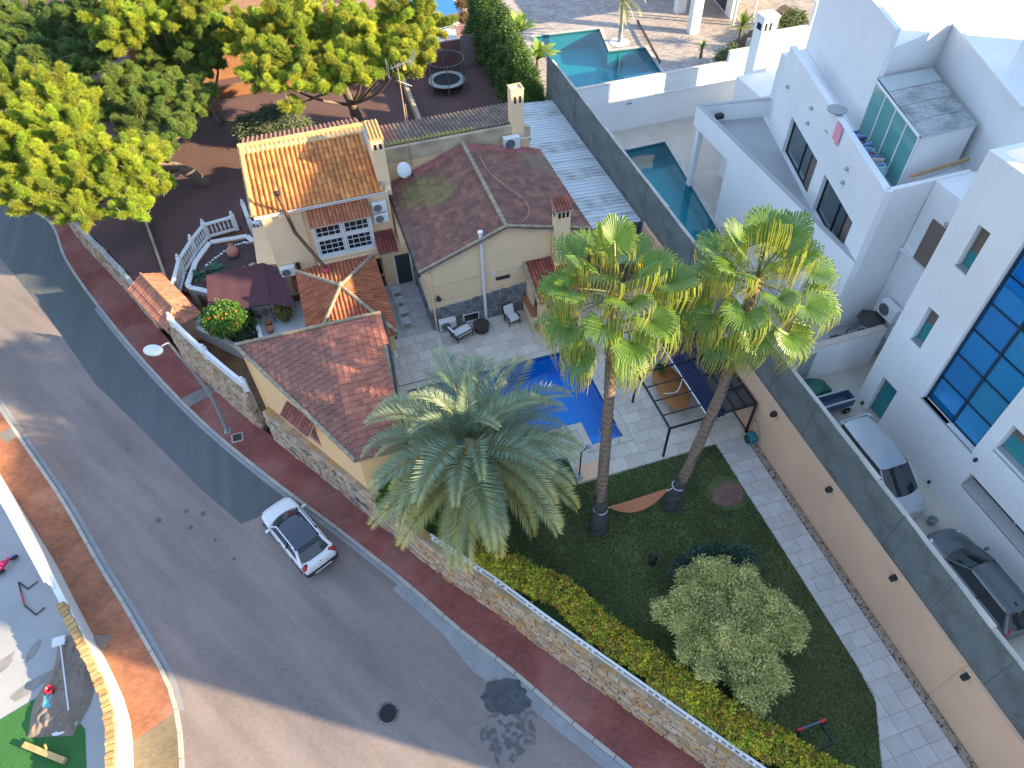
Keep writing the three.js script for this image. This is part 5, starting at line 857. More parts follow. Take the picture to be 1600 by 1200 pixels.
function spray(parent, name, geos, mat, list) {                                  // list: [point THREE.Vector3 (world), scale, colour]; copies joined into one crown
  const off = new THREE.Vector3(); let x = parent; while (x && x !== scene) { off.add(x.position); x = x.parent; }
  const im = new THREE.InstancedMesh(geos, mat, list.length), m = new THREE.Matrix4(), q = new THREE.Quaternion(), e = new THREE.Euler(), s = new THREE.Vector3(), c = new THREE.Color();
  list.forEach(([p, k, col], i) => { e.set(R(-.6, .6), R(0, 6.28), R(-.6, .6)); q.setFromEuler(e); s.setScalar(k); m.compose(p.clone().sub(off), q, s); im.setMatrixAt(i, m); im.setColorAt(i, c.setRGB(...col)); });
  im.name = name; shade(im); parent.add(im); return im;
}
const onSphere = () => { const z = R(-1, 1), t = R(0, 6.2832), r = Math.sqrt(1 - z * z); return new THREE.Vector3(r * Math.cos(t), z, r * Math.sin(t)); };
function limb(pts, r0, r1, seg = 7) {                                           // tapered limb through points [a,h,b]
  const c = new THREE.CatmullRomCurve3(pts.map((p) => V(...p))), n = pts.length * 4, g = new THREE.TubeGeometry(c, n, 1, seg), p = g.attributes.position;
  for (let i = 0; i <= n; i++) { const f = i / n, o = c.getPointAt(f), r = lerp(r0, r1, f); for (let j = 0; j <= seg; j++) { const k = i * (seg + 1) + j, w = 1 + .12 * Math.sin(i * 2.3 + j * 1.7); p.setXYZ(k, o.x + (p.getX(k) - o.x) * r * w, o.y + (p.getY(k) - o.y) * r * w, o.z + (p.getZ(k) - o.z) * r * w); } }
  g.computeVertexNormals(); return g;
}
const tuft = needles(24, .33, .014, 301), pineM = leafM(.3, .6);
function pine(label, trunk, r0, clumps, hue) {                                   // clumps: [a, h, b, radius]
  const t = thing('pine_tree', label, 'tree', trunk[0]); rnd = rngOf(Math.round(300 + trunk[0][0] * 7 + trunk[0][2]));
  part(t, 'trunk', limb(trunk, r0, r0 * .5, 9), M.trunkGrey);
  const list = [], twigs = [];
  for (const [a, h, b, r] of clumps) {
    const j = trunk[1 + Math.floor(rnd() * (trunk.length - 1))], mid = [lerp(j[0], a, .5) + R(-.3, .3), lerp(j[1], h, .35), lerp(j[2], b, .5) + R(-.3, .3)], heart = V(a, h - r * .45, b);
    part(t, 'limb', limb([j, mid, [a, h - r * .35, b]], r0 * .3, .05, 6), M.trunkGrey);
    const nb = Math.round(13 + r * 12), cl = R(.8, 1.12);
    for (let k = 0; k < nb; k++) {                                               // boughs fan out from the limb's end and carry tufts along their outer part
      const d = onSphere(); d.y = Math.abs(d.y) * .75 - .12; d.normalize(); const L = r * R(.55, 1.25), tip = heart.clone().addScaledVector(d, L), bright = cl * R(.68, 1.22), yel = R(.82, 1.14), wd = R(.16, .3) * (.6 + r * .28);
      twigs.push([[heart.x, heart.y, -heart.z], [tip.x, tip.y - .05, -tip.z]]); for (let q = 0; q < 3; q++) { const m2 = heart.clone().lerp(tip, R(.45, .85)), e2 = m2.clone().addScaledVector(onSphere(), .5); twigs.push([[m2.x, m2.y, -m2.z], [e2.x, e2.y + .1, -e2.z]]); }
      const n = Math.round(205 * r * (.7 + .5 * rnd()));
      for (let i = 0; i < n; i++) { const f = Math.pow(rnd(), .6), e = onSphere(), q = wd * (1.25 - .55 * f) * Math.sqrt(rnd()) * (rnd() < .12 ? 1.7 : 1), p = heart.clone().lerp(tip, .3 + .75 * f).addScaledVector(e, q); p.y += .08 * f; const kk = bright * R(.72, 1.25) * (.72 + .34 * f); list.push([p, R(.32, .78), [hue[0] * kk * yel, hue[1] * kk, hue[2] * kk]]); }
    }
  }
  part(t, 'twigs', twigs.map(([p, q]) => bar(p, q, .028, 4, .012)), M.twig);
  spray(t, 'crown', tuft, pineM, list).userData.kind = 'stuff';
}
pine('big bright pine above the two-storey house, its trunk by the yard', [[3.9, 0, 52.6], [3.6, 2, 51.4], [3.2, 4.2, 50], [3.0, 6.2, 49]], .42, [[-1.7, 8.2, 52, 2.3], [.8, 8.7, 52.5, 2.5], [3, 8.3, 50.5, 2.4], [5.9, 8.5, 49.9, 2.6], [8.6, 8.6, 49.4, 2.3], [8.3, 7.7, 46.9, 1.6], [6.3, 7.4, 46.6, 2], [3.6, 7.1, 46.9, 1.9], [.9, 7.5, 48.8, 2.3], [-1.9, 7.1, 48.8, 1.6], [-1.1, 6.7, 47.4, 1.1], [1.2, 6.6, 46.6, 1.1], [4.4, 7, 46.8, 1.0], [7, 7.3, 46.4, 1.0], [-.6, 5.4, 46.2, .6], [4.7, 7.9, 48.6, 1.9]], [.40, .46, .03]);
pine('shaded pine left of the bright pine, its trunk behind the grey bush', [[-6.1, 0, 56.3], [-6.3, 2, 55.4], [-6.6, 4, 54.5], [-7, 5.5, 54]], .36, [[-8.2, 6.7, 56.2, 2.4], [-5.8, 6.4, 53.8, 1.9], [-9.2, 5.9, 52.2, 2], [-11.2, 5.3, 50, 1.7], [-6.9, 5.3, 49.6, 1.4], [-4.6, 7.1, 57.2, 1.6], [-8, 4.9, 47.4, 1.2], [-9.4, 4.6, 45.4, 1.1], [-9.9, 6, 52.3, 1.8], [-7, 5.6, 50.2, 1.7], [-4.1, 7, 53.9, 1.6], [-6.9, 7.5, 58.2, 2], [-11.4, 6, 51.9, 1.8], [-9.8, 5.2, 48.5, 1.5], [-5.6, 8, 55.2, 1.9]], [.19, .28, .045]);  // darker hue carries the shade of the neighbouring pine
pine('leaning pine that hangs over the pavement at the left edge', [[-7.7, 0, 48], [-8.6, 2, 46.8], [-10, 3.8, 45], [-12.5, 5.2, 44]], .4, [[-16.2, 8, 49.1, 2], [-14.2, 7.8, 47.8, 2], [-15.8, 7.1, 46.4, 2.1], [-13.6, 7, 45.4, 2], [-16.6, 6.2, 44.3, 1.9], [-14.6, 6.1, 43.2, 1.8], [-13, 6.2, 43.2, 1.5], [-11.3, 6.4, 43.2, 1.5], [-9.6, 6, 42.2, 1.4], [-15.4, 5.2, 41.4, 1.8], [-13.8, 5.3, 41, 1.8], [-12, 5.5, 41, 1.6], [-10.3, 5.5, 40.9, 1.3], [-9.1, 5.2, 40.1, .8], [-13.1, 4.7, 39.6, 1.1], [-10.5, 4.8, 39.2, 1], [-16.8, 5.4, 42.3, 1.5]], [.39, .47, .03]);
pine('dark pine in the top left corner', [[-15.5, 0, 60], [-15.6, 3, 59], [-15.4, 5.5, 58.4]], .35, [[-17.5, 7.7, 61.8, 2.6], [-15.3, 7.2, 58.7, 2.2], [-17.9, 6.9, 57.9, 2.2], [-14.1, 6.6, 55.1, 1.8], [-12.8, 7.1, 57, 1.9], [-16.2, 6.5, 55.5, 1.8], [-13.1, 7.8, 60.8, 2.3], [-19.5, 7, 60, 2.2]], [.17, .26, .05]);
pine('tall bright pine at the top edge between the corner pine and the big pine', [[-8.3, 0, 58], [-8.4, 4, 56.4], [-8.5, 8, 54.6]], .35, [[-9.5, 9.8, 54.2, 2.2], [-7.5, 9.6, 53.4, 1.7], [-9.4, 8.9, 52.8, 1.6], [-10.8, 9.2, 53.9, 1.5], [-4.9, 9.9, 53, 1.8], [-7, 10.4, 56, 2.2]], [.37, .45, .03]);
// fan palms ---------------------------------------------------------------
function fanLeaf(elev, seed) {                                                  // petiole from the origin towards +x at the given elevation; blade droops with gravity
  const r = rngOf(seed), p = [], c = [], L0 = 1.45 + .4 * r(), dir = new THREE.Vector3(Math.cos(elev), Math.sin(elev), 0), g = new THREE.Vector3(0, -1, 0), pt = (s) => dir.clone().multiplyScalar(s).addScaledVector(g, .12 * s * s * (elev < 0 ? .5 : 1));
  const tri = (A, B, C, col) => { for (const q of [A, B, C]) { p.push(q.x, q.y, q.z); c.push(...col); } };
  const stem = [.17, .19, .05]; for (let i = 0; i < 5; i++) { const A = pt(L0 * i / 5), B = pt(L0 * (i + 1) / 5), w = .034 - .004 * i, s = new THREE.Vector3(0, 0, w), u = new THREE.Vector3(0, w * .7, 0); for (const [x, y] of [[s, u], [u, s.clone().negate()], [s.clone().negate(), u.clone().negate()], [u.clone().negate(), s]]) { tri(A.clone().add(x), B.clone().add(x), B.clone().add(y), stem); tri(A.clone().add(x), B.clone().add(y), A.clone().add(y), stem); } }
  const H = pt(L0), ax = pt(L0).sub(pt(L0 * .8)).normalize(), side = new THREE.Vector3(0, 0, 1), nrm = new THREE.Vector3().crossVectors(side, ax).normalize(), N = 46;
  for (let i = 0; i < N; i++) {
    const t = lerp(-2.35, 2.35, (i + .5) / N) + (r() - .5) * .03, len = 1.18 * (.82 + .18 * Math.cos(t)) * (.9 + .2 * r()), d = ax.clone().multiplyScalar(Math.cos(t)).addScaledVector(side, Math.sin(t)).addScaledVector(nrm, .16 + .22 * Math.abs(Math.sin(t))).normalize(), w = new THREE.Vector3().crossVectors(d, nrm).normalize(), dw = 4.7 / N * .62, K = 6, yb = (.9 + .25 * r());
    let P0 = null, P1 = null; const droop = .95 + .7 * r();
    for (let k = 0; k <= K; k++) {
      const f = k / K, s = len * f, wid = dw * Math.min(s, .8) * (f > .55 ? 1 - (f - .55) / .45 * .9 : 1) * .5 + .006, f2 = Math.max(0, f - .56) / .44, q = H.clone().addScaledVector(d, s * (1 - .45 * f2 * f2)).addScaledVector(g, droop * .62 * f2 * f2 * len + .05 * f), A = q.clone().addScaledVector(w, -wid), B = q.clone().addScaledVector(w, wid), M2 = q.clone().addScaledVector(nrm, -.35 * wid);
      if (P0) { const y = f2 * f2, col = [lerp(.13, .42, y) * yb, lerp(.25, .40, y) * yb, lerp(.03, .06, y) * yb]; tri(P0[0], A, M2, col); tri(P0[0], M2, P0[2], col); tri(P0[2], M2, B, col); tri(P0[2], B, P0[1], col); }
      P0 = [A, B, M2];
    }
  }
  const o = new THREE.BufferGeometry(); o.setAttribute('position', new THREE.Float32BufferAttribute(p, 3)); o.setAttribute('color', new THREE.Float32BufferAttribute(c, 3)); o.computeVertexNormals(); return o;
}
const fanElev = [1.35, 1.05, .8, .55, .3, .05, -.2, -.5, -.8, -1.1], fanGeo = fanElev.map((e, i) => fanLeaf(e, 400 + i)), fanM = leafMat(.34); fanM.roughness = .42;
function fanPalm(label, pts, seed, spin) {
  const t = thing('fan_palm', label, 'palm tree', pts[0]); rnd = rngOf(seed);
  const low = pts[0], up = pts[1]; const cut = [lerp(low[0], up[0], .55), lerp(low[1], up[1], .55), lerp(low[2], up[2], .55)];
  part(t, 'trunk', limb(pts, .24, .17, 12), M.trunkPalm);
  const skirt = part(t, 'trunk_base', limb([[low[0], low[1] - .05, low[2]], [low[0], low[1] + .5, low[2]], cut], .42, .26, 12), M.trunkDark);
  const rings = []; for (let k = 1; k < 40; k++) { const c = new THREE.CatmullRomCurve3(pts.map((p) => V(...p))), f = k / 40, o = c.getPointAt(f); rings.push(new THREE.TorusGeometry(lerp(.24, .17, f) + .008, .012, 4, 14).rotateX(Math.PI / 2).translate(o.x, o.y, o.z)); }
  part(t, 'trunk_scar', rings, M.trunkDark).userData.kind = 'stuff';
  const top = V(...pts[pts.length - 1]), crown = new THREE.Group(); crown.name = 'crown'; crown.position.copy(top).sub(t.position); t.add(crown);
  const core = local(crown, 'crown_shaft', new THREE.SphereGeometry(.21, 12, 8).scale(1, 2.2, 1).translate(0, -.15, 0), surf([.26, .16, .05], { va: .4, fine: .3, period: .6, size: 128 }));
  let az = spin; const order = [0, 1, 1, 1, 2, 2, 2, 3, 3, 3, 3, 4, 4, 4, 4, 5, 5, 5, 5, 5, 6, 6, 6, 6, 7, 7, 7, 8, 8, 9];
  for (const k of order) { az += 2.39996; const o = shade(new THREE.Mesh(fanGeo[k], fanM)); o.name = 'frond'; o.rotation.y = az + R(-.2, .2); o.scale.setScalar(R(1.05, 1.3)); o.rotation.x = R(-.16, .16); o.position.set(0, .35 - k * .06, 0); crown.add(o); }
  return t;
}
fanPalm('left of the two tall fan palms, straight trunk, hammock tied to it', [[7.9, 0, 13.98], [7.95, 4, 14.3], [8.05, 8, 14.8], [8.35, 11.9, 15.9]], 421, .4);
fanPalm('right of the two tall fan palms, leaning trunk, crown near the white villa', [[11.37, 0, 13.94], [11.9, 4, 14.0], [12.6, 8, 14.35], [13.2, 11.75, 15.05]], 423, 1.7);
// date palm -----------------------------------------------------------------
function dateFrond(elev, seed) {
  const r = rngOf(seed), p = [], c = [], L = 3.9 + .5 * r(), N = 54, g = new THREE.Vector3(0, -1, 0), pt = (f) => { const s = L * f, a = elev - 1.15 * f * f * (elev > -.3 ? 1 : .7); let x = 0, y = 0; const n = 12; for (let i = 0; i < n; i++) { const ff = f * (i + .5) / n, aa = elev - (elev > .4 ? 1.5 : 1.05) * ff * ff - .12 * ff; x += Math.cos(aa) * s / n; y += Math.sin(aa) * s / n; } return new THREE.Vector3(x, y, Math.sin(f * 2 + seed) * .12); };
  const tri = (A, B, C, col) => { for (const q of [A, B, C]) { p.push(q.x, q.y, q.z); c.push(...col); } };
  for (let i = 0; i < 14; i++) { const A = pt(i / 14), B = pt((i + 1) / 14), w = .05 * (1 - i / 16), s = new THREE.Vector3(0, 0, w), u = new THREE.Vector3(0, w * .8, 0), col = [.22, .20, .06]; tri(A.clone().add(s), B.clone().add(s), B.clone().add(u), col); tri(A.clone().add(s), B.clone().add(u), A.clone().add(u), col); tri(A.clone().sub(s), B.clone().add(u), B.clone().sub(s), col); tri(A.clone().sub(s), A.clone().add(u), B.clone().add(u), col); }
  for (let i = 2; i < N; i++) for (const s of [-1, 1]) {
    const f = .1 + .9 * i / N, A = pt(f), T = pt(Math.min(1, f + .02)).sub(pt(f - .02)).normalize(), U = new THREE.Vector3(-T.y, T.x, 0), S = new THREE.Vector3(0, 0, s), len = .64 * Math.sin(Math.PI * clamp(.12 + f * .82, 0, 1)) * (.85 + .3 * r()) + .08, d = T.clone().multiplyScalar(.55 + .3 * f).addScaledVector(S, .8).addScaledVector(U, .42 + .3 * (r() - .5)).normalize(), B = A.clone().addScaledVector(d, len).addScaledVector(g, .1 * len), M2 = A.clone().addScaledVector(d, len * .5).addScaledVector(g, .01), w = T.clone().multiplyScalar(.036), k = .8 + .4 * r(), y = Math.max(0, f - .75) + (elev < .1 ? .3 : elev < .5 ? .12 : 0), col = [(.235 + y * .72) * k, (.31 + y * .4) * k, (.19 - y * .12) * k];  // yellow of the lower fronds stands for age and for painted sunlight
    tri(A, M2.clone().add(w), B, col); tri(A, B, M2.clone().sub(w), col);
  }
  const o = new THREE.BufferGeometry(); o.setAttribute('position', new THREE.Float32BufferAttribute(p, 3)); o.setAttribute('color', new THREE.Float32BufferAttribute(c, 3)); o.computeVertexNormals(); return o;
}
{
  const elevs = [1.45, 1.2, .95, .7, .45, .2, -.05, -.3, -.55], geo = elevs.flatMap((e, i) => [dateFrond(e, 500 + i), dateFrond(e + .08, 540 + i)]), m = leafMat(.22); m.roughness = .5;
  const t = thing('date_palm', 'large grey-green date palm with arching feather fronds beside the outbuilding', 'palm tree', [3.3, 0, 17.0]); rnd = rngOf(501);
  part(t, 'trunk', limb([[3.3, -.05, 17.0], [3.25, 2, 17.0], [3.2, 4.1, 16.9]], .42, .38, 12), M.trunkPalm);
  const boots = []; for (let k = 0; k < 60; k++) { const a = k * 2.4, h = .3 + k * .063; boots.push(new THREE.BoxGeometry(.2, .16, .1).rotateX(-.5).translate(0, 0, .42).rotateY(a).translate(3.25, h, -16.97)); } part(t, 'leaf_base', boots, M.wood).userData.kind = 'stuff';
  const crown = new THREE.Group(); crown.name = 'crown'; crown.position.copy(V(3.2, 4.35, 16.85)).sub(t.position); t.add(crown);
  local(crown, 'crown_heart', new THREE.SphereGeometry(.42, 12, 8).scale(1, 1.2, 1), surf([.40, .24, .07], { va: .4, fine: .3, period: .6, size: 128 }));
  let az = .3; const order = [0, 0, 0, 1, 1, 1, 1, 2, 2, 2, 2, 2, 2, 3, 3, 3, 3, 3, 3, 3, 4, 4, 4, 4, 4, 4, 4, 4, 4, 4, 3, 3, 5, 5, 5, 5, 5, 5, 5, 5, 5, 5, 6, 6, 6, 6, 6, 6, 6, 6, 6, 6, 7, 7, 7, 7, 7, 7, 7, 7, 7, 8, 8, 8, 8, 8, 8];
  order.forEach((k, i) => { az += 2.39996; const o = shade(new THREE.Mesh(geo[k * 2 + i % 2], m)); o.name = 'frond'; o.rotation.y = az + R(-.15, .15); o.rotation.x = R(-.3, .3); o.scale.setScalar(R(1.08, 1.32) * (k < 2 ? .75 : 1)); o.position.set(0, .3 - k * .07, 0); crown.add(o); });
}
// olive, hedge, bushes ---------------------------------------------------------
function bush(name, label, cat, base, lobes, geo, mat, per, cols, { shell = .55, trunk, flatY = .8, size = [.8, 1.25], group } = {}) {
  const t = thing(name, label, cat, base, group); rnd = rngOf(Math.round(600 + base[0] * 31 + base[2] * 17)); const list = [];
  for (const [a, h, b, r, ry] of lobes) { const n = Math.round(per * r * r), tone2 = R(.85, 1.15); for (let i = 0; i < n; i++) { const d = onSphere(), f = Math.pow(R(shell ** 3, 1), 1 / 3) * (1 + .1 * Math.sin(d.x * 9 + a * 3) * Math.cos(d.z * 8 + b) + R(-.06, .1)), p = V(a, h, b).add(new THREE.Vector3(d.x * r * f, d.y * (ry ?? r * flatY) * f, d.z * r * f)); if (p.y < base[1] + .02) continue; const c = cols[Math.floor(Math.pow(rnd(), 1.2) * cols.length)], k = tone2 * R(.75, 1.25); list.push([p, R(...size), [c[0] * k, c[1] * k, c[2] * k]]); } }
  if (trunk) trunk.forEach(([pts, r0, r1]) => part(t, 'trunk', limb(pts, r0, r1), M.trunkGrey));
  spray(t, 'foliage', geo, mat, list).userData.kind = 'stuff'; return t;
}
const oliveSpray = leaves(16, { l: .13, w: .016, spread: .15, up: .2 }, 601), broad = leaves(9, { l: .10, w: .032, spread: .09, up: .5 }, 603), fine = leaves(14, { l: .12, w: .012, spread: .1, up: .6 }, 605), big = leaves(8, { l: .26, w: .06, spread: .14, up: .7 }, 607);
function oliveLobes() { // many small boughs over a broad uneven dome
  rnd = rngOf(613); const l = []; for (const [a, h, b, r] of [[10.3, 1.9, 7.7, 1.35], [9.2, 1.8, 8.7, 1.0], [11.6, 1.9, 8.4, 1.1], [10.4, 2.0, 9.2, 1.0], [9.3, 1.5, 7.2, .8], [11.9, 1.6, 7.1, 1.0], [10.5, 1.5, 6.3, .85], [10.2, 1.1, 5.7, .6], [11.1, 1.3, 6.2, .75], [12.4, 1.6, 7.3, .65]]) { l.push([a, h, b, r * .72, r * .6]); const n = Math.round(13 * r); for (let i = 0; i < n; i++) { const d = onSphere(); d.y = Math.abs(d.y) * .9 - .2; const q = R(.2, .42); l.push([a + d.x * r, h + d.y * r * .85, b + d.z * r, q, q * R(.7, 1.3)]); } } return l;
}
const olM = leafM(.2, .6), hedgeM = leafM(.3, .55);
bush('olive_tree', 'round silvery olive tree on the dark lawn by the hedge', 'tree', [10.4, 0, 7.4], oliveLobes(), oliveSpray, olM, 720, [[.60, .57, .19], [.52, .51, .16], [.66, .62, .24], [.36, .37, .12], [.2, .22, .08]], { trunk: [[[[10.5, 0, 7.5], [10.4, .8, 7.4], [10.2, 1.7, 7.8]], .16, .08], [[[10.45, .6, 7.4], [11, 1.3, 7.1], [11.5, 1.9, 7.3]], .1, .04], [[[10.4, .7, 7.4], [10.3, 1.2, 6.6], [10.2, 1.5, 6.0]], .09, .04]], shell: .5 });
bush('evergreen_shrub', 'dark blue-green feathery shrub half hidden behind the olive tree', 'shrub', [11.4, 0, 10.4], [[10.3, .9, 10.5, .55], [11.0, 1.0, 10.6, .6], [11.8, 1.0, 10.5, .6], [12.6, .9, 10.2, .55]], fine, olM, 900, [[.045, .11, .075], [.035, .085, .06], [.06, .13, .09]], { size: [1.2, 2] });
{
  const line = smooth([[2.5, 13.9], [3.1, 13.0], [4.6, 11.5], [5.85, 9.5], [7.65, 6.6], [9.1, 4.55], [10.95, 2.4], [12.6, 0]], 34), lobes = []; rnd = rngOf(611);
  line.forEach(([a, b], i) => lobes.push([a + .24 + R(-.1, .1), .62 + R(-.06, .06), b + .18 + R(-.1, .1), R(.5, .62), .64 + R(-.06, .16)]));
  bush('hedge', 'long golden-green clipped hedge between the lawn and the street wall', 'hedge', [5.75, 0, 9.4], lobes, broad, hedgeM, 1900, [[.52, .54, .03], [.38, .46, .03], [.66, .55, .03], [.18, .27, .025], [.6, .38, .04], [.36, .17, .05]], { shell: .62, size: [.7, 1.2] });
}
bush('green_creeper', 'bright green creeper at the corner of the orange outbuilding', 'shrub', [-.6, 0, 18.2], [[-.8, .5, 18.0, .4], [-.3, .8, 18.2, .45], [.2, 1.2, 18.4, .45], [-.6, 1.4, 18.5, .35], [.5, .5, 17.6, .5], [1.4, .5, 16.6, .5], [1.9, .4, 15.6, .45]], broad, hedgeM, 1200, [[.10, .24, .025], [.07, .18, .02], [.13, .28, .03]], {});
bush('orange_tree', 'small round orange tree with ripe fruit beside the burgundy awning', 'tree', [-7, -.1, 31.5], [[-6.9, 1.3, 31.7, 1.05], [-7.5, 1.2, 32.1, .6], [-6.3, 1.2, 31.6, .65]], broad, hedgeM, 1300, [[.09, .23, .02], [.12, .28, .025], [.06, .16, .02]], { size: [.9, 1.4], trunk: [[[[-7, -.1, 31.5], [-6.95, .5, 31.6], [-6.9, 1.1, 31.7]], .08, .04]] });
{ rnd = rngOf(621); const t = scene.getObjectByName('orange_tree'), om = flat(.75, .20, .015, .5), g = new THREE.SphereGeometry(.06, 8, 6); for (let i = 0; i < 22; i++) { const d = onSphere(); d.y = Math.abs(d.y) * .8; d.z = Math.abs(d.z) * .9; const o = shade(new THREE.Mesh(g, om)); o.name = 'orange_fruit'; o.position.copy(V(-6.9, 1.3, 31.7)).add(d.multiplyScalar(1.06)).sub(t.position); t.add(o); } }
bush('dark_shrub', 'dark leafy shrub between the orange tree and the white bed wall', 'shrub', [-6, -.1, 31.2], [[-6.1, .3, 31.2, .5], [-5.7, .3, 31.9, .45], [-5.7, .25, 32.6, .4], [-6.4, .25, 32.6, .4]], big, olM, 260, [[.04, .075, .03], [.05, .10, .04], [.07, .10, .06]], {});
bush('grey_bush', 'dense grey-green bush under the pines behind the two-storey house', 'shrub', [-2.6, 0, 51.9], [[-4, 1.1, 52.3, 1.1], [-2.8, 1.3, 51.8, 1.15], [-1.4, 1.2, 51.6, 1.1], [-.4, .9, 51.5, .8], [-2.2, 1.6, 52.3, 1]], fine, olM, 900, [[.13, .17, .09], [.17, .21, .11], [.09, .13, .07]], { size: [1.4, 2.2] });
// row of cypresses along the villa boundary
[[15.9, 60.4, 1.0, 5.4], [16.2, 58.6, 1.05, 5.8], [16.3, 56.6, 1.1, 5.6], [16.3, 54.6, 1.1, 5.9], [16.3, 52.6, 1.1, 5.6], [16.3, 50.7, 1.05, 5.3], [16.3, 48.9, 1.0, 4.8], [16.4, 47.3, .85, 4.2]].forEach(([a, b, r, h], i) => {
  const lobes = []; for (let k = 0; k < 7; k++) { const f = k / 6; lobes.push([a + .12 * Math.sin(k * 2 + i), .5 + f * (h - .9), b + .12 * Math.cos(k * 3 + i), r * (1 - .55 * f * f), .62]); }
  bush('cypress_tree', ['farthest cypress of the green row, at the top edge', 'second cypress from the top edge in the green row', 'third cypress from the top edge in the green row', 'fourth cypress from the top edge, middle of the green row', 'fifth cypress from the top edge in the green row', 'third cypress from the canopy end of the green row', 'second cypress from the canopy end of the green row', 'nearest cypress of the green row, beside the metal canopy'][i], 'tree', [a, 0, b], lobes, fine, hedgeM, 620, [[.10, .20, .025], [.07, .15, .02], [.14, .25, .03], [.05, .11, .02]], { size: [1.3, 2.1], shell: .6, trunk: [[[[a, 0, b], [a, h * .5, b], [a, h - .6, b]], .12, .04]] });
});
bush('brown_creeper', 'brown withered creeper beside the cypress row at the top edge', 'shrub', [15.9, 0, 62.4], [[15.6, 1, 62.2, .6], [15.4, 2.2, 63, .6], [15.5, 3.2, 63.6, .6], [15.8, .6, 61.6, .5]], fine, olM, 500, [[.30, .17, .07], [.22, .14, .06]], { size: [1.2, 2] });
// banana-leaved and rosette plants
function rosette(name, label, cat, base, n, l, w, cols, { up = [.2, 1.3], droop = .5, stem = 0, tr = .3, group } = {}) {
  const t = thing(name, label, cat, base, group); rnd = rngOf(Math.round(700 + base[0] * 13 + base[2] * 7)); const m = leafM(tr, .5);
  if (stem) part(t, 'trunk', limb([base, [base[0], base[1] + stem * .5, base[2]], [base[0], base[1] + stem, base[2]]], .14, .1), M.trunkPalm);
  for (let i = 0; i < n; i++) {
    const az = i * 2.4 + R(-.3, .3), e = R(...up), L = l * R(.75, 1.15), W = w * R(.8, 1.2), K = 6, pos = []; const P = (f, s) => { const x = Math.cos(e) * L * f, y = Math.sin(e) * L * f - droop * L * f * f, wd = W * Math.sin(Math.PI * Math.min(1, f * .9 + .1)) * s; return new THREE.Vector3(x * Math.cos(az) - wd * Math.sin(az), y + Math.abs(s) * .15 * wd, -(x * Math.sin(az) + wd * Math.cos(az))).add(V(base[0], base[1] + stem, base[2])); };
    for (let k = 0; k < K; k++) { const f = k / K, g = (k + 1) / K; for (const s of [-1, 1]) { const A = P(f, 0), B = P(g, 0), C = P(g, s), D = P(f, s); pos.push(...A, ...B, ...C, ...A, ...C, ...D); } }
    const g = new THREE.BufferGeometry(); g.setAttribute('position', new THREE.Float32BufferAttribute(pos, 3)); g.computeVertexNormals(); const c = cols[i % cols.length]; const mm = m.clone(); mm.color.setRGB(...c); const o = part(t, 'leaf', g, mm); 
  }
  return t;
}
const lime = [[.22, .34, .03], [.17, .30, .03], [.30, .38, .05]];
rosette('banana_plant', 'tall banana plant with big lime leaves behind the cypress row', 'plant', [18.6, 0, 57.4], 12, 2.6, .32, lime, { up: [.7, 1.4], droop: .35, stem: 2.6 });
rosette('banana_plant', 'second banana plant, nearer the turquoise L-shaped pool', 'plant', [18.9, 0, 53.6], 12, 2.3, .3, lime, { up: [.6, 1.4], droop: .4, stem: 2.0 });
rosette('banana_plant', 'low banana plant behind the sunlit stepped wall, left of two', 'plant', [21.6, 0, 46.3], 12, 1.7, .26, lime, { up: [.5, 1.4], droop: .4, stem: 1.6 });
rosette('banana_plant', 'low banana plant behind the sunlit stepped wall, right of two', 'plant', [24.0, 0, 46.2], 11, 1.5, .26, lime, { up: [.5, 1.3], droop: .4, stem: 1.9 });
rosette('strelitzia', 'yellow-green plant at the end of the netting fence', 'plant', [18.2, 0, 46.0], 14, 1.5, .14, lime, { up: [.3, 1.3], droop: .5, stem: 2.4 });
rosette('yucca', 'round bright yucca on the terrace behind the stepped wall', 'plant', [37.3, .3, 53.6], 60, 1.5, .08, [[.26, .33, .06], [.20, .28, .05], [.32, .38, .09]], { up: [-.2, 1.4], droop: .15, stem: 1.5 });
rosette('yucca', 'small green yucca in a dark pot on the far patio', 'plant', [32.8, .5, 52.0], 34, .8, .05, [[.14, .26, .04], [.10, .2, .03]], { up: [0, 1.4], droop: .2, stem: .8 });
rosette('agave', 'bluish agave in the raised bed beside the balustrade', 'plant', [-8.4, .2, 37.4], 16, .75, .09, [[.05, .17, .10], [.04, .14, .08]], { up: [.1, 1.2], droop: .25 });
rosette('agave', 'bluish agave in the raised bed, nearest the awning', 'plant', [-7.4, .2, 36.6], 18, .85, .1, [[.05, .17, .10], [.04, .14, .08]], { up: [.1, 1.2], droop: .25 });
rosette('agave', 'bluish agave in the raised bed, nearest the white arc of stones', 'plant', [-7.5, .2, 37.7], 18, .8, .1, [[.05, .17, .10], [.04, .14, .08]], { up: [.1, 1.2], droop: .25 });
rosette('agave', 'small agave in the strip between the street wall and the outbuilding', 'plant', [-6.2, -.9, 26.8], 18, .5, .07, [[.10, .24, .03], [.07, .17, .03]], { up: [.1, 1.2], droop: .4 });
bush('far_shrubs', 'mixed green shrubs on the terrace behind the stepped wall', 'shrub', [36, .1, 50], [[34.2, .7, 50.6, .7], [35.2, .8, 50.9, .8], [36.2, .6, 50.5, .7], [38.8, .8, 52, .9], [40.3, .8, 53.5, 1], [42, .8, 54, 1], [43.5, .8, 55, 1]], fine, olM, 300, [[.08, .15, .04], [.11, .19, .05], [.16, .16, .05]], { size: [1.8, 3] });
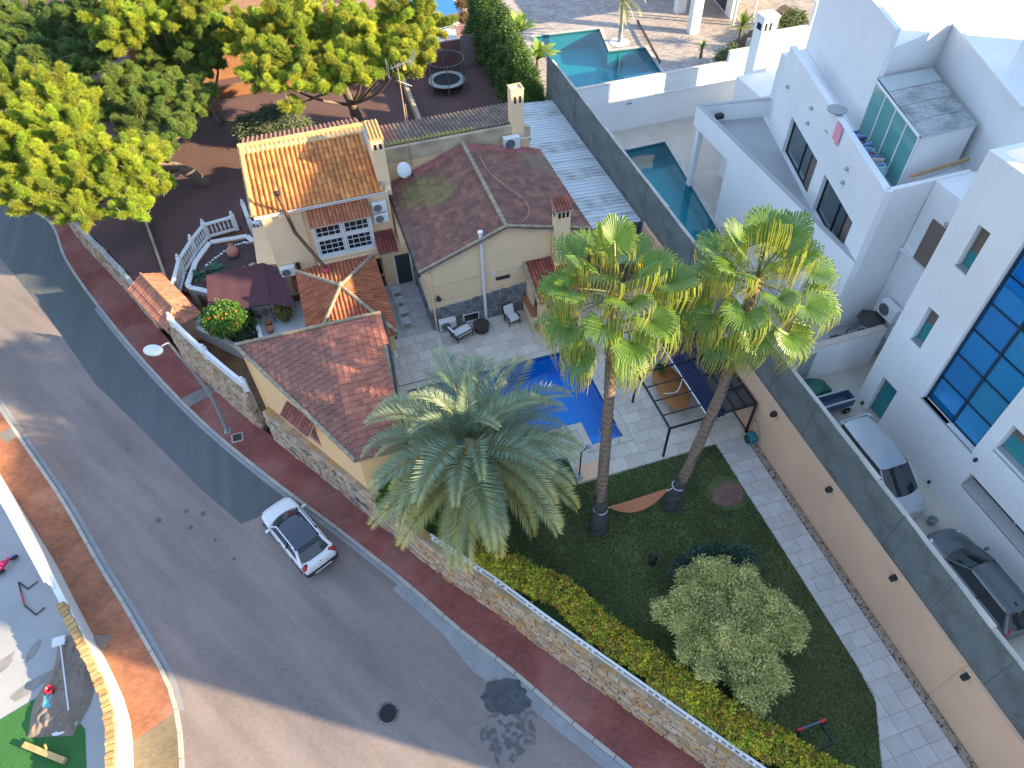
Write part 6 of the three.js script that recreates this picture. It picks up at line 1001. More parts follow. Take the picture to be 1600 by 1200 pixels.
{ // slim palm by the far pool
  const t = thing('feather_palm', 'slim young palm by the turquoise L-shaped pool at the top edge', 'palm tree', [28.2, 0, 58.2]); rnd = rngOf(711); part(t, 'trunk', limb([[28.2, 0, 58.2], [28.25, 1.6, 58.2], [28.2, 3.4, 58.2]], .2, .13), M.galv); part(t, 'gravel_ring', lathe([[0, .05], [.8, .05], [.9, 0]], 20, 28.2, .02, 58.2), M.white);
  const geo = [.9, .5, .1, -.3].map((e, i) => dateFrond(e, 720 + i)), m = leafMat(.3), crown = new THREE.Group(); crown.name = 'crown'; crown.position.set(0, 3.5, 0); t.add(crown); for (let i = 0; i < 16; i++) { const o = shade(new THREE.Mesh(geo[i % 4], m)); o.name = 'frond'; o.scale.setScalar(.55); o.rotation.y = i * 2.4; crown.add(o); }
}
// ------------------------------------------------------------------ things on the plots
{ // pergola
  const t = thing('pergola', 'black steel pergola with a pulled-back navy awning beside the pool', 'pergola', [14.5, 0, 20]); const m = M.metalDark, H = 2.2, B = [16.55, 20.05, 23.6];
  for (const b of B) { part(t, 'post', beam([12.28, 0, b], [12.28, H, b + .001], .09, .09), m); part(t, 'post', beam([16.7, 0, b], [16.7, H, b + .001], .09, .09), m); part(t, 'beam', beam([12.28, H, b], [16.7, H, b], .08, .1), m); }
  for (const a of [12.28, 16.7, 15.12]) part(t, 'beam', beam([a, H + .012, 16.52], [a, H + .012, 23.64], .08, .1), m);
  for (const b of [17.3, 18.2, 19.1, 21, 21.9, 22.8]) part(t, 'rafter', beam([12.3, H + .03, b], [14.3, H + .03, b], .05, .05), m);
  for (const b of [17.7, 18.9, 21.2, 22.4]) part(t, 'rafter', beam([15.15, H + .03, b], [16.68, H + .03, b], .05, .05), m);
  for (const a of [15.6, 16.15]) part(t, 'rafter', beam([a, H + .05, 16.55], [a, H + .05, 23.6], .045, .045), m);
  const deck = part(t, 'slat_roof', box(15.2, 16.66, H - .08, H - .06, 16.6, 23.55), surf([.06, .048, .045], { va: .4, fine: .3, period: 1.5, stretch: 4, size: 256 }));
  const g = new THREE.PlaneGeometry(.92, 7, 26, 30), p = g.attributes.position; for (let i = 0; i < p.count; i++) { const x = p.getX(i), y = p.getY(i); p.setXYZ(i, 14.68 + x, H + .02 + .07 * Math.sin(x * 34 + Math.sin(y * 2) * .6) - .05 * Math.sin((y / 7 + .5) * Math.PI * 3) ** 2 - (y < -3.3 ? .25 : 0), -(20.05 + y)); } g.computeVertexNormals();
  const cl = part(t, 'awning_cloth', g, M.navy); M.navy.side = THREE.DoubleSide;
  part(t, 'cloth_bar', bar([14.22, H, 16.6], [14.22, H, 23.5], .03, 6), M.whiteTrim); part(t, 'tie_cord', tubeOf([[13.0, 2.05, 18.6], [13.7, 1.95, 18.6], [14.3, 2.15, 19.2]], .02, 12, 5), M.whiteTrim);
  const s = thing('dining_table', 'oval orange-brown wooden table with a pot plant, under the pergola', 'table', [14.2, 0, 19.9]); const sh = new THREE.Shape(); sh.absellipse(0, 0, .72, 1.55, 0, Math.PI * 2);
  part(s, 'table_top', new THREE.ExtrudeGeometry(sh, { depth: .05, bevelEnabled: true, bevelSize: .02, bevelThickness: .015, bevelSegments: 2, curveSegments: 40 }).rotateX(-Math.PI / 2).rotateY(-.05).translate(14.2, .72, -19.9), surf([.40, .165, .05], { va: .2, fine: .1, period: 2, stretch: .3, rough: .45, size: 256 }));
  for (const [x, y] of [[-.4, -1], [.4, -1], [-.4, 1], [.4, 1]]) part(s, 'leg', beam([14.2 + x, 0, 19.9 + y], [14.2 + x, .72, 19.901 + y], .08, .08), M.wood);
  const bp = thing('potted_plant', 'small green pot plant on the oval table', 'plant', [14.1, .77, 20.9]); part(bp, 'pot', lathe([[0, 0], [.1, 0], [.14, .2], [.12, .2], [.1, .16], [0, .16]], 14, 14.1, .78, 20.9), M.pot); rnd = rngOf(801); const l = []; for (let i = 0; i < 40; i++) l.push([V(14.1 + R(-.16, .16), 1.02 + R(0, .2), 20.9 + R(-.16, .16)), R(.8, 1.3), [.06, .14, .03]]); spray(bp, 'foliage', broad, olM, l).userData.kind = 'stuff';
}
function chair(name, label, pos, turn, o = {}) {                                 // low armchair with cushions, facing +x
  const t = new THREE.Group(); t.name = numbered(name); t.position.copy(V(...pos)); t.rotation.y = turn; scene.add(t); t.userData = { label, category: 'chair' }; if (o.group) t.userData.group = o.group;
  const m = o.m ?? M.wicker, c = o.c ?? M.cushion, bx = (x0, x1, y0, y1, z0, z1) => new RoundedBoxGeometry(x1 - x0, y1 - y0, z1 - z0, 2, Math.min(.03, (y1 - y0) / 3, (x1 - x0) / 3)).translate((x0 + x1) / 2, (y0 + y1) / 2, (z0 + z1) / 2), L = o.long ?? .62, rot = (g, a, x, y) => g.translate(-x, -y, 0).rotateZ(a).translate(x, y, 0);
  for (const z of [-.33, .33]) { local(t, 'leg', bx(L - .06, L, 0, .3, z - .025, z + .025), m); local(t, 'leg', bx(-.02, .04, 0, .3, z - .025, z + .025), m); local(t, 'armrest', [bx(-.05, L, .52, .56, z - .04, z + .04), bx(L - .07, L - .02, .3, .52, z - .02, z + .02)], m); }
  local(t, 'seat', bx(-.02, L, .26, .32, -.33, .33), m); local(t, 'seat_cushion', bx(.06, L - .01, .32, .44, -.3, .3), c);
  local(t, 'backrest', rot(bx(-.06, -.01, .28, .98, -.34, .34), .32, 0, .3), m); local(t, 'back_cushion', rot(bx(0, .11, .4, .96, -.29, .29), .32, 0, .3), c); return t;
}
chair('lounge_chair', 'upright dark wicker armchair with white cushions by the barbecue', [8.25, .03, 27.9], -1.35 + Math.PI * 0, {});
chair('lounge_chair', 'wide low dark wicker lounger with white cushions turned towards the round table', [4.85, .09, 27.2], .35, { long: 1.05 });
{ const t = thing('side_table', 'round black wicker table between the two white-cushioned chairs', 'table', [6.5, 0, 27.55]); part(t, 'table_body', lathe([[.3, 0], [.42, .1], [.44, .3], [.42, .42]], 28, 6.5, .03, 27.55), M.wicker); part(t, 'table_top', new THREE.CylinderGeometry(.46, .46, .04, 28).translate(6.5, .48, -27.55), M.wicker); }
{ // wire chairs along the pavilion
  const w = flat(.62, .64, .66, .5), mk = (label, a, b, turn) => { const t = new THREE.Group(); t.name = numbered('garden_chair'); t.position.copy(V(a, .05, b)); t.rotation.y = turn; t.userData = { label, category: 'chair', group: 'pale metal chairs in the passage' }; scene.add(t); const rod = (p, q) => { const A = new THREE.Vector3(...p), B = new THREE.Vector3(...q), d = B.clone().sub(A), g = new THREE.CylinderGeometry(.02, .02, d.length(), 5); g.applyQuaternion(new THREE.Quaternion().setFromUnitVectors(new THREE.Vector3(0, 1, 0), d.normalize())); return g.translate((A.x + B.x) / 2, (A.y + B.y) / 2, (A.z + B.z) / 2); };
    for (const [x, z] of [[0, -.25], [0, .25], [.5, -.25], [.5, .25]]) local(t, 'leg', rod([x, 0, z], [x, x ? .46 : .95, z]), w); local(t, 'seat', [.0, .1, .2, .3, .4, .5].map((x) => rod([x, .46, -.25], [x, .46, .25])).concat([rod([0, .46, -.25], [.5, .46, -.25]), rod([0, .46, .25], [.5, .46, .25])]), w); local(t, 'backrest', [rod([0, .95, -.25], [-.02, .95, .25]), rod([0, .7, -.25], [0, .7, .25])], w); local(t, 'seat_panel', new THREE.BoxGeometry(.48, .02, .48).translate(.25, .45, 0), flat(.3, .33, .37, .7)); return t; };
  const g = [[2.35, 31.9, 'farthest'], [2.35, 31.0, 'second farthest'], [2.4, 30.1, 'second nearest'], [2.35, 29.2, 'nearest']]; for (const [a, b, n] of g) mk('pale metal garden chair beside the pavilion, ' + n + ' of the row of four', a, b, 0);
  const t = thing('bistro_table', 'small round pale metal table at the near end of the metal chairs', 'table', [3.0, .04, 30.4]); part(t, 'table_top', new THREE.TorusGeometry(.27, .015, 5, 24).rotateX(Math.PI / 2).translate(3.05, .72, -30.3), w); part(t, 'stem', bar([3.05, .05, 30.3], [3.05, .72, 30.3], .02, 5), w);
  const bl = balustrade('short white balustrade at the terrace step beside the outbuilding', [[1.45, 26.3], [1.62, 28.1]], [.02, .02], { h: .85, gap: .25 });
}
{ // metal canopy
  const t = thing('metal_canopy', 'long white corrugated metal canopy, streaked with dirt, between the gabled house and the fence', 'canopy', [15, 0, 37]); rnd = rngOf(811);
  const N = 44, b0 = 30.0, b1 = 45.0, mats = [0, 1, 2].map((k) => surf([.60, .64, .66], { va: .1, fine: .06, period: 4, rough: .5, size: 256, extra: (u, v, o) => { return o; } })), st = surf([.55, .58, .58], { va: .5, fine: .25, period: 3.1, stretch: 7, rough: .5, size: 512, tint: [.45, .45, .44] });
  for (let k = 0; k < N; k++) { const x0 = lerp(b0, b1, k / N), x1 = lerp(b0, b1, (k + 1) / N), w = (x1 - x0), P = (f, a) => [a, lerp(3.35, 3.05, (a - 12.95) / 4.05) + (f < .2 || f > .999 ? 0 : 0), lerp(x0, x1, f)], pos = []; const prof = [[0, .05], [.14, .05], [.22, 0], [.98, 0], [1, .05]]; for (let i = 0; i + 1 < prof.length; i++) { const [f, h] = prof[i], [g, j] = prof[i + 1], A = P(f, 12.95), B = P(f, 17.0), C = P(g, 17.0), D = P(g, 12.95); A[1] += h; B[1] += h; C[1] += j; D[1] += j; for (const q of [A, B, C, A, C, D]) pos.push(...V(...q).toArray()); } const g = new THREE.BufferGeometry(); g.setAttribute('position', new THREE.Float32BufferAttribute(pos, 3)); g.computeVertexNormals(); const m = rnd() < .5 ? st : mats[k % 3]; m.side = THREE.DoubleSide; part(t, 'roof_sheet', g, m); }
  for (const b of [30.2, 35, 40, 44.7]) { part(t, 'post', beam([16.8, 0, b], [16.8, 3.0, b + .001], .08, .08), M.steel); part(t, 'rafter', beam([13.0, 3.2, b], [16.95, 2.95, b], .06, .1), M.steel); }
  part(t, 'vent_cowl', [bar([13.2, 3.2, 36.3], [13.2, 4.0, 36.3], .05, 8), lathe([[.1, 0], [.14, .08], [0, .16]], 10, 13.2, 4.0, 36.3)], M.galv);
}
{ // awning over the porch
  const t = thing('awning', 'burgundy fabric awning over the porch between planter and two-storey house', 'awning', [-5.6, 0, 33.8]);
  const sag = (A, B, C, D) => { const g = new THREE.PlaneGeometry(1, 1, 14, 10), p = g.attributes.position; for (let i = 0; i < p.count; i++) { const u = p.getX(i) + .5, v = p.getY(i) + .5, x = [0, 1, 2].map((k) => lerp(lerp(A[k], B[k], u), lerp(D[k], C[k], u), v)); p.setXYZ(i, x[0], x[1] - .08 * Math.sin(u * Math.PI) * Math.sin(v * Math.PI) + .012 * Math.sin(u * 22), -x[2]); } g.computeVertexNormals(); return g; };
  M.burgundy.side = THREE.DoubleSide;
  part(t, 'canopy_cloth', sag([-7.65, 1.35, 32.4], [-4.3, 1.45, 32.0], [-4.3, 1.85, 35.2], [-7.6, 1.6, 35.5]), M.burgundy); part(t, 'side_cloth', sag([-4.3, 1.42, 32.0], [-2.95, 1.3, 31.3], [-3.5, 1.8, 34.5], [-4.3, 1.82, 35.2]), M.burgundy);
  part(t, 'front_bar', bar([-7.65, 1.33, 32.38], [-4.3, 1.43, 31.98], .03, 6), M.metalDark); for (const [a, b] of [[-7.6, 32.4], [-4.4, 32.0], [-7.55, 35.4]]) part(t, 'pole', bar([a, -.3, b], [a, 1.4, b], .025, 6), M.metalDark);
}
// pots and small things in the corner garden
const potProf = [[0, 0], [.16, 0], [.24, .3], [.26, .34], [.22, .34], [.18, .28], [0, .28]];
function pot(label, a, h, b, s, m, plant) { const t = thing('flower_pot', label, 'pot', [a, h, b]); part(t, 'pot', lathe(potProf.map(([x, y]) => [x * s, y * s]), 18, a, h, b), m); if (plant) { rnd = rngOf(Math.round(a * 50 + 900)); const l = []; for (let i = 0; i < plant.n; i++) { const d = onSphere(); l.push([V(a, h + .34 * s + plant.r * .7, b).add(d.multiplyScalar(plant.r * Math.cbrt(rnd()))), R(.8, 1.3), plant.c[Math.floor(rnd() * plant.c.length)]]); } spray(t, 'foliage', plant.g ?? broad, hedgeM, l).userData.kind = 'stuff'; } return t; }
pot('empty terracotta pot by the white bed wall, nearest the outbuilding roof', -4.75, .02, 31.3, .95, M.pot); pot('terracotta pot by the white bed wall, middle one', -4.8, .02, 31.9, .9, M.pot); pot('pinkish pot at the end of the white bed wall by the awning', -4.9, .02, 32.9, .7, M.potPink);
pot('dark pot with a bushy yellow-green plant on the white paved corner', -3.8, .02, 32.0, 1.0, M.wicker, { n: 200, r: .5, c: [[.20, .22, .05], [.14, .2, .04], [.25, .2, .06]] });
pot('pot with pink flowering bougainvillea at the awning edge', -4.6, .02, 33.6, .9, M.pot, { n: 110, r: .4, c: [[.55, .03, .16], [.5, .04, .2], [.08, .14, .04]] });
pot('dark pot with a small plant on the courtyard of the villa', 23.2, .9, 19.4, .9, M.wicker, { n: 60, r: .3, c: [[.08, .1, .05], [.2, .12, .06]] });
{ const t = thing('clay_urn', 'pink clay urn lying in the raised planting bed', 'urn', [-6.25, .2, 38.6]); part(t, 'body', new THREE.LatheGeometry([[.0, 0], [.16, .02], [.32, .2], [.36, .42], [.28, .62], [.14, .72], [.12, .8], [.17, .84]].map(([x, y]) => new THREE.Vector2(x, y)), 22).rotateX(-.5).translate(-6.25, .24, -38.5), M.potPink); part(t, 'rim', new THREE.TorusGeometry(.15, .03, 6, 20).rotateX(Math.PI / 2 - .5).translate(-6.25, .98, -38.9), M.potPink); }
{ // hammock between the palms
  const t = thing('hammock', 'sagging orange hammock slung between the two tall palms', 'hammock', [9.6, 0, 14]); const A = [8.1, 1.45, 14.05], B = [11.25, 1.6, 14.0], g = new THREE.PlaneGeometry(1, 1, 26, 10), p = g.attributes.position;
  for (let i = 0; i < p.count; i++) { const u = p.getX(i) + .5, v = p.getY(i), w = .62 * Math.pow(Math.sin(Math.PI * clamp(u, .02, .98)), .7); p.setXYZ(i, lerp(A[0], B[0], .07 + .86 * u), lerp(A[1], B[1], u) - .72 * 4 * u * (1 - u) * .9 + Math.abs(v) * .35 * w - .05, -(lerp(A[2], B[2], u) + v * w)); } g.computeVertexNormals();
  const m = surf([.44, .16, .075], { va: .15, fine: .1, period: .5, stretch: 8, size: 128 }); m.side = THREE.DoubleSide; part(t, 'cloth', g, m); part(t, 'rope', bar([7.95, 1.5, 14.1], [8.35, 1.35, 14.05], .02, 5), M.whiteTrim); part(t, 'rope', bar([11.5, 1.65, 13.98], [11.0, 1.4, 14.0], .02, 5), M.whiteTrim);
  part(t, 'binding', [new THREE.TorusGeometry(.27, .02, 5, 20).rotateX(Math.PI / 2).translate(11.5, 1.7, -13.95), new THREE.TorusGeometry(.29, .02, 5, 20).rotateX(Math.PI / 2).translate(7.92, 1.5, -14.05)], M.whiteTrim);
}
{ const t = thing('garden_shower', 'black garden shower with a bent arm beside the pool', 'shower', [8.08, 0, 16.75]); part(t, 'column', [bar([8.08, 0, 16.75], [8.08, 1.95, 16.75], .035, 8), bar([8.08, 1.95, 16.75], [8.4, 2.1, 16.85], .03, 6)], M.metalDark); part(t, 'shower_head', new THREE.CylinderGeometry(.14, .12, .05, 16).translate(8.45, 2.06, -16.87), M.acGrille); part(t, 'tray', box(8.1, 9.2, .03, .07, 16.42, 17.3), M.tan); part(t, 'foot', box(7.9, 8.2, 0, .18, 16.6, 16.9), M.concrete); }
{ // pool ladder
  const t = thing('pool_ladder', 'thin steel pool handrail at the underwater steps', 'ladder', [10.5, 0, 18]); for (const a of [9.7, 10.6]) part(t, 'handrail', tubeOf([[a, 0, 17.9], [a, .8, 18.1], [a, .8, 18.5], [a, -.1, 18.75]], .02, 16, 6), M.galv);
}
{ const t = thing('hose_box', 'cyan garden hose box at the foot of the tan wall', 'hose reel', [16.6, 0, 16.0]); part(t, 'body', new RoundedBoxGeometry(.4, .5, .5, 3, .08).translate(16.62, .27, -16.0), flat(.02, .19, .22, .5)); part(t, 'reel', new THREE.TorusGeometry(.17, .05, 8, 20).rotateY(Math.PI / 2).translate(16.4, .27, -16.0), M.blackPlastic); part(t, 'hose', tubeOf([[16.5, .1, 15.75], [16.75, .5, 15.6], [16.8, 1.2, 16.3], [16.78, .9, 16.5]], .02, 20, 5), M.acGrille); }
{ const t = thing('exercise_frame', 'small black floor frame with a red-ended bar at the bottom edge of the lawn', 'frame', [12, 0, 3.6]); part(t, 'base', [beam([11.5, .05, 3.2], [12.55, .05, 3.25], .07, .07), beam([12.55, .05, 3.25], [12.5, .05, 3.9], .07, .07), beam([11.35, .05, 3.7], [11.5, .35, 3.95], .06, .06), beam([12.5, .05, 3.9], [12.45, .38, 3.95], .06, .06)], M.blackPlastic); part(t, 'bar', bar([11.5, .38, 3.95], [12.45, .4, 3.95], .04, 8), flat(.12, .14, .2, .5)); for (const a of [11.52, 12.44]) part(t, 'grip', bar([a - .12, .385, 3.95], [a + .12, .395, 3.95], .06, 10), M.red); }
{ const t = thing('garden_lantern', 'small black lantern standing alone on the dark lawn', 'lantern', [9.42, 0, 11.7]); part(t, 'body', lathe([[.16, 0], [.16, .05], [.11, .1], [.13, .42], [.18, .46], [.05, .6]], 12, 9.42, .01, 11.7), M.blackPlastic); part(t, 'finial', new THREE.SphereGeometry(.05, 10, 8).translate(9.42, .65, -11.7), flat(.05, .04, .12, .4)); }
// ------------------------------------------------------------------ street lamp
{
  const t = thing('street_lamp', 'grey curved street lamp with a white oval head, standing on the right pavement', 'street lamp', [-8.03, SY, 26.75]), q = (s, h) => [-8.03 - .84 * s, h, 26.75 - .54 * s];
  part(t, 'base_plate', box(-8.2, -7.86, SY, SY + .04, 26.58, 26.92), M.galv);
  const c = [q(0, SY), q(-.06, -.5), q(-.06, 1.2), q(.14, 2.9), q(.36, 4.3), q(.45, 5.0)]; part(t, 'pole', limb(c, .1, .045, 10), M.galv); part(t, 'arm', tubeOf([q(.45, 5.0), q(.5, 5.08), q(.8, 5.12)], .04, 10, 8), M.whiteTrim);
  part(t, 'pole_band', new THREE.TorusGeometry(.085, .02, 6, 16).rotateX(Math.PI / 2).translate(...V(...q(.02, 1.9)).toArray()), M.galv);
  const h = part(t, 'lamp_head', new THREE.SphereGeometry(1, 22, 14).scale(.48, .17, .32).rotateY(-.57 + Math.PI).translate(...V(...q(1.2, 5.18)).toArray()), flat(.72, .72, .70, .4)); part(h, 'lens', new THREE.SphereGeometry(1, 18, 8, 0, 6.3, Math.PI / 2, Math.PI / 2).scale(.36, .12, .24).rotateY(-.57 + Math.PI).translate(...V(...q(1.2, 5.1)).toArray()), M.clearLens);
}
{ // trampoline
  const t = thing('trampoline', 'round trampoline with a pale rim and net poles in the brown yard', 'trampoline', [11.75, 0, 55.4]), A = 11.75, B = 55.4; part(t, 'mat', new THREE.CylinderGeometry(1.12, 1.12, .02, 36).translate(A, .7, -B), M.rubber); part(t, 'rim_pad', lathe([[1.1, .7], [1.1, .76], [1.5, .74], [1.5, .66], [1.1, .7]], 40, A, 0, B), surf([.42, .43, .40], { va: .1, period: 2, size: 128 }));
  for (let k = 0; k < 6; k++) { const u = k / 6 * 6.283 + .4, x = A + 1.5 * Math.cos(u), y = B + 1.5 * Math.sin(u); part(t, 'net_pole', bar([x, 0, y], [x, 2.5, y], .03, 6), M.steel); }
  part(t, 'leg_frame', [0, 1, 2].map((k) => { const u = k * 2.09 + .4; return tubeOf([[A + 1.4 * Math.cos(u), .66, B + 1.4 * Math.sin(u)], [A + 1.4 * Math.cos(u), .03, B + 1.4 * Math.sin(u)], [A + 1.4 * Math.cos(u + 1), .03, B + 1.4 * Math.sin(u + 1)], [A + 1.4 * Math.cos(u + 1), .66, B + 1.4 * Math.sin(u + 1)]], .025, 20, 5); }), M.steel);
  part(t, 'net_cord', new THREE.TorusGeometry(1.5, .018, 5, 40).rotateX(Math.PI / 2).translate(A, 2.4, -B), M.acGrille); { const c = []; for (let k = 0; k < 72; k++) { const u = k / 72 * 6.283; c.push(bar([A + 1.48 * Math.cos(u), .75, B + 1.48 * Math.sin(u)], [A + 1.48 * Math.cos(u), 2.4, B + 1.48 * Math.sin(u)], .006, 3)); } for (let k = 0; k < 9; k++) c.push(new THREE.TorusGeometry(1.48, .006, 3, 40).rotateX(Math.PI / 2).translate(A, .9 + k * .17, -B)); part(t, 'net', c, M.blackPlastic).userData.kind = 'stuff'; }
}
for (const [a, n] of [[13.1, 'left'], [14.25, 'right']]) { const t = thing('sun_bed', 'white sun bed beside the far railing, ' + n + ' one of two', 'sun bed', [a, 0, 63.2], 'white sun beds behind the yard wall'); part(t, 'bed', [beam([a, .35, 62.3], [a + .1, .35, 63.4], .75, .06)], M.whiteTrim); part(t, 'backrest', beam([a + .1, .35, 63.4], [a + .17, .85, 64.1], .75, .06), M.whiteTrim); for (const [x, y] of [[-.3, 62.4], [.3, 62.4], [-.2, 63.6], [.4, 63.6]]) part(t, 'leg', bar([a + x, 0, y], [a + x, .35, y], .03, 5), M.whiteTrim); }
{ // house of the far patio
  const t = thing('far_house', 'white house with square columns at the top edge beyond the turquoise pool', 'house', [38, 0, 64]); for (const [a, b] of [[35.15, 57.75], [36.0, 62.1]]) part(t, 'column', box(a - .45, a + .45, 0, 5.2, b - .35, b + .35), M.white);
  part(t, 'wall', wallOn([39.6, 59.0], [41.0, 67], .3, rectP(8, 0, 5.2), [[1.4, 4.2, .05, 2.4]]), M.white); part(t, 'glass_door', wallOn([39.85, 60.2], [40.45, 63.6], .05, rectP(3.4, 0, 2.4)), M.carGlass); part(t, 'roof', prism([[34.2, 57], [46, 57], [46, 72], [35, 72]], 5.2, 5.6), M.white); part(t, 'steel_post', [bar([39.2, 0, 57.8], [39.2, 5.2, 57.8], .13, 8), bar([40.9, 0, 57.4], [40.9, 5.2, 57.4], .1, 8)], M.white);
  const r = thing('patio_drain', 'long thin dark channel rail crossing the far patio beside the pool steps', 'railing', [30.3, 0, 57]); part(r, 'rail', beam([31.25, .32, 61.2], [29.55, .32, 52.9], .16, .1), M.iron); for (const f of [.02, .35, .68, .98]) part(r, 'bracket', box(lerp(31.25, 29.55, f) - .03, lerp(31.25, 29.55, f) + .03, 0, .28, lerp(61.2, 52.9, f) - .03, lerp(61.2, 52.9, f) + .03), M.iron);
  lowWall('terrace_planter', 'angled white planter wall behind the stepped wall', 'planter', [[33.4, 51.3], [34.9, 49.0]], 0, .6, .3, M.white, null); lowWall('terrace_planter', 'white planter wall beside the round yucca', 'planter', [[38.2, 53.6], [38.6, 51.5]], 0, .7, .3, M.white, null);
  struct('terrace_bed', [prism([[33.2, 46], [46, 46], [46, 60], [40, 56], [37, 54.5], [35.0, 51.6]], 0, .08)], M.soil);
}
// ------------------------------------------------------------------ villa driveway and roof terrace
{ const t = thing('covered_boat', 'dark green covered heap by the driveway wall', 'cover', [20.9, 0, 17.2]); const g = new THREE.SphereGeometry(1, 24, 14, 0, 6.3, 0, 1.7).scale(.95, .85, .72), p = g.attributes.position; for (let i = 0; i < p.count; i++) { const x = p.getX(i), y = p.getY(i), z = p.getZ(i), k = 1 + .09 * Math.sin(x * 7 + z * 5) + .06 * Math.sin(z * 13 - y * 6); p.setXYZ(i, x * k, y * (1 + .08 * Math.sin(x * 9 + 1)), z * k); } g.computeVertexNormals(); part(t, 'tarpaulin', g.translate(20.9, .22, -17.5), surf([.012, .10, .06], { va: .25, period: 1.5, rough: .6, size: 128 })); part(t, 'base', box(20.2, 21.6, 0, .22, 17.0, 18.0), M.wood); }
{ const t = thing('utility_trailer', 'blue-grey trailer with small wheels in front of the green heap', 'trailer', [21.3, 0, 16.4]), m = surf([.07, .12, .19], { va: .2, period: 2, size: 128 }); part(t, 'side_panel', [box(20.5, 22.25, .5, .95, 16.05, 16.1), box(20.5, 22.25, .5, .95, 16.7, 16.75), box(20.5, 20.55, .5, .95, 16.1, 16.7), box(22.2, 22.25, .5, .95, 16.1, 16.7)], m); part(t, 'bed', box(20.5, 22.25, .44, .5, 16.05, 16.75), m); part(t, 'rim', [box(20.46, 22.3, .95, .99, 16.02, 16.12), box(20.46, 22.3, .95, .99, 16.68, 16.78)], M.galv); for (const a of [20.8, 21.95]) { const w = part(t, 'wheel', new THREE.TorusGeometry(.15, .06, 8, 18).translate(a, .21, -16.0), M.rubber); part(w, 'hub', new THREE.CylinderGeometry(.07, .07, .08, 10).rotateX(Math.PI / 2).translate(a, .21, -16.0), M.galv); part(t, 'strut', bar([a, .21, 16.05], [a, .46, 16.2], .025, 5), M.galv); } }
{ const t = thing('bucket', 'small grey bucket on the driveway between the two parked cars', 'bucket', [21.75, 0, 9.55]); part(t, 'bucket', lathe([[0, .02], [.14, .02], [.2, .36], [.21, .38], [.18, .36], [.13, .06], [0, .06]], 18, 21.75, 0, 9.55), M.galv); part(t, 'handle', new THREE.TorusGeometry(.19, .01, 4, 16, Math.PI).rotateX(.9).translate(21.75, .37, -9.55), M.steel); }
{ // bicycle leaning in the courtyard
  const t = thing('bicycle', 'pale bicycle leaning in the courtyard behind the low white wall', 'bicycle', [25, .9, 19.6]), A = [24.55, 1.25, 19.75], B = [25.35, 1.25, 19.1]; const wheel = (c) => { const w = part(t, 'wheel', new THREE.TorusGeometry(.33, .02, 6, 28).rotateY(-.68).translate(...V(...c).toArray()), M.rubber); part(w, 'spokes', [0, 1, 2, 3, 4, 5].map((k) => new THREE.CylinderGeometry(.005, .005, .64, 3).rotateZ(k * .52).rotateY(-.68).translate(...V(...c).toArray())), M.steel); part(w, 'rim', new THREE.TorusGeometry(.3, .012, 5, 28).rotateY(-.68).translate(...V(...c).toArray()), M.steel); }; wheel(A); wheel(B);
  const m = flat(.6, .65, .7, .35), P = (f, h) => [lerp(A[0], B[0], f), h, lerp(A[2], B[2], f)]; part(t, 'frame', [bar(P(0, 1.25), P(.22, 1.85), .022, 6), bar(P(.24, 1.75), P(.7, 1.72), .022, 6), bar(P(.24, 1.7), P(.52, 1.22), .022, 6), bar(P(.52, 1.22), P(.7, 1.78), .022, 6), bar(P(.52, 1.22), P(1, 1.25), .018, 6), bar(P(.7, 1.65), P(1, 1.25), .018, 6)], m); part(t, 'saddle', new RoundedBoxGeometry(.24, .06, .13, 2, .025).rotateY(.68).translate(...V(...P(.72, 1.86)).toArray()), M.blackPlastic); part(t, 'handlebar', bar([P(.2, 1.9)[0] - .17, 1.92, P(.2, 1.9)[2] - .22], [P(.2, 1.9)[0] + .17, 1.92, P(.2, 1.9)[2] + .22], .014, 5), M.blackPlastic);
  const u = thing('parasol', 'dark closed-in hexagonal parasol behind the bicycle', 'parasol', [25.6, .9, 19.9]); part(u, 'canopy', new THREE.ConeGeometry(.75, .28, 6).translate(25.5, 2.0, -19.85), surf([.075, .065, .065], { va: .1, period: 1, size: 128 })); part(u, 'pole', bar([25.5, .9, 19.85], [25.5, 2.05, 19.85], .025, 6), M.metalDark); part(u, 'base', new THREE.CylinderGeometry(.25, .28, .08, 16).translate(25.5, .94, -19.85), M.blackPlastic);
}
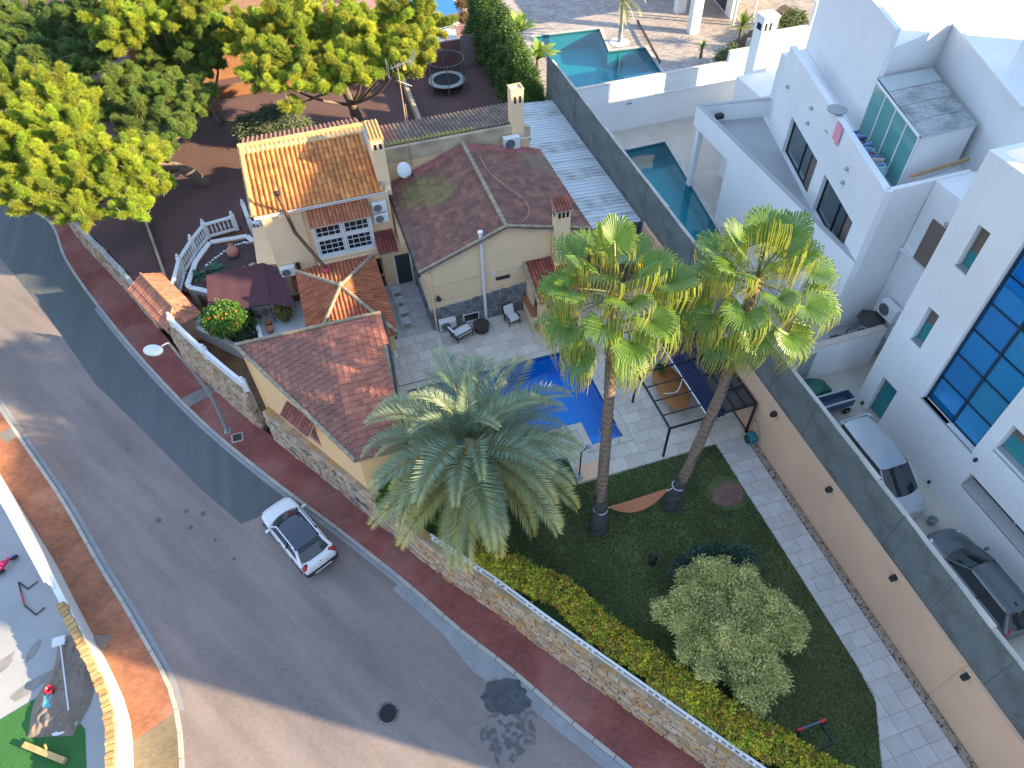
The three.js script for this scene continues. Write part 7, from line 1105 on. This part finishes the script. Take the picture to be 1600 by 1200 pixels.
{ // laundry and furniture on the terraces
  const t = thing('clothes_rack', 'drying rack with blue, red and dark clothes on the roof terrace', 'drying rack', [24.9, 8.43, 23.4]); rnd = rngOf(831); const P = (u) => [lerp(25.15, 24.75, u) + .0, lerp(25.6, 22.2, u)];
  part(t, 'rack', [bar([25.35, 9.4, 25.6], [24.6, 9.4, 22.3], .015, 4), bar([25.65, 9.4, 25.5], [24.95, 9.4, 22.2], .015, 4), bar([25.4, 8.43, 25.4], [25.5, 9.4, 25.4], .015, 4), bar([24.75, 8.43, 22.4], [24.8, 9.4, 22.4], .015, 4)], M.steel);
  const cols = [[.10, .25, .55], [.55, .06, .05], [.03, .035, .06], [.16, .33, .6], [.05, .07, .12], [.6, .5, .45], [.12, .12, .16], [.2, .42, .68], [.05, .1, .3], [.28, .5, .55]];
  for (let i = 0; i < 20; i++) { const u = (i + .5) / 20, a = lerp(25.5, 24.78, u), b = lerp(25.5, 22.3, u), c = cols[i % cols.length]; part(t, 'garment', new RoundedBoxGeometry(R(.4, .62), R(.45, .75), .05, 1, .02).rotateZ(R(-.25, .25)).rotateY(R(-.3, .3) - .28).translate(a + R(-.05, .05), 9.12 + R(-.08, .08), -b), flat(...c, .95)); }
  const d = thing('round_table', 'grey round table on the roof terrace beside the laundry', 'table', [25.6, 8.43, 27.1]); part(d, 'table_top', new THREE.CylinderGeometry(.5, .5, .05, 24).translate(25.65, 9.62, -27.3), M.galv); part(d, 'stem', bar([25.65, 8.43, 27.3], [25.65, 9.6, 27.3], .04, 6), M.galv); part(d, 'foot', new THREE.CylinderGeometry(.25, .28, .04, 16).translate(25.65, 8.46, -27.3), M.galv);
  const w = thing('towel', 'pink towel hanging over the roof terrace parapet', 'towel', [25.2, 9.5, 26.1]); { const g = new THREE.PlaneGeometry(.75, .95, 8, 10), p = g.attributes.position; for (let i = 0; i < p.count; i++) p.setZ(i, .04 * Math.sin(p.getX(i) * 9)); g.computeVertexNormals(); const ang = Math.atan2(34.6 - 20.63, 27.6 - 23.57); part(w, 'cloth', g.rotateY(ang + Math.PI).translate(25.07, 9.05, -26.15), M.pink); M.pink.side = THREE.DoubleSide; }
  const s = thing('small_grill', 'small dark box grill on the first floor terrace by the parapet corner', 'grill', [24.75, 4.46, 35.9]); part(s, 'body', new RoundedBoxGeometry(.5, .3, .35, 2, .04).translate(24.75, 5.05, -35.9), M.blackPlastic); part(s, 'stand', [bar([24.55, 4.46, 35.8], [24.6, 4.95, 35.85], .02, 4), bar([24.95, 4.46, 35.8], [24.9, 4.95, 35.85], .02, 4), bar([24.75, 4.46, 36.05], [24.75, 4.95, 36], .02, 4)], M.galv);
  const g2 = thing('roof_chair', 'dark metal chair on the near roof terrace at the right edge', 'chair', [24.6, 12.9, 14.9]); part(g2, 'seat', box(24.4, 24.85, 13.35, 13.39, 14.65, 15.1), M.iron); part(g2, 'backrest', [0, 1, 2, 3].map((k) => bar([24.85, 13.35, 14.7 + k * .12], [24.9, 13.85, 14.7 + k * .12], .02, 4)), M.iron); for (const [x, y] of [[24.42, 14.68], [24.83, 14.68], [24.42, 15.08], [24.83, 15.08]]) part(g2, 'leg', bar([x, 12.9, y], [x, 13.35, y], .02, 4), M.iron);
}
// ------------------------------------------------------------------ yard on the left
{ const Y = -2.11, t = thing('toy_motorbike', 'red and pink toy motorbike lying on the grey yard', 'toy motorbike', [-18.3, Y, 22]); for (const [a, b, m] of [[-18.05, 22.25, M.blue], [-18.55, 21.65, M.rubber]]) { const w = part(t, 'wheel', new THREE.TorusGeometry(.15, .07, 8, 18).rotateX(.9).translate(a, Y + .16, -b), M.rubber); part(w, 'hub', new THREE.SphereGeometry(.12, 10, 8).scale(1, .6, 1).translate(a, Y + .18, -b), m); } part(t, 'body', [bar([-18.5, Y + .25, 21.7], [-18.1, Y + .3, 22.2], .11, 8, .08), new THREE.SphereGeometry(.13, 10, 8).scale(1.5, .8, 1).translate(-18.32, Y + .38, -21.95)], flat(.6, .03, .12, .35)); part(t, 'handlebar', bar([-18.3, Y + .5, 22.35], [-17.95, Y + .45, 22.05], .02, 5), M.pink);
  const k = thing('kick_scooter_frame', 'black bent metal frame with a red joint lying by the white wall', 'frame', [-17.1, Y, 19.9]); part(k, 'frame', [bar([-17.7, Y + .05, 20.9], [-17.25, Y + .05, 20.4], .03, 5), bar([-17.25, Y + .05, 20.4], [-16.85, Y + .05, 20.65], .03, 5), bar([-17.7, Y + .05, 20.9], [-17.3, Y + .05, 19.6], .03, 5), bar([-17.3, Y + .05, 19.6], [-16.75, Y + .05, 18.95], .03, 5), bar([-16.75, Y + .05, 18.95], [-16.4, Y + .05, 19.2], .03, 5)], M.blackPlastic); part(k, 'joint', bar([-17.5, Y + .06, 20.25], [-17.3, Y + .06, 19.6], .035, 6), M.red);
  const g = new THREE.PlaneGeometry(2.1, 4.1, 34, 60).rotateX(-Math.PI / 2), p = g.attributes.position, f = fbm(5, 9, 841, 4); for (let i = 0; i < p.count; i++) { const x = p.getX(i), z = p.getZ(i), e = Math.min(1, (1.05 - Math.abs(x)) * 2.5, (2.05 - Math.abs(z)) * 2.5); p.setY(i, e * (.18 + .3 * f(x / 2.1 + .5, z / 4.1 + .5) + .04 * Math.sin(x * 16 + 5 * f(x / 4 + .5, z / 5 + .5) * 4))); p.setX(i, x * (1 + .12 * Math.sin(z * 2.2))); } g.computeVertexNormals();
  const tp = thing('tarpaulin', 'crumpled brown tarpaulin heap beside the stone-topped wall', 'tarpaulin', [-15.1, Y, 15.2]); part(tp, 'sheet', g.rotateY(-.28).translate(-15.1, Y, -15.3), surf([.24, .185, .15], { va: .3, fine: .15, period: 2.5, rough: .8, size: 256 }));
  const po = thing('white_pole', 'thin white pole lying on the brown tarpaulin', 'pole', [-15.4, -1.7, 16.9]); part(po, 'pole', bar([-15.35, -1.62, 16.9], [-14.8, -1.62, 13.95], .03, 6), M.whiteTrim); part(po, 'head', box(-15.7, -15.2, -1.7, -1.6, 16.9, 17.3), M.acWhite);
  const rb = thing('toy_bucket', 'red toy bucket at the edge of the tarpaulin', 'toy', [-15.65, Y, 15.15]); part(rb, 'bucket', lathe([[0, 0], [.14, 0], [.19, .28], [.16, .28], [0, .05]], 14, -15.65, Y + .2, 15.1), M.red); part(rb, 'handle', new THREE.TorusGeometry(.17, .012, 4, 14, Math.PI).rotateX(1.2).translate(-15.65, Y + .46, -15.1), M.red);
  const bb = thing('toy_box', 'small turquoise plastic box by the turf', 'toy', [-15.75, Y, 14.6]); part(bb, 'box', new RoundedBoxGeometry(.3, .25, .7, 2, .04).translate(-15.75, Y + .13, -14.6), flat(.06, .38, .42, .5)); part(bb, 'lid', new RoundedBoxGeometry(.34, .05, .74, 2, .02).translate(-15.75, Y + .28, -14.6), flat(.1, .45, .5, .5));
  const wb = thing('surf_board', 'small white oval board on the turf corner', 'board', [-15.1, Y, 13.6]); part(wb, 'board', new THREE.SphereGeometry(1, 20, 10).scale(.5, .05, .22).rotateY(.25).translate(-15.1, Y + .08, -13.5), M.whiteTrim); part(wb, 'stripe', box(-15.3, -14.95, Y + .12, Y + .136, 13.47, 13.53), M.pink);
  const lu = thing('timber_beam', 'yellow timber beam lying across the artificial turf', 'timber', [-15.6, Y, 12.6]); part(lu, 'beam', beam([-16.5, Y + .2, 13.25], [-14.9, Y + .25, 12.1], .22, .2), surf([.55, .36, .15], { va: .25, fine: .2, period: 1.5, stretch: .2, size: 128 })); part(lu, 'peg', bar([-15.6, Y + .3, 12.75], [-15.55, Y + .55, 12.85], .05, 6), M.wood);
}
// ------------------------------------------------------------------ vehicles: x forward, z to the right, wheels on y = 0
// st: stations along the car [x, half width, underside, belt height, top height (bonnet, or belt under the cabin)]
function loft(st, ring) {
  const n = ring(st[0]).length, pos = [], idx = []; st.forEach((s) => ring(s).forEach(([z, y]) => pos.push(s[0] + 0, y, z)));
  const g = new THREE.BufferGeometry(); for (let i = 0; i + 1 < st.length; i++) for (let j = 0; j + 1 < n; j++) { const a = i * n + j, b = a + n; idx.push(a, a + 1, b, b, a + 1, b + 1); }
  for (const e of [0, st.length - 1]) for (let j = 1; j + 1 < n; j++) e ? idx.push(e * n, e * n + j, e * n + j + 1) : idx.push(0, j + 1, j);
  g.setAttribute('position', new THREE.Float32BufferAttribute(pos, 3)); g.setIndex(idx); g.computeVertexNormals(); return g;
}
function car(name, label, cat, pos, turn, o) {
  const t = new THREE.Group(); t.name = numbered(name); t.position.copy(V(...pos)); t.rotation.y = turn; t.userData = { label, category: cat }; scene.add(t);
  const { L, W, paintM, belt, roof, cab, st } = o, hw = W / 2;
  const fine2 = []; for (let i = 0; i + 1 < st.length; i++) for (let k = 0; k < 5; k++) { const u = k / 5, s = u * u * (3 - 2 * u); fine2.push(st[i].map((v, q) => q === 0 ? lerp(v, st[i + 1][0], u) : lerp(v, st[i + 1][q], lerp(u, s, .5)))); } fine2.push(st[st.length - 1]);
  const ring = ([x, w, y0, yb, yt]) => { const h = []; const prof = [[.82, y0], [.95, y0 + .08], [1, lerp(y0, yb, .4)], [1.0, lerp(y0, yb, .65)], [.965, yb - .03], [.93, yb + .01], [.78, lerp(yb, yt, .72) + .01], [.4, yt], [0, yt + .015]]; prof.forEach(([k, y]) => h.push([w * k, y])); return [...h, ...h.slice(0, -1).reverse().map(([z, y]) => [-z, y])]; };
  const B = local(t, 'body', loft(fine2, ring), paintM);
  // cabin: glass shell with painted pillars and roof
  const [xr, xf, rr, rf, wt] = cab;                                             // base rear, base front, roof rear, roof front, roof half width
  const bw = hw * .9, C = (x, y, z) => new THREE.Vector3(x, y, z), face = (n, m) => { const q = []; for (const f of n) q.push(...f); return q; };
  const qd = (A, D, E, F, cv = 0, N = 8) => { const p = []; const at = (u, v) => { const P = A.clone().lerp(D, u), Q = F.clone().lerp(E, u), S = P.lerp(Q, v); return S; }; for (let i = 0; i < N; i++) for (let j = 0; j < 4; j++) { const P = (u, v) => { const s = at(u, v); s.x += cv * (1 - (2 * u - 1) ** 2) * (1 - v * .6); s.y += Math.abs(cv) * .15 * (1 - (2 * u - 1) ** 2); return s.toArray(); }; const u0 = i / N, u1 = (i + 1) / N, v0 = j / 4, v1 = (j + 1) / 4; p.push(...P(u0, v0), ...P(u1, v0), ...P(u1, v1), ...P(u0, v0), ...P(u1, v1), ...P(u0, v1)); } const g = new THREE.BufferGeometry(); g.setAttribute('position', new THREE.Float32BufferAttribute(p, 3)); g.computeVertexNormals(); return g; };
  const y0 = belt - .02, y1 = roof - .03, gm = o.glass ?? M.carGlass; gm.side = THREE.DoubleSide;
  local(t, 'windscreen', qd(C(xf, y0 + .02, -bw * .9), C(xf, y0 + .02, bw * .9), C(rf, y1, wt * .95), C(rf, y1, -wt * .95), .16), gm);
  local(t, 'rear_window', qd(C(xr, y0 + .03, bw * .86), C(xr, y0 + .03, -bw * .86), C(rr, y1, -wt * .92), C(rr, y1, wt * .92), -.1), gm);
  for (const s of [-1, 1]) {
    const sw = local(t, 'side_window', qd(C(xr, y0, s * bw), C(xf, y0, s * bw), C(rf, y1, s * wt), C(rr, y1, s * wt)), gm);
    const pil = [[xf, rf], [xr, rr], [lerp(xr, xf, .45), lerp(rr, rf, .42)]].map(([a, b], i) => { const A = C(a, y0, s * (bw + .006)), D = C(b, y1, s * (wt + .008)), d = D.clone().sub(A), g = new THREE.CylinderGeometry(i === 1 ? .07 : .035, i === 1 ? .09 : .045, d.length(), 8); g.applyQuaternion(new THREE.Quaternion().setFromUnitVectors(C(0, 1, 0), d.clone().normalize())); return g.translate((A.x + D.x) / 2, (A.y + D.y) / 2, (A.z + D.z) / 2); });
    local(t, 'pillar', pil.slice(0, 2), paintM); local(t, 'door_pillar', pil[2], M.blackPlastic);
    local(t, 'wing_mirror', [new RoundedBoxGeometry(.13, .13, .2, 3, .05).translate(xf - .22, belt + .06, s * (hw + .1)), new THREE.BoxGeometry(.05, .04, .14).translate(xf - .22, belt + .02, s * (hw - .02))], o.mirror ?? paintM);
    for (const x of [o.axles[0], o.axles[1]]) { const w = local(t, 'wheel', new THREE.TorusGeometry(.25, .085, 10, 28).translate(x, .33, s * (hw - .1)), M.rubber); local(w, 'rim', new THREE.CylinderGeometry(.2, .2, .1, 20).rotateX(Math.PI / 2).translate(x, .33, s * (hw - .08)), M.chrome); local(t, 'wheel_arch', new THREE.TorusGeometry(.37, .05, 6, 22, Math.PI).translate(x, .33, s * (hw - .02)), o.arch ?? M.blackPlastic); }
    local(t, 'door_seam', [new THREE.BoxGeometry(.012, .42, .01).translate(lerp(xr, xf, .45), belt - .28, s * (hw - .005)), new THREE.BoxGeometry(.16, .03, .03).translate(lerp(xr, xf, .62), belt - .12, s * hw), new THREE.BoxGeometry(.16, .03, .03).translate(lerp(xr, xf, .22), belt - .12, s * hw)], M.blackPlastic);
    local(t, 'headlight', new THREE.SphereGeometry(1, 14, 10).scale(.2, .07, .13).rotateY(s * .6).translate(L / 2 - .42, belt - .22, s * (hw - .29)), M.clearLens);
    local(t, 'tail_light', new THREE.SphereGeometry(1, 14, 10).scale(.13, .13, .19).rotateY(-s * .5).translate(-L / 2 + .19, belt - .04, s * (hw - .2)), M.redLens);
  }
  { // roof skin, slightly crowned
    const N = 12, p = [], P = (u, v) => { const x = lerp(rr - .05, rf + .04, u), w = (wt + .02) * (1 - .05 * (2 * u - 1) ** 2), z = lerp(-w, w, v); return [x, roof + .02 - .05 * (2 * v - 1) ** 2 - .05 * (2 * u - 1) ** 2, z]; }; for (let i = 0; i < N; i++) for (let j = 0; j < N; j++) { const a = P(i / N, j / N), b = P((i + 1) / N, j / N), c = P((i + 1) / N, (j + 1) / N), d = P(i / N, (j + 1) / N); p.push(...a, ...d, ...c, ...a, ...c, ...b); } const g = new THREE.BufferGeometry(); g.setAttribute('position', new THREE.Float32BufferAttribute(p, 3)); g.computeVertexNormals(); local(t, 'roof', g, o.roofM ?? paintM);
  }
  local(t, 'interior', new THREE.BoxGeometry(Math.abs(rf - rr) + .3, .3, wt * 1.6).translate((rf + rr) / 2, belt - .02, 0), M.blackPlastic);
  return t;
}
{ // white crossover on the road
  const white = paint(.72, .73, .74), hw = .89, L = 4.3;
  const t = car('parked_car', 'white crossover car with a dark glass roof and silver roof rails on the road', 'car', [-5.12, RY, 18.98], Math.atan2(4.06, -1.89), { L, W: 1.78, paintM: white, belt: 1.0, roof: 1.55, axles: [-1.3, 1.32], cab: [-1.78, 1.02, -1.3, .38, .6], roofM: new THREE.MeshPhysicalMaterial({ color: new THREE.Color().setRGB(.006, .018, .045), roughness: .12, clearcoat: 1 }),
    st: [[-2.15, .70, .42, .78, .86], [-2.08, .80, .30, .98, 1.02], [-1.8, .86, .26, 1.03, 1.04], [-1.2, .89, .24, 1.0, 1.0], [0, .89, .22, 1.0, 1.0], [.9, .89, .23, .99, 1.0], [1.3, .88, .25, .93, .98], [1.8, .83, .28, .84, .89], [2.08, .68, .32, .70, .76], [2.15, .52, .40, .58, .62]] });
  for (const s of [-1, 1]) local(t, 'roof_rail', [new THREE.BoxGeometry(1.55, .05, .05).translate(-.42, 1.6, s * .63), new THREE.BoxGeometry(.5, .09, .06).rotateZ(.25).translate(-1.25, 1.5, s * .66)], M.chrome);
  local(t, 'rear_bumper', [new RoundedBoxGeometry(.16, .26, 1.5, 3, .06).translate(-2.12, .5, 0), ...[-1, 1].map((s) => new RoundedBoxGeometry(.3, .24, .2, 3, .06).translate(-1.98, .48, s * .76))], M.blackPlastic); local(t, 'skid_plate', new RoundedBoxGeometry(.05, .08, .9, 2, .02).translate(-2.21, .46, 0), M.chrome);
  local(t, 'number_plate', new THREE.BoxGeometry(.02, .11, .52).rotateZ(-.1).translate(-2.185, .76, 0), M.acWhite); local(t, 'tailgate_badge', new THREE.SphereGeometry(.05, 10, 8).scale(.4, 1, .9).translate(-2.13, .98, 0), M.chrome); local(t, 'spoiler', new RoundedBoxGeometry(.26, .035, 1.12, 2, .015).translate(-1.42, 1.535, 0), M.blackPlastic);
  local(t, 'front_bumper', new RoundedBoxGeometry(.14, .2, 1.1, 3, .06).translate(2.1, .42, 0), M.blackPlastic);
}
{ // silver pick-up behind the wall
  const silver = paint(.42, .45, .47, { metalness: .4 });
  const t = car('parked_van', 'silver-grey van parked on the driveway, nearer the green heap', 'van', [20.85, 0, 12.35], -Math.PI / 2, { L: 5.0, W: 1.8, paintM: silver, belt: 1.05, roof: 1.78, axles: [-1.5, 1.55], cab: [-2.35, 1.55, -2.2, .55, .72], arch: silver, st: [[-2.5, .82, .4, 1.0, 1.05], [-2.4, .88, .3, 1.06, 1.07], [-1, .9, .26, 1.06, 1.07], [.8, .9, .25, 1.05, 1.06], [1.5, .88, .26, 1.0, 1.08], [2.1, .82, .3, .9, .98], [2.4, .7, .34, .75, .82], [2.5, .5, .4, .6, .66]] });
  local(t, 'rear_hatch', new RoundedBoxGeometry(.08, .06, 1.5, 2, .02).translate(-2.3, 1.74, 0), silver); local(t, 'rear_bumper', new RoundedBoxGeometry(.14, .2, 1.6, 3, .05).translate(-2.5, .5, 0), M.blackPlastic);
}
{ // dark estate car nearest the bottom right corner
  const grey = paint(.12, .14, .155, { metalness: .45 });
  const t = car('parked_car', 'dark grey estate car with silver roof rails on the driveway, right edge', 'car', [21.35, 0, 6.6], Math.PI / 2, { L: 4.7, W: 1.82, paintM: grey, belt: .95, roof: 1.47, axles: [-1.38, 1.4], cab: [-2.2, 1.1, -1.75, .25, .6], arch: grey, st: [[-2.35, .7, .4, .8, .86], [-2.25, .82, .3, .95, .97], [-1.6, .89, .24, .96, .97], [0, .91, .22, .95, .96], [1.0, .9, .23, .93, .96], [1.6, .87, .26, .84, .92], [2.1, .76, .3, .72, .78], [2.28, .6, .34, .6, .66], [2.35, .45, .4, .54, .58]] });
  for (const s of [-1, 1]) local(t, 'roof_rail', new THREE.BoxGeometry(1.75, .04, .04).translate(-.75, 1.5, s * .62), M.chrome); local(t, 'rear_bumper', new RoundedBoxGeometry(.14, .2, 1.5, 3, .05).translate(-2.33, .48, 0), grey); local(t, 'roof_antenna', new RoundedBoxGeometry(.16, .06, .05, 2, .02).translate(-1.5, 1.5, 0), M.blackPlastic);
}
renderer.render(scene, camera);
